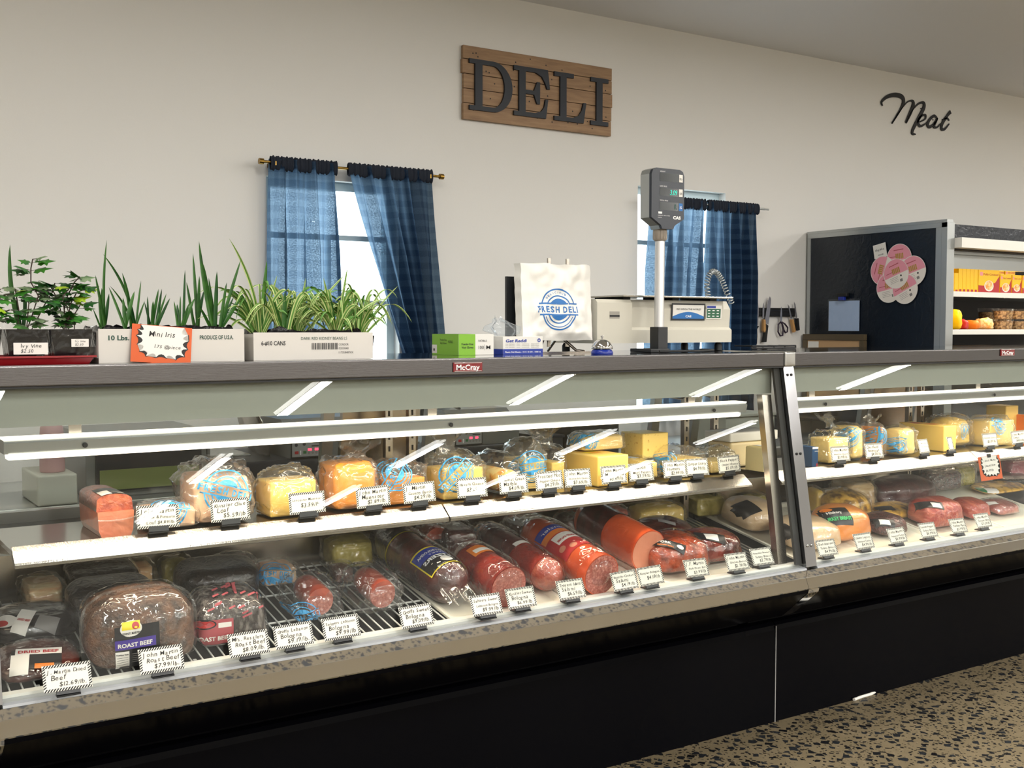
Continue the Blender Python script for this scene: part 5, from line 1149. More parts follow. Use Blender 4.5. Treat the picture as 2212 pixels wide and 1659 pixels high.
# ---- upper shelf of the second case
U2 = 'wrapped cheeses on the second case shelf'
x, yf, w, h, z0 = fit(1724, 1762, 962, 1012, SH, .08, y=2.76, e=.25)
t = thing('snack_box', 'dark blue carton with a red corner beside the joint post on the second shelf', 'box', (x, yf + .04, z0))
k = MB(); k.box(x - w / 2, x + w / 2, yf, yf + .08, z0, z0 + h, LABB if False else mat('slate_blue_carton', C(32, 66, 104), .4), .001); f = frame((x - w / 2, yf - .0006, z0), (1, 0, 0), (0, 0, 1)); rect(k, f, w * .7, .001, w * .9, .012, LABR); rect(k, f, .0, h * .9, w, h, PAPER, .0002); text(k, 'premium', f, w * .4, h * .76, .006, PAPER, w=.0004); k.build('carton', t)
bagged('bagged_cheese', 'stack of sliced yellow cheese in clear wrap beside the blue carton', 'cheese', (1748, 1835, 928, 1006), SH, .12, 'block', CH_C, seed=31, grp=U2, y=2.77, hfrac=.9, bag=BAGC)
bagged('bagged_cheese', 'blue printed cheese bag behind the leftmost card of the second case shelf', 'cheese', (1790, 1868, 914, 996), SH, .14, 'lump', CH_C, logo=(1832, 945, .040, .5, .5), seed=32, grp=U2, y=2.80, neckp=(-.08, .0, .03, .05, -.05))
bagged('bagged_cheese', 'deep orange cheese block in a blue printed bag', 'cheese', (1852, 1915, 912, 1000), SH, .13, 'block', CH_O, logo=(1880, 948, .036, 1.5, .3), seed=33, grp=U2, y=2.78, neckp=(.0, 0, .03, .035))
bagged('bagged_cheese', 'pale yellow cheese with a blue printed round, right of the deep orange block', 'cheese', (1902, 1980, 920, 990), SH, .12, 'lump', CH_C, logo=(1938, 965, .038, .5, .2), seed=34, grp=U2, y=2.78)
t, q = plain('cheese_block', 'long wrapped yellow cheese block with an orange top label in the second case', 'cheese', (1945, 2062, 912, 982), SH, .22, CH_Y, 2.80, U2)
k = MB(); f = frame((q[0] - q[2] * .45, q[1] + .04, q[4] + q[3] + .0004), (1, 0, 0), (0, 1, 0)); rect(k, f, 0, .09, .04, .14, LABR, .0003); rect(k, f, .01, .02, .05, .07, LABO, .0003); k.build('label', t)
bagged('bagged_cheese', 'big rounded cheese log behind the small cards in the second case', 'cheese', (1995, 2102, 896, 970), SH, .16, 'lump', CH_Y, seed=36, grp=U2, y=2.86, be=.7, logo=(2085, 930, .03, 1.4, .2))
bagged('bagged_cheese', 'cream cheese block in a blue printed bag beside the far provolone card', 'cheese', (2085, 2190, 898, 962), SH, .15, 'block', CH_C, logo=(2160, 918, .04, -.3, .4), seed=37, grp=U2, y=2.80)
plain('cheese_block', 'tall upright yellow cheese block near the right edge of the view', 'cheese', (2132, 2197, 874, 935), lambda y: SHZ + .001, .10, CH_Y, 2.95, U2)
plain('cheese_block', 'bright orange cheese block at the right edge of the view', 'cheese', (2194, 2250, 895, 945), SH, .12, CH_D, 2.84, U2)

# ---- lower deck
DG = 'meats on the lower deck'
def lump(name, label, cat, px, d, mt, y=None, e=.75, seed=1, surf=RK, grp=DG, wr=.06, rot=0.0, taper=0.0, crease=.4, film=None, sub=5, part='meat'):
    x, yf, w, h, z0 = fit(*px, surf, d, y=y, e=e); t = thing(name, label, cat, (x, yf + d / 2, z0), grp); sl = .195 if surf is RK else 0
    bv, o = shell(part, t, mt, (x, yf + d / 2, z0 + h / 2), w / 2, d / 2, h / 2, e=e, wr=wr, seed=seed, rot=rot, taper=taper, crease=crease, sub=sub, tilt=sl, fs=3.0)
    if film: bv, _ = shell('film', t, film, (x, yf + d / 2, z0 + h / 2 + .002), w / 2 + .004, d / 2 + .004, h / 2 + .002, e=e * .95, wr=wr * 1.3, seed=seed, rot=rot, taper=taper, crease=crease * 1.5, sub=4, tilt=sl, fs=3.2)
    return t, bv, (x, yf, w, h, z0)
def roll(name, label, cat, fpx, fpy, r, L_, mt, cutm, seed=1, yaw=0.0, surf=RK, grp=DG, segs=(), back=None, bag=None, round_front=False, lift=0.0):
    """casing roll lying front to back; fpx, fpy = photo pixel of the lowest point of the front end"""
    y = 2.62
    for _ in range(8):
        p = at(fpx, fpy, z=surf(y) + lift); y = min(3.0, max(2.56, p.y))
    x0, y0_, z0 = p.x, y, surf(y) + lift; dr = Vector((math.sin(yaw), math.cos(yaw), .195 if lift == 0 else .12)).normalized(); c0 = Vector((x0, y0_, z0 + r))
    t = thing(name, label, cat, (x0, y0_ + L_ / 2, z0), grp); k = MB(); n = 26; pts = []; rs = []
    for i in range(n + 1):
        s = i / n; f = 1.0
        if s > .86: f = math.sqrt(max(.03, 1 - ((s - .86) / .14) ** 2))
        if round_front and s < .12: f = math.sqrt(max(.03, 1 - ((.12 - s) / .12) ** 2))
        pts.append(c0 + dr * L_ * s); rs.append(r * f * (1 + .015 * noise.noise(Vector((s * 9, seed, 0)))))
    k.tube(pts, rs, mt, 40, caps=True); V = [Vector(v) for v in k.v]; bv = BVHTree.FromPolygons(V, k.f); k.build('casing', t)
    sd = dr.cross(Vector((0, 0, 1))).normalized(); upv = sd.cross(dr)
    if cutm: k = MB(); disc(k, frame(c0 - dr * .0012, sd, upv), 0, 0, r * .955, cutm, w=0, n=40); k.build('cut_face', t)
    def cyl(a, s, w_=0.0):   # a = arc length around from top, s = distance from the front end
        an = a / r; return c0 + dr * s + (upv * math.cos(an) + sd * math.sin(an)) * (r * 1.012 + .0012 + w_)
    if bag is not None:
        V, F = ico(4); out = []
        o_ = Vector((seed, 2, 5))
        for v in V:
            nn = noise.noise(v * 4 + o_) * .05 + .07 * (.3 - abs(noise.noise(v * 9 + o_)))
            q = v * (1 + nn); out.append(c0 + dr * (L_ * .5 + sp(v.y, .4) * (L_ * .5 + .015)) + sd * sp(q.x, .9) * (r * 1.10) + upv * (sp(q.z, .9) * r * 1.10 + r * .09))
        b = MB(); b.add(out, F, bag, True); b.build('bag', t)
    return t, bv, cyl, (c0, dr, sd, upv)

# dried beef, roasts
def label_block(parent, bv, px, py, roll_, parts, tiltup=.3, off=.002, name='label'):
    f = facing(px, py, bv, roll_, tiltup, off); k = MB()
    for q in parts:
        if q[0] == 'r': grect(k, f, *q[1:5], q[5], w=.0004 * (q[6] if len(q) > 6 else 0), n=10, m=6)
        elif q[0] == 't': text(k, q[1], f, q[2], q[3], q[4], q[5], width=q[6], w=.0018, bold=.03)
        elif q[0] == 'o': disc(k, f, q[1], q[2], q[3], q[4], w=.0004 * q[5], vs=q[6] if len(q) > 6 else 1.0)
    k.build(name, parent)
t, bv, _ = lump('dried_beef', 'vacuum-packed dark red dried beef with a white label, front left of the deck', 'meat', (-14, 172, 1392, 1488), .17, DRYB, seed=41, y=2.585, e=.8, film=FILMV)
label_block(t, bv, 75, 1425, -.08, [('r', -.05, -.03, .055, .035, LABK), ('r', -.05, -.045, -.012, .018, LABW, 2), ('r', -.042, .018, .055, .040, LABW, 2), ('t', 'DRIED BEEF', -.036, .023, .013, LABR, .084), ('r', .0, -.03, .04, -.015, LABO, 2)], tiltup=.8)
t, bv, _ = lump('dried_beef', 'dried beef in dark grey film with a tilted label, behind the front left one', 'meat', (-20, 165, 1305, 1412), .15, DRKF, seed=42, y=2.77, e=.7)
label_block(t, bv, 65, 1345, -.35, [('r', -.035, -.035, .000, .045, LABW, 1), ('t', 'DRIED BEEF', -.03, .0, .010, LABR, .028), ('r', .012, -.012, .060, .030, LABGR, 1), ('o', -.055, -.005, .026, LABW, 1, .8), ('o', -.060, -.014, .014, LABR, 2, .7)], tiltup=.9)
bagged('bagged_bacon', 'bag of pale marbled sliced bacon at the back left of the deck', 'meat', (37, 146, 1243, 1335), RK, .12, 'lump', PORK, bag=YBAG, seed=43, grp=DG, y=2.92)
lump('boxed_roast', 'tall dark vacuum-packed roast standing at the back, behind the roast beef', 'meat', (143, 300, 1212, 1330), .10, BEEFD, seed=44, y=2.96, e=.35, film=FILMV)
lump('dark_roast', 'dark vacuum-packed beef roast leaning just behind the brown roast beef', 'meat', (142, 335, 1243, 1370), .12, BEEFD, seed=45, y=2.82, e=.55)
bagged('bagged_meat', 'pale cream bag of meat peeking out behind the dark roasts', 'meat', (262, 338, 1208, 1290), RK, .08, 'lump', HAMP, bag=YBAG, seed=46, grp=DG, y=2.99)
t, bv, q = lump('roast_beef', 'largest brown crusted roast beef standing on the front left of the deck', 'meat', (176, 418, 1262, 1472), .15, BEEF, seed=47, y=2.568, e=.66, taper=.10, crease=.3, film=FILMV)
k = MB(); nn = 60
def seam(u, v):
    a = PI * (1.12 - 1.24 * u); x_ = q[0] + sp(math.cos(a), .55) * (q[2] / 2 + .004) * (1 - .16 * max(0, math.sin(a))); z_ = q[4] + q[3] * .5 + sp(math.sin(a), .5) * q[3] * .505
    return Vector((x_ + .006 * math.cos(a) * v, q[1] + .062 + .002 * math.sin(u * 40), z_ + .006 * math.sin(a) * v))
k.sheet(seam, nn, 2, BAG); k.build('film_seam', t)
label_block(t, bv, 292, 1400, 0.02, [('r', -.044, -.06, .055, .052, LABK), ('o', -.008, .046, .024, LABW, 1, .75), ('r', -.028, .044, .012, .062, LABYL, 2), ('o', .002, .052, .008, LABR, 3), ('t', 'JOHN F. MARTIN', -.028, .034, .007, BLKPRINT, .040), ('t', '& SONS', -.016, .026, .005, BLKPRINT, .018),
    ('r', -.044, .0, .046, .022, LABP, 2), ('t', 'ROAST BEEF', -.038, .005, .013, LABW, .076), ('r', -.044, -.056, -.014, -.004, LABW, 2), ('t', 'Nutrition Facts', -.042, -.012, .005, BLKPRINT, .026)] +
    [('r', -.041, -.018 - i * .0055, -.017, -.0172 - i * .0055, BLKPRINT, 3) for i in range(7)] + [('r', -.008, -.012 - i * .005, .030, -.0108 - i * .005, LABGR, 3) for i in range(5)], tiltup=-.05)
t, bv, q = lump('dark_roast', 'black film-wrapped roast behind the salted roast, back of the deck', 'meat', (376, 560, 1204, 1310), .15, BEEFD, seed=48, y=2.86, e=.6)
bagged('bagged_meat', 'clear bag of dark meat with a peach top behind the salted roast', 'meat', (455, 562, 1196, 1300), RK, .12, 'lump', DRYB, bag=BAGC, seed=49, grp=DG, y=2.93)
bagged('bagged_meat', 'yellowish bag behind the black film-wrapped roast', 'meat', (340, 420, 1200, 1280), RK, .07, 'lump', GREENS, bag=YBAG, seed=149, grp=DG, y=3.0)
t, bv, q = lump('salted_roast', 'roast with a pale salted crust and pink flecks, second from left up front', 'meat', (403, 573, 1268, 1436), .15, BARK, seed=50, y=2.61, e=.6, taper=.10, film=FILMV)
rn = random.Random(3); f = facing(490, 1310, bv, .35, .3, .0012); k = MB()
for i in range(26):
    u, v = rn.uniform(-.09, .09), rn.uniform(-.05, .055); grect(k, f, u, v, u + .017, v + .0045, LABPK, n=3, m=1)
k.build('pink_fleck', t)
label_block(t, bv, 462, 1365, 0, [('r', -.052, -.035, .047, .028, LABPK), ('r', -.052, -.072, .047, -.035, LABK), ('o', -.022, .018, .028, LABK, 1, .42), ('o', -.022, .018, .024, LABR, 2, .34), ('t', 'ROAST BEEF', -.045, -.022, .014, LABW, .084), ('r', -.04, -.062, .03, -.042, LABGR, 1), ('r', .01, .008, .042, .020, LABW, 2)], tiltup=.05)
bagged('bagged_meat', 'small meat piece in a bright blue printed bag at the back of the wire rack', 'meat', (545, 648, 1208, 1278), RK, .11, 'lump', HAMP, seed=51, grp=DG, y=2.90, logo=(595, 1238, .045, -.15, 1.0))
bagged('bagged_bologna', 'bagged cut bologna end with a blue print low on its left side', 'meat', (604, 737, 1235, 1372), RK, .15, 'face', BOLO, bag=BAGC, seed=52, grp=DG, y=2.66, hfrac=.9, top=.3, logo=(655, 1335, .040, .2, .0))
bagged('bagged_bologna', 'bagged cut bologna end, larger and right of the blue printed one', 'meat', (738, 866, 1220, 1376), RK, .16, 'face', BOLO, bag=BAGC, seed=53, grp=DG, y=2.645, hfrac=.9, top=.2)
bagged('bagged_meat', 'dark small bagged meat behind the right bologna end', 'meat', (705, 770, 1212, 1268), RK, .08, 'lump', DRYB, bag=BAGC, seed=54, grp=DG, y=2.86)
bagged('bagged_slices', 'large yellowish bag of sliced meat at the back above the bologna ends', 'meat', (692, 812, 1152, 1250), RK, .11, 'lump', GREENS, bag=YBAG, seed=55, grp=DG, y=2.95)
bagged('bagged_slices', 'thin pale bag behind the dark end of the lebanon bologna chub', 'meat', (790, 862, 1148, 1230), RK, .06, 'lump', HAMP, bag=BAGC, seed=56, grp=DG, y=3.01)
# long rolls
t, bv, cyl, fr4 = roll('bologna_chub', 'long dark chub with a blue and yellow label lying front to back', 'meat', 985, 1318, .062, .40, SALD, None, seed=60, yaw=-.05, round_front=True, bag=FILMV)
k = MB(); g = lambda u0, s0, u1, s1, m_, w_: k.sheet(lambda a, b: cyl(u0 + (u1 - u0) * a, s0 + (s1 - s0) * b, w_), 14, 6, m_)
g(-.075, .035, .065, .155, LABYL, .0); g(-.071, .039, .061, .100, LABK, .0005); g(-.071, .100, .061, .148, LABB, .0005)
cf = lambda u, v, w=0.0: cyl(.058 - u, .042 + v, .0012 + w)
text(k, 'SELTZERS', lambda u, v, w=0.0: cyl(.055 - u, .086 - v * -1 - .004, .0014), 0, 0, .020, WHTPRINT, width=.115, bold=.03); text(k, 'LEBANON BOLOGNA', cyl and (lambda u, v, w=0.0: cyl(.055 - u, .120 + v, .0014)), 0, 0, .014, WHTPRINT, width=.115, bold=.03); text(k, 'SWEET', lambda u, v, w=0.0: cyl(.03 - u, .106 + v, .0014), 0, 0, .010, WHTPRINT, width=.06); disc(k, lambda u, v, w=0.0: cyl(u, v, .0014), 0, .062, .017, LABW, n=20); k.build('label', t)
k = MB(); k.sheet(lambda a, b: cyl(-.19 + .38 * a, .285 + .105 * b, -.0002), 40, 8, mat('black_printed_casing', C(20, 22, 40), .25, col2=C(54, 50, 34), scale=60, coat=.8, lo=.6, hi=.75)); k.sheet(lambda a, b: cyl(-.19 + .38 * a, .280 + .005 * b, .0002), 40, 1, LABYL); k.build('printed_end', t)
k = MB(); k.sheet(lambda a, b: fr4[0] - fr4[1] * (.0 + .055 * a) + fr4[2] * (-.055 + .11 * b) + fr4[3] * (.0 - .02 * a + .006 * math.sin(b * 17) - .045 * (a > 2)), 10, 20, BAGC); k.build('film_tail', t)
bagged('bagged_bologna', 'bagged black-ended bologna at the back beside the shelf upright', 'meat', (878, 975, 1122, 1215), RK, .12, 'face', LABK, bag=BAGC, seed=61, grp=DG, y=2.93)
bagged('bagged_meat', 'dark red meat in a loose clear bag behind the red sweet bologna', 'meat', (935, 1035, 1128, 1240), RK, .12, 'lump', PURPM, bag=BAGC, seed=62, grp=DG, y=2.88)
bagged('bagged_meat', 'small blue printed bag behind the long rolls', 'meat', (1020, 1072, 1130, 1192), RK, .08, 'lump', HAMP, seed=63, grp=DG, y=2.96, logo=(1045, 1160, .035, .6, .3))
t, bv, cyl, _ = roll('bologna_roll', 'short red bologna roll with a dark cut face behind two price cards', 'meat', 1098, 1314, .060, .22, REDS, BOLO, seed=64, yaw=-.05, bag=FILMV)
k = MB(); k.sheet(lambda a, b: cyl(-.04 + .08 * a, .12 + .05 * b, 0), 10, 4, LABO); k.sheet(lambda a, b: cyl(-.03 + .06 * a, .13 + .02 * b, .0006), 10, 3, LABW); k.build('label', t)
t, bv, cyl, _ = roll('hard_salami', 'slim red hard salami lying front to back, rear half coloured as if shaded', 'meat', 1200, 1290, .050, .40, SALR, None, seed=65, yaw=-.03, round_front=True, bag=FILMV)
k = MB(); k.sheet(lambda a, b: cyl(-.155 + .31 * a, .052 + .12 * b, -.0004), 40, 8, REDS); k.sheet(lambda a, b: cyl(-.157 + .314 * a, .172 + .175 * b, .0002), 40, 4, SALD); k.sheet(lambda a, b: cyl(-.03 + .06 * a, .17 + .02 * b, .0008), 12, 4, LABW); k.build('label', t)  # dark rear sheet paints the shelf's shade onto the salami
bagged('bagged_meat', 'large round bagged dark meat behind the hard salami', 'meat', (1082, 1200, 1114, 1232), RK, .14, 'lump', PURPM, bag=BAGC, seed=66, grp=DG, y=2.87, logo=(1160, 1190, .045, 1.2, .3))
t, bv, cyl, _ = roll('cooked_salami', 'orange cooked salami roll with a red label and pink cut face', 'meat', 1318, 1294, .063, .38, ORS, BOLO, seed=67, yaw=-.02, bag=FILMV)
k = MB(); k.sheet(lambda a, b: cyl(-.085 + .15 * a, .09 + .14 * b, .0), 24, 8, LABR); k.sheet(lambda a, b: cyl(-.055 + .085 * a, .15 + .045 * b, .0006), 16, 4, LABW); k.sheet(lambda a, b: cyl(-.08 + .13 * a, .20 + .03 * b, .0006), 16, 3, LABO); k.sheet(lambda a, b: cyl(-.08 + .13 * a, .225 + .035 * b, .0008), 16, 3, LABB)
text(k, 'COOKED SALAMI', lambda u, v, w=0.0: cyl(.026 - u, .160 + v, .0012), 0, 0, .014, LABR, width=.075, bold=.03); text(k, 'Kunzler', lambda u, v, w=0.0: cyl(.04 - u, .232 + v, .0014), 0, 0, .02, LABW, width=.10)
for q_ in ((-.03, .11), (.02, .12), (-.06, .13)): disc(k, lambda u, v, w=0.0: cyl(u, v, .0007), q_[0], q_[1], .012, PNKC, n=16)
k.build('label', t)
t, bv, cyl, _ = roll('large_bologna', 'thickest orange bologna roll with a pale pink cut face', 'meat', 1400, 1236, .068, .34, ORS, PNKC, seed=68, yaw=-.02)
k = MB(); k.sheet(lambda a, b: cyl(-.2 + .4 * a, .155 + .13 * b, -.0004), 40, 8, SALD); k.build('rear_shade_band', t)  # dark band colours in the shade that the shelf casts on the rear
bagged('bagged_meat', 'big clear bag over the shaded rear end of the thickest bologna roll', 'meat', (1195, 1320, 1102, 1200), RK, .12, 'lump', PURPM, bag=BAGC, seed=69, grp=DG, y=2.95)
roll('bologna_roll', 'short orange roll end poking out at the back of the deck', 'meat', 1205, 1140, .034, .10, ORS, PNKC, seed=70, surf=RK)
bagged('bagged_sausage', 'clear bag of coarse red sausage meat at the back of the deck', 'meat', (1285, 1362, 1088, 1160), RK, .09, 'lump', SALC, bag=BAGC, seed=71, grp=DG, y=2.96)
bagged('bagged_noodles', 'crumpled yellowish bag beside the rear upright, right of the sausage bag', 'food bag', (1352, 1482, 1082, 1166), RK, .11, 'lump', CH_C, bag=YBAG, seed=72, grp=DG, y=2.94)
t, bv, _ = lump('smoked_ham', 'dark purple smoked ham behind the orange ham', 'meat', (1368, 1498, 1118, 1200), .16, PURPM, seed=73, y=2.78, e=.8)
label_block(t, bv, 1440, 1128, -.5, [('r', -.03, -.01, .03, .01, LABGR, 1)], tiltup=.9)
t, bv, _ = lump('smoked_ham', 'orange smoked pork roll with a black label in front of the dark purple ham', 'meat', (1376, 1528, 1152, 1262), .17, HAMO, seed=74, y=2.60, e=.75, film=FILMV)
label_block(t, bv, 1445, 1175, -.55, [('r', -.05, -.018, .055, .018, LABK, 1), ('t', 'PORK', -.035, -.002, .014, LABW, .04), ('t', 'PICNIC ROLL', -.035, -.014, .008, LABO, .05), ('o', .036, 0, .012, LABW, 2, .7)], tiltup=.9)
t, bv, _ = lump('glazed_chicken', 'glossy dark red-brown meat roll right of the orange smoked pork', 'meat', (1450, 1600, 1143, 1252), .16, HAMR, seed=75, y=2.63, e=.75)
label_block(t, bv, 1535, 1160, -.35, [('r', -.05, -.022, .05, .022, LABK, 1), ('r', -.02, -.016, .025, .016, LABW, 2)], tiltup=.9)
bagged('bagged_pickles', 'bag of yellow-green pickled vegetables behind the air grille', 'food bag', (1478, 1570, 1062, 1128), RK, .10, 'lump', GREENS, bag=YBAG, seed=76, grp='pickle bags', y=3.0)
# second case deck
t, bv, _ = lump('turkey_breast', 'large pale turkey breast with a black label, first past the air grille', 'meat', (1560, 1690, 1076, 1174), .20, TURK, seed=80, y=2.80, e=.85, crease=.15)
label_block(t, bv, 1600, 1098, .15, [('r', -.030, -.045, .055, .030, LABK, 1)], tiltup=.9)
t, bv, _ = lump('turkey_breast', 'pale turkey breast partly hidden by the joint post', 'meat', (1664, 1815, 1116, 1210), .19, TURK, seed=81, y=2.60, e=.85, crease=.15)
label_block(t, bv, 1690, 1150, .1, [('r', -.02, -.03, .03, .03, LABK, 1)], tiltup=.5)
t, bv, _ = lump('hickory_turkey', 'orange turkey breast with a black label printed in green', 'meat', (1752, 1880, 1090, 1196), .16, HICK, seed=82, y=2.63, e=.85, crease=.15)
label_block(t, bv, 1808, 1118, -.12, [('r', -.075, -.030, .060, .050, LABK, 1), ('t', 'Hickory', -.030, .016, .016, LABW, .055), ('t', 'TURKEY BREAST', -.05, -.012, .020, LGRN, .105), ('o', -.02, .040, .020, LABO, 2, .5)], tiltup=.8)
t, bv, _ = lump('peppered_turkey', 'dark peppered turkey with a black and white label, right of the orange turkey', 'meat', (1862, 1958, 1108, 1192), .13, PEPT, seed=83, y=2.63, e=.8)
label_block(t, bv, 1905, 1128, -.3, [('r', -.04, -.018, .05, .018, LABK, 1), ('r', -.01, -.012, .03, .012, LABW, 2)], tiltup=.8)
t, bv, _ = lump('browned_turkey', 'golden browned turkey behind the dark peppered one', 'meat', (1880, 1982, 1086, 1158), .13, YELT, seed=84, y=2.76, e=.8)
label_block(t, bv, 1915, 1098, -.2, [('r', -.04, -.015, .03, .015, LABK, 1)], tiltup=.9)
t, bv, _ = lump('red_ham', 'glossy red ham roll with white label, behind the lemon pepper card', 'meat', (1962, 2080, 1074, 1172), .14, HAMX, seed=85, y=2.63, e=.7)
label_block(t, bv, 2005, 1090, -.3, [('r', -.05, -.02, .06, .02, LABK, 1), ('r', .01, -.016, .05, .012, LABW, 2)], tiltup=.9)
t, bv, _ = lump('red_ham', 'netted red ham, second of the red hams', 'meat', (2056, 2138, 1076, 1160), .12, HAMX, seed=86, y=2.66, e=.7)
t, bv, _ = lump('red_ham', 'netted red ham in clumped film at the right edge, third of the red hams', 'meat', (2116, 2200, 1080, 1150), .12, HAMX, seed=87, y=2.66, e=.7, film=BAG)
label_block(t, bv, 2130, 1090, -.2, [('r', -.03, -.01, .04, .012, LABW, 1)], tiltup=.9)
t, bv, _ = lump('herb_turkey', 'golden netted turkey with a green label behind the red hams', 'meat', (2098, 2216, 1050, 1118), .13, YELT, seed=88, y=2.86, e=.8)
label_block(t, bv, 2130, 1060, -.25, [('r', -.06, -.012, .0, .025, LABG, 1), ('r', .0, -.015, .06, .02, LABW, 1)], tiltup=.9)
t, bv, _ = lump('large_ham', 'largest dark red ham at the back of the second case deck', 'meat', (1872, 2020, 1028, 1110), .14, PURPM, seed=89, y=2.86, e=.75, crease=.2)
bagged('bagged_meat', 'greyish bagged turkey under the shelf, behind the orange turkey', 'meat', (1792, 1892, 1030, 1108), RK, .13, 'lump', TURK, bag=YBAG, seed=90, grp=DG, y=2.88)
t, bv, _ = lump('smoked_turkey', 'dark smoked turkey in film left of the largest dark ham', 'meat', (1768, 1880, 1058, 1120), .16, YELT, seed=91, y=2.80, e=.8, film=FILMV)
bagged('bagged_cheese', 'crinkled yellow bag beside the joint post on the second case deck', 'food bag', (1735, 1785, 1050, 1110), RK, .09, 'lump', CH_Y, bag=YBAG, seed=92, grp=DG, y=2.90)
bagged('bagged_meat', 'bagged brown meat behind the largest dark ham', 'meat', (1985, 2080, 1010, 1072), RK, .10, 'lump', PEPT, bag=BAGC, seed=93, grp=DG, y=2.96)
bagged('bagged_greens', 'pale green bag under the second case shelf beside the burst card', 'food bag', (2040, 2110, 1000, 1062), RK, .09, 'lump', GREENS, bag=BAGC, seed=94, grp=DG, y=2.98)
lump('dark_ham', 'black film-wrapped ham behind the golden netted turkey', 'meat', (2140, 2230, 1022, 1090), .12, BEEFD, seed=95, y=2.93, e=.7)
bagged('bagged_meat', 'bright pink meat in a clear bag at the right edge under the shelf', 'meat', (2158, 2225, 988, 1045), RK, .09, 'lump', mat('bright_pink_meat', C(206, 96, 110), .35, coat=.5), bag=BAGC, seed=96, grp=DG, y=2.99)
bagged('bagged_pickles', 'bag of yellow-green pickles beside the rear upright of the second case', 'food bag', (1600, 1660, 1062, 1100), RK, .07, 'lump', GREENS, bag=YBAG, seed=97, grp='pickle bags', y=3.01)

# ---------------------------------------------------------------- price cards
CARDW = mat('price_card_paper', C(222, 218, 206), .55); INK = mat('marker_ink', C(14, 14, 18), .6)
def price_card(lines, px, py, z, label, grp, y=None, wd=.100, hg=.056, base=False, yaw=0.0, lean=.30, roll=0.0):
    p = at(px, py, z=z) if y is None else at(px, py, y=y); p = Vector((p.x, p.y, z))
    t = thing('price_card', label, 'price card', tuple(p), grp)
    eu = Vector((math.cos(yaw), math.sin(yaw), roll)).normalized(); ev = Vector((-math.sin(yaw) * lean, math.cos(yaw) * lean, 1)).normalized()
    zb = .012; o = p + Vector((0, 0, zb)) - eu * wd / 2; f = frame(o, eu, ev)
    k = MB(); k.add([f(u, v, w) for w in (-.0006, 0) for u, v in ((0, 0), (wd, 0), (wd, hg), (0, hg))], [(0, 1, 2, 3), (7, 6, 5, 4), (0, 4, 5, 1), (1, 5, 6, 2), (2, 6, 7, 3), (3, 7, 4, 0)], CARDW)
    b = .0062
    n = 17; st = wd / n
    for v0 in (0, hg - b):
        for i in range(n): k.add([f(u, v, .0003) for u, v in ((i * st, v0), (i * st + st * .58, v0), (min(wd, i * st + st * .58 + b * .8), v0 + b), (min(wd, i * st + b * .8), v0 + b))], [(0, 1, 2, 3)], INK)
    n = 8; st = (hg - 2 * b) / n
    for u0 in (0, wd - b):
        for i in range(n): v = b + i * st; k.add([f(u0, v, .0003), f(u0, v + st * .52, .0003), f(u0 + b, min(hg, v + st * .52 + b * .6), .0003), f(u0 + b, min(hg, v + b * .6), .0003)], [(0, 3, 2, 1)], INK)
    rows = len(lines); sz = .0150 if rows > 2 else .0165
    for i, s in enumerate(lines):
        price = s.startswith('$'); v = hg - .0085 - (i + .78) * ((hg - .016) / max(rows, 2.4))
        hand(k, s, f, .009 + (.022 if price else .006 * i), v, sz * (1.08 if price else 1), INK, width=wd - .018 - (.024 if price else .006 * i), w=.0006, seed=i)
    k.build('card', t)
    k = MB(); cw = .024; o2 = p - eu * cw; g = frame(o2, eu, ev)
    vs = [g(u, v, w) for w in (-.004, .003) for u, v in ((0, .004), (cw * 2, .004), (cw * 2, .017), (0, .017))]
    k.add(vs, [(3, 2, 1, 0), (4, 5, 6, 7), (0, 1, 5, 4), (1, 2, 6, 5), (2, 3, 7, 6), (3, 0, 4, 7)], DKPLAS)
    M_ = Matrix.Translation(p) @ Matrix.Rotation(yaw, 4, 'Z'); k.box(-cw, cw, -.004, .030 if base else .012, 0, .0035, DKPLAS, mtx=M_); k.build('card_clip', t)
SC_ = 'price cards along the upper shelf'; DC_ = 'price cards along the lower deck'
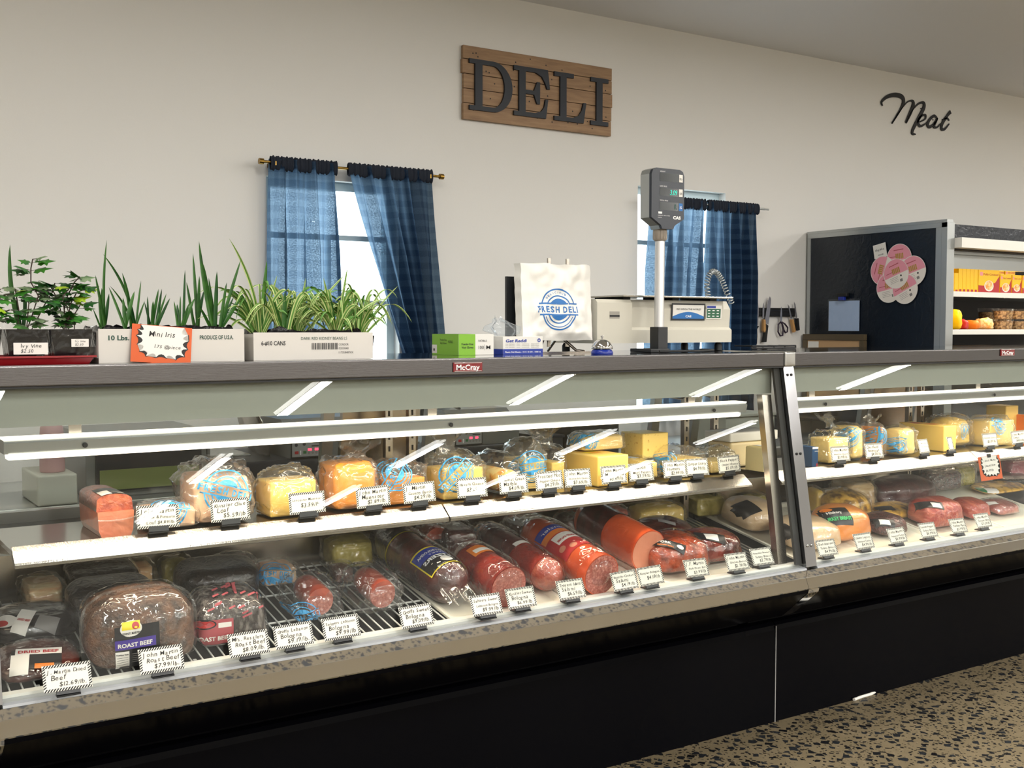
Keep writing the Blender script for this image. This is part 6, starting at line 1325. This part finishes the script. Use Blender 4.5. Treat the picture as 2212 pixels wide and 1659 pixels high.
for px, lines, lb in ((340, ['John Martin', 'Pickle & Pimento', 'Loaf $4.89/lb.'], 'price card for pickle and pimento loaf'), (497, ['Kunzler Olive', 'Loaf', '$5.59/lb'], 'price card for olive loaf'), (664, ['Lancaster Muenster', '$3.59/lb.'], 'price card for muenster at $3.59'),
    (807, ['John Martin', 'Muenster', '$2.89/lb.'], 'price card for muenster at $2.89'), (907, ['J. Martin', 'Country Bacon', '$4.29/lb.'], 'price card for country bacon cheese at $4.29'), (1021, ['Havarti Cheese', '$3.69/lb.'], 'price card for havarti'), (1111, ['Walnut Creek', 'Marble', '$4.09/lb.'], 'price card for marble cheese'),
    (1188, ['Frosted Hot', 'Pepper Cheese', '$4.29/lb.'], 'price card for hot pepper cheese'), (1250, ['John Martin', 'Horseradish Cheese', '$3.69/lb.'], 'price card for horseradish cheese'), (1328, ['John Martin', 'Mozzarella', '$3.49/lb.'], 'price card for mozzarella'), (1387, ['J. Martin', 'Magic Peppers', '$3.39/lb.'], 'price card for cheese at $3.39'),
    (1460, ['John Martin', 'Farmers', '$2.99/lb.'], 'price card for farmers cheese at $2.99'), (1508, ['Cooper Sharp', '$4.99/lb.'], 'price card for sharp cheese at $4.99'), (1577, ['Black Pepper', 'Cooper Cheese', '$5.09/lb.'], 'price card for black pepper cheese'),
    (1817, ['John Martin', 'American Cheese', '$3.99/lb.'], 'price card for american cheese, first on the second case shelf'), (1890, ['Clearfield', 'American', '$4.00/lb.'], 'price card for american cheese, second on the second case shelf'), (2140, ['Provolone Cheese', '$3.09/lb.'], 'price card for provolone at $3.09'), (2201, ['John Martin', 'Swiss', '$4.69/lb.'], 'price card at the right edge of the second case shelf')):
    price_card(lines, px, 1000, SHZ + .009, 'striped ' + lb + ', on the upper shelf edge' if 'shelf' not in lb else 'striped ' + lb, SC_, y=2.702, roll=random.uniform(-.03, .03), lean=.2)
price_card(['J. Martin Baby', 'Swiss Cheese', '$4.89/lb.'], 1998, 1000, SHZ + .009, 'narrow tilted striped price card on the second case shelf edge', SC_, y=2.702, wd=.062)
price_card(['Swiss', '$4.9'], 2056, 1000, SHZ + .009, 'narrowest striped price card, near the provolone card', SC_, y=2.702, wd=.034)
for px, py, lines, lb, bs in ((148, 1503, ['J. Martin Dried', 'Beef', '$12.69/lb.'], 'dried beef, leftmost', 0), (352, 1463, ['John Martin', 'Roast Beef', '$7.99/lb.'], 'roast beef at $7.99', 0), (541, 1427, ['Mrs. Resslers', 'Roast Beef', '$8.09/lb.'], 'roast beef at $8.09', 0), (638, 1408, ['Groffs Lebanon', 'Bologna', '$9.19/lb.'], 'lebanon bologna at $9.19', 0),
    (741, 1390, ['Seltzers Lebanon', 'Bologna', '$9.99/lb'], 'lebanon bologna at $9.99', 0), (904, 1364, ['Groffs Sweet', 'Bologna', '$9.09/lb.'], 'sweet bologna at $9.09', 0), (1055, 1338, ['Seltzers Sweet', 'Lebanon Bologna', '$9.99/lb'], 'sweet lebanon bologna', 1), (1130, 1322, ['Kunzler Sweet', 'Bologna', '$6.99/lb.'], 'sweet bologna at $6.99', 1),
    (1238, 1303, ['Troyers Hard', 'Salami', '$6.59/lb'], 'hard salami', 1), (1354, 1283, ['Kunzler Cooked', 'Salami', '$4.19/lb'], 'cooked salami', 1), (1410, 1272, ['Kunzler Bologna', '$4.19/lb'], 'bologna at $4.19', 1), (1509, 1254, ['J.F. Martin', 'Pork Picnic Roll', '$3.99/lb'], 'pork picnic roll', 1),
    (1597, 1240, ['John Martin', 'Chicken Breast', '$5.19/lb'], 'chicken breast', 1), (1651, 1228, ['Homestead Browned', 'Turkey Breast', '$3.79/lb'], 'browned turkey breast', 1), (1791, 1208, ['Oven Roasted', 'Turkey Breast', '$4.99/lb'], 'oven roasted turkey breast', 1), (1871, 1193, ['Golden Legacy', 'Smoked Turkey', '$4.99/lb'], 'smoked turkey', 1),
    (1943, 1180, ['John Martin', 'Peppered Turkey', '$6.99/lb'], 'peppered turkey', 1), (2010, 1168, ['Lemon Pepper', 'Turkey Breast', '$6.99/lb'], 'lemon pepper turkey', 1), (2075, 1158, ['John Martin', 'Turkey Ham', '$3.99/lb'], 'turkey ham at $3.99', 1), (2128, 1146, ['John Martin', 'Tavern Ham', '$3.69/lb'], 'tavern ham at $3.69', 1)):
    price_card(lines, px, py, .6405, 'striped price card for %s, on the lower deck edge' % lb, DC_, base=bool(bs), wd=.098 if px < 900 else .094, roll=random.uniform(-.03, .02), lean=.45)
# hanging burst card in the second case
yb_ = 2.664; p0 = at(2120, 1040, y=yb_); p1 = at(2166, 1033, y=yb_); p2 = at(2112, 988, y=yb_); f = frame(p0, p1 - p0, p2 - p0); W_, H_ = (p1 - p0).length, (p2 - p0).length
t = thing('orange_burst_card', 'small orange starburst price card clipped to the second case shelf edge', 'sign', tuple(p0)); k = MB()
k.add([f(u, v, w) for w in (-.001, 0) for u, v in ((0, 0), (W_, 0), (W_, H_), (0, H_))], [(0, 1, 2, 3), (7, 6, 5, 4), (0, 4, 5, 1), (1, 5, 6, 2), (2, 6, 7, 3), (3, 7, 4, 0)], ORNG); burst(k, f, W_, H_, .0008, .0004)
hand(k, 'John F. Martin', f, W_ * .22, H_ * .78, .014, BLKPRINT, width=W_ * .56, w=.0012); hand(k, 'Sweet Ham', f, W_ * .24, H_ * .56, .014, BLKPRINT, width=W_ * .5, w=.0012); hand(k, '$4.99/lb', f, W_ * .26, H_ * .36, .014, BLKPRINT, width=W_ * .46, w=.0012); k.build('card', t)
k = MB(); q = f(W_ / 2, H_, 0); k.box(q.x - .01, q.x + .01, q.y - .003, q.y + .003, q.z - .006, q.z + .008, DKPLAS); k.build('card_clip', t)
# ---------------------------------------------------------------- open refrigerated merchandiser at the right
FX = 4.773; NAVY = mat('dark_blue_black_panel', C(20, 28, 38), .32, .3, coat=.2); DARKIN = mat('dark_cooler_interior', C(24, 20, 22), .6)
t = thing('open_cooler', 'tall open refrigerated shelf case with a dark blue side panel at the right', 'cooler', (5.8, 3.85, 0))
k = MB(); k.box(FX + .002, FX + .045, 3.43, 4.285, 0, 1.935, NAVY); k.build('side_panel', t)
k = MB(); k.box(FX - .003, FX + .046, 3.40, 4.285, 1.9355, 1.950, ALU); k.box(FX - .003, FX + .0015, 3.40, 4.285, 1.912, 1.935, ALU); k.box(FX - .003, FX + .0015, 3.43, 3.462, 0, 1.9115, ALU); k.box(FX - .003, FX + .0015, 4.262, 4.285, 0, 1.9115, ALU); k.box(FX - .003, FX + .055, 3.398, 3.4295, 0, 1.935, ALU); k.build('trim_frame', t)
k = MB(); k.box(FX + .056, 6.9, 3.425, 4.285, 1.868, 1.932, NAVY); k.build('header', t)
k = MB(); k.box(FX + .060, 6.9, 3.36, 3.424, 1.812, 1.862, WHITE, .002); k.build('light_canopy', t)
k = MB(); k.box(FX + .056, 6.9, 3.43, 3.46, 1.806, 1.867, DARKIN); k.box(FX + .056, 6.9, 3.50, 3.52, 1.72, 1.80, ALU); k.box(FX + .056, 6.9, 3.47, 3.49, 1.79, 1.805, ALU); k.build('air_honeycomb', t)
k = MB(); k.box(FX + .056, 6.9, 4.20, 4.22, .3, 1.868, DARKIN); k.box(FX + .056, 6.9, 3.43, 4.28, 0, .3, NAVY); k.build('back_wall', t)
for z in (1.600, 1.409, 1.20, .95):
    k = MB(); k.box(FX + .056, 6.88, 3.47, 4.195, z - .012, z, ALU); o = k.build('shelf', t)
    k = MB(); k.box(FX + .056, 6.88, 3.452, 3.4695, z - .024, z + .002, WHITE, .002); k.build('price_rail', o)
area('cooler_lamp_light', 5.85, 3.55, 1.80, 2.0, .04, 16.0, (1.0, .78, .55), rot=(-.25, 0, 0)); area('cooler_lamp_light', 5.85, 3.50, 1.575, 2.0, .03, 6.0, (1.0, .76, .55), rot=(-.5, 0, 0))
YB = mat('yellow_box_print', C(250, 196, 10), .4); PINKB = mat('pink_logo', C(240, 150, 150), .4); PASTA = mat('pasta_picture', C(236, 150, 60), .5, col2=C(250, 220, 160), scale=70)
def ybox(x0, x1, y0_, z0, h, face, label, d=.16, grp='yellow food boxes'):
    t = thing('food_box', label, 'box', ((x0 + x1) / 2, y0_ + d / 2, z0), grp); k = MB(); k.box(x0, x1, y0_, y0_ + d, z0, z0 + h, YB, .001); w_ = x1 - x0
    f = frame((x0, y0_ - .0006, z0), (1, 0, 0), (0, 0, 1))
    if face:
        P = [(0, 0), (w_, 0), (w_, h * .75), (w_ * .8, h * .45), (w_ * .35, h * .30), (0, h * .32)]; k.poly(P, lambda u, v, w=0: f(u, v, .0002), LABR)
        disc(k, f, w_ * .5, h * .30, min(w_, h) * .34, PAPER, .0004, n=20, vs=.7); disc(k, f, w_ * .5, h * .32, min(w_, h) * .28, PASTA, .0006, n=20, vs=.7); rect(k, f, w_ * .06, h * .74, w_ * .2, h * .9, PINKB, .0004)
        text(k, 'Fully Cooked', f, w_ * .24, h * .76, h * .13, LABR, w=.0004, width=w_ * .7)
    else:
        rect(k, f, w_ * .2, 0, w_ * .8, h * .12, LABR, .0003)
    k.build('carton', t)
ys = 3.475
for i in range(7):
    a = at(2053 + i * 8.4, 620, y=ys).x; b = at(2053 + (i + 1) * 8.4, 620, y=ys).x; ybox(a + .001, b - .001, ys, 1.6005, .095 if i < 2 else .118, False, 'yellow box standing spine out, %s from the left on the cooler shelf' % ['first', 'second', 'third', 'fourth', 'fifth', 'sixth', 'seventh'][i])
for i, (a, b) in enumerate(((2113, 2158), (2160, 2184), (2186, 2206), (2208, 2226))):
    xa, xb = at(a, 620, y=ys).x, at(b, 620, y=ys).x; ybox(xa, xb, ys, 1.6005, .118 - .02 * (i > 0), True, ['widest yellow box of cooked pasta facing out on the cooler shelf', 'second yellow pasta box facing out', 'third, narrower yellow pasta box facing out', 'yellow pasta box cut by the right edge of the view'][i])
for i, (a, b) in enumerate(((2103, 2121), (2124, 2147), (2151, 2169), (2172, 2193))):
    xa, xb = at(a, 570, y=3.75).x, at(b, 570, y=3.75).x; ybox(xa, xb, 3.75, 1.6005, .165, True, 'tall yellow box in the back row of the cooler shelf, %s' % ['first', 'second', 'third', 'fourth, palest'][i], d=.12, grp='tall yellow boxes at the back')
GRAN = mat('granola_contents', C(206, 166, 112), .6, col2=C(120, 84, 48), scale=90, lo=.4, hi=.6)
def tub(px, py0, y, z0, w_, h, label):
    x = at(px, py0, y=y).x; t = thing('deli_tub', label, 'tub', (x, y, z0), 'clear tubs of granola'); r = w_ / 2
    k = MB(); k.lathe([(r * .84, .001), (r * .86, .004), (r * .97, h * .82)], (x, y, z0), GRAN, 22); k.build('contents', t)
    k = MB(); k.lathe([(r * .86, 0), (r * .88, .002), (r, h * .86), (r * 1.03, h * .87), (r * 1.03, h)], (x, y, z0), CLEARF, 22); k.build('tub', t)
for i, (px, r_) in enumerate(((2166, 0), (2198, 0), (2166, 1), (2198, 1))):
    tub(px, 690, 3.54, 1.4095 + .056 * r_, .105, .0545, 'clear tub of granola on the %s layer, %s in the cooler' % (['lower', 'upper'][r_], ['left one', 'right one'][i % 2]))
for i, px in enumerate((2135, 2165)): tub(px, 670, 3.80, 1.4095, .11, .12, 'tall shaded tub behind the granola tubs, %s' % ['left', 'right'][i])
SNK = [LABR, YB, LABO, PAPER, PASTA]
for i, (px0, px1, py0, py1, mt_) in enumerate(((2050, 2068, 668, 712, YB), (2058, 2088, 690, 713, LABR), (2082, 2112, 692, 713, LABO), (2104, 2146, 688, 713, PASTA))):
    x, yf, w, h, z0 = fit(px0, px1, py0, py1, lambda y: 1.4095, .10, y=3.50, e=.7); t = thing('snack_packet', ['tall yellow snack packet at the left of the cooler shelf', 'red snack packet beside the tall yellow one', 'orange snack packet, third on the cooler shelf', 'widest clear packet of orange snacks left of the tubs'][i], 'packet', (x, 3.55, z0), 'snack packets')
    shell('packet', t, mt_, (x, yf + .05, z0 + h / 2), w / 2, .05, h / 2, e=.7, wr=.2, seed=200 + i, sub=3, crease=.8)
for i, (px0, px1) in enumerate(((2052, 2080), (2084, 2124), (2128, 2158), (2162, 2208))):
    xa, xb = at(px0, 742, y=3.5).x, at(px1, 742, y=3.5).x; t = thing('flat_meat_pack', 'flat orange meat pack on the third cooler shelf, %s from the left' % ['first', 'second', 'third', 'fourth'][i], 'packet', ((xa + xb) / 2, 3.6, 1.2005), 'flat meat packs'); k = MB(); k.box(xa, xb, 3.49, 3.75, 1.2005, 1.325 if i > 1 else 1.315, PASTA, .006, 3); k.build('packet', t)
# things on the cooler's side panel
PX = FX - .0045
fsd = lambda px, py: at(px, py, x=PX)
def sideframe(px, py): return frame(fsd(px, py), (0, -1, 0), (0, 0, 1))
PINKL = mat('pink_lid_print', C(226, 150, 166), .4); GOLDP = mat('cracker_picture', C(176, 140, 62), .5)
R_ = .0765
for i, (px, py, an, lb) in enumerate(((1942, 559, .1, 'top'), (1972, 585, .3, 'right'), (1907, 585, 1.3, 'left'), (1920, 622, .2, 'lower left'), (1955, 624, .45, 'lower right'), (1936, 591, .35, 'centre'))):
    lay = .0004 * i; p = fsd(px, py); t = thing('round_sticker', 'pink and white round food label, %s of the flower on the cooler side' % lb, 'sticker', tuple(p), 'round labels arranged as a flower')
    k = MB(); f = frame(p, (0, -1, 0), (0, 0, 1)); ca, sa = math.cos(an), math.sin(an); g = lambda u, v, w=0.0, ca=ca, sa=sa, f=f: f(u * ca - v * sa, u * sa + v * ca, w)
    disc(k, g, 0, 0, R_, PINKL, .0008 + lay); P = [(R_ * .97 * math.cos(a), R_ * .97 * math.sin(a)) for a in [PI + .1 + (PI - .2) * q / 20 for q in range(21)]]; k.poly(P, lambda u, v, w=0: g(u, v, .0010 + lay), LABW)
    disc(k, g, 0, 0, R_, PAPER, .0011 + lay, r0=R_ * .965, n=36)
    for q in range(5): rect(k, g, -.02 + q * .010, .0, -.013 + q * .010, .028, GOLDP, .0013 + lay)
    rect(k, g, -.058, .012, -.02, .015, LABPK, .0012 + lay); rect(k, g, -.03, .044, .03, .048, LABPK, .0012 + lay)
    for q in range(4): rect(k, g, -.045, -.018 - q * .008, .005, -.0165 - q * .008, LABGR, .0012 + lay)
    disc(k, g, .025, -.02, .005, BLKPRINT, .0012 + lay, n=12); rect(k, g, .012, -.05, .028, -.036, LABGR, .0012 + lay); k.build('label_face', t)
p = fsd(1901, 557); t = thing('thank_you_note', 'small white note reading thanks on the cooler side', 'note', tuple(p)); k = MB(); f = frame(p, (0, -1, .18), (0, .18, 1)); rect(k, f, -.035, .0, .045, .072, PAPER, .001); hand(k, 'thanks', f, -.025, .036, .026, BLKPRINT, width=.06, w=.0014); hand(k, 'mom', f, -.01, .012, .018, BLKPRINT, width=.035, w=.0014); k.build('paper', t)
p = fsd(1789, 716); q = fsd(1858, 645); t = thing('document_pocket', 'clear pocket of papers clipped low on the cooler side', 'document pocket', tuple(p))
wp_ = p.y - q.y; hp = q.z - p.z; f = frame(p, (0, -1, 0), (0, 0, 1)); k = MB(); k.add([f(u, v, w) for w in (.0005, .004) for u, v in ((.004, .003), (wp_ - .004, .003), (wp_ - .004, hp - .01), (.004, hp - .01))], [(3, 2, 1, 0), (4, 5, 6, 7), (0, 1, 5, 4), (1, 2, 6, 5), (2, 3, 7, 6), (3, 0, 4, 7)], mat('blueish_paper', C(176, 196, 226), .5)); k.build('papers', t)
k = MB(); grect(k, lambda u, v, w=0: f(u, v, .0055 + .0022 * noise.noise(Vector((u * 30, v * 22, 0)))), 0, 0, wp_, hp, FILMW, n=24, m=24); k.build('sleeve', t)
k = MB(); k.box(PX - .026, PX - .006, (p.y + q.y) / 2 - .035, (p.y + q.y) / 2 + .035, q.z + .012, q.z + .032, RUBBER, .004, 3); k.box(PX - .030, PX - .007, (p.y + q.y) / 2 - .018, (p.y + q.y) / 2 + .018, q.z - .008, q.z + .0115, MATS['blue_bell_base'], .003, 3); k.build('magnet_clip', t)
t = thing('picture_frame', 'dark gilt picture frame seen from behind leaning by the cooler side', 'picture frame', (4.74, 4.07, 1.0)); GILT = mat('dark_gilt_wood', C(84, 72, 52), .45)
k = MB(); k.box(4.735, 4.760, 3.86, 4.28, 1.352, 1.385, GILT, .004); k.box(4.735, 4.760, 3.86, 3.89, .95, 1.3515, GILT, .004); k.box(4.735, 4.760, 4.25, 4.28, .95, 1.3515, GILT, .004); k.build('frame_moulding', t)
k = MB(); k.box(4.742, 4.746, 3.891, 4.249, .96, 1.351, mat('tan_backing_board', C(186, 152, 112), .8)); k.box(4.7408, 4.7415, 4.17, 4.245, 1.25, 1.345, PAPER); k.build('backing_board', t)

# ---------------------------------------------------------------- back counter with slicers, seen through the case's rear doors
GREYM = mat('slicer_grey_enamel', C(112, 114, 112), .3); DBLU = mat('slicer_dark_base', C(34, 38, 46), .3); DGRY = mat('back_counter_front', C(58, 60, 60), .5)
t = thing('back_counter', 'long grey work counter along the wall behind the cases', 'counter', (2.5, 4.0, 0)); k = MB(); k.box(.35, 4.6, 3.66, 4.285, .10, .835, DGRY); k.build('cabinet', t); k = MB(); k.box(.34, 4.6, 3.63, 4.29, .836, .868, ALU, .003); k.build('worktop', t)
box_part('plinth', t, RUBBER, .35, 4.6, 3.70, 4.285, 0, .0995)
for i in range(5):
    o = box_part('door', t, mat('counter_door_grey', C(70, 74, 74), .4) if i == 0 else MATS['counter_door_grey'], .37 + i * .845, .37 + i * .845 + .83, 3.642, 3.659, .12, .82); box_part('handle', o, ALU, .5 + i * .845, .62 + i * .845, 3.625, 3.6415, .76, .775)
LEDR = mat('red_led_digits', C(200, 20, 30), .4, emit=(1, .05, .1, 1), estr=3.0); KEYG = mat('key_green', C(40, 110, 60), .5)
for i, (px, py) in enumerate(((663, 969), (1012, 944))):
    yq = 3.70; c = at(px, py, y=yq); x = c.x; zt = 0.8685; t = thing('meat_slicer', 'grey and dark meat slicer with red digits, %s of the two behind the case' % ['left', 'right'][i], 'slicer', (x, 3.85, zt), 'meat slicers')
    k = MB(); k.box(x - .30, x + .26, yq + .002, 4.15, zt + .012, c.z - .035, DBLU, .01, 3); k.build('base', t)
    k = MB(); k.prism([(yq + .01, c.z - .034), (yq + .004, c.z + .035), (yq + .10, c.z + .10), (4.14, c.z + .10), (4.14, c.z - .034)], x - .06, x + .24, GREYM); k.build('motor_housing', t)
    for a, b in ((-.27, 3.74), (.23, 3.74), (-.27, 4.1), (.23, 4.1)): k = MB(); k.lathe([(.018, 0), (.018, .012)], (x + a, b, zt), RUBBER, 12); k.build('foot', t)
    k = MB(); f = frame((x - .058, yq - .0004, c.z - .028), (1, 0, .0), (0, 0, 1)); rect(k, f, -.004, -.004, .120, .062, RUBBER, .001); rect(k, f, 0, 0, .116, .058, GREYM if False else mat('panel_silver', C(150, 150, 148), .4) if i == 0 else MATS['panel_silver'], .0016)
    disc(k, f, .016, .042, .006, DBLU, .002, n=14); disc(k, f, .046, .044, .006, DBLU, .002, n=14); rect(k, f, .010, .010, .024, .020, LABR, .002); rect(k, f, .030, .006, .034, .022, WHTPRINT, .002); rect(k, f, .042, .010, .054, .020, KEYG, .002); rect(k, f, .074, .034, .110, .038, BLKPRINT, .002)
    for q in (.064, .090): rect(k, f, q - .004, .020, q + .010, .028, LEDR, .002)
    for q in (.064, .078, .092, .106): disc(k, f, q, .012, .005, LABGR, .002, n=14)
    k.build('control_panel', t)
    k = MB(); mtx = Matrix.Rotation(math.radians(72), 3, 'Y'); k.lathe([(.001, .004), (.13, .003), (.135, 0), (.13, -.003), (.001, -.003)], (x - .12, 3.92, c.z + .06), SHELFSTEEL, 40, mtx=mtx); k.build('blade', t)
    k = MB(); k.box(x - .34, x - .19, yq + .05, 4.02, c.z - .02, c.z - .012, SHELFSTEEL, .002); k.box(x - .345, x - .335, yq + .05, 4.02, c.z - .02, c.z + .07, SHELFSTEEL); k.build('carriage', t)
    k = MB(); k.lathe([(.02, 0), (.024, .006), (.022, .026), (.001, .028)], (x + .15, yq + .002, c.z - .07), RUBBER, 20, mtx=Matrix.Rotation(PI / 2, 3, 'X')); k.build('thickness_knob', t)
# left end of the back counter
x = at(118, 1010, y=3.68).x; PNKG = mat('pinkish_plastic', C(196, 160, 160), .4)
t = thing('squeeze_bottle', 'pinkish bottle with a black cap behind the left end of the near case', 'bottle', (x, 3.72, .8685)); zb2 = at(118, 1020, y=3.70).z
t.location.z = zb2; WM[t.name] = Matrix.Translation(t.location)
k = MB(); k.lathe([(.036, 0), (.038, .006), (.036, .115), (.034, .14), (.028, .15)], (x, 3.72, zb2), PNKG, 26); k.build('bottle_body', t); k = MB(); k.lathe([(.030, .151), (.030, .19), (.028, .192)], (x, 3.72, zb2), RUBBER, 24); k.build('cap', t)
WBD = mat('off_white_board', C(186, 188, 176), .5)
xa, xb = at(76, 1040, y=3.66).x, at(163, 1040, y=3.66).x; zl = .8685
o = MB(); o.box(xa, xb, 3.635, 3.90, zl, zb2 - .0008, WBD, .008, 3); tag(o.build('white_bin'), 'off-white plastic bin under the pinkish bottle on the back counter', 'bin')
xa, xb = at(180, 1000, y=3.75).x, at(440, 1000, y=3.75).x; t = thing('countertop_cooler', 'grey-framed countertop unit with a dark glass front behind the pink loaf', 'appliance', ((xa + xb) / 2, 3.85, zl)); zt = at(300, 935, y=3.70).z
k = MB(); k.box(xa, xb, 3.72, 4.1, zl, zt, GREYM, .004); k.build('cabinet', t); box_part('glass_door', t, DBLU, xa + .03, xb - .02, 3.712, 3.7195, zl + .02, zt - .035); box_part('green_strip', t, mat('olive_green_strip', C(110, 120, 66), .4), xa + .04, xb - .03, 3.708, 3.7118, zl + .025, zl + .09); box_part('grille_strip', t, ALU, xa + .01, xb - .01, 3.712, 3.7195, zt - .025, zt - .015)
for i, (a, b, h, mt_, lb) in enumerate(((1160, 1210, .10, DBLU, 'dark navy canister'), (1225, 1330, .16, DKPLAS, 'dark plastic crate'), (1560, 1665, .14, WBD, 'off-white open carton'), (1745, 1800, .10, DKPLAS, 'dark tray stack'), (1800, 1885, .17, DBLU, 'dark navy crate'))):
    xa, xb = at(a, 1000, y=3.72).x, at(b, 1000, y=3.72).x
    if xb > 4.59: xb = min(xb, 4.59)
    if xa >= xb: continue
    t = thing('counter_bin', lb + ' on the back counter, seen through the rear doors', 'bin', ((xa + xb) / 2, 3.85, zl)); box_part('bin_body', t, mt_, xa, xb, 3.70, 4.0, zl, zl + h, bev=.006); box_part('rim', t, mt_, xa - .004, xb + .004, 3.694, 4.006, zl + h + .0005, zl + h + .012, bev=.002)
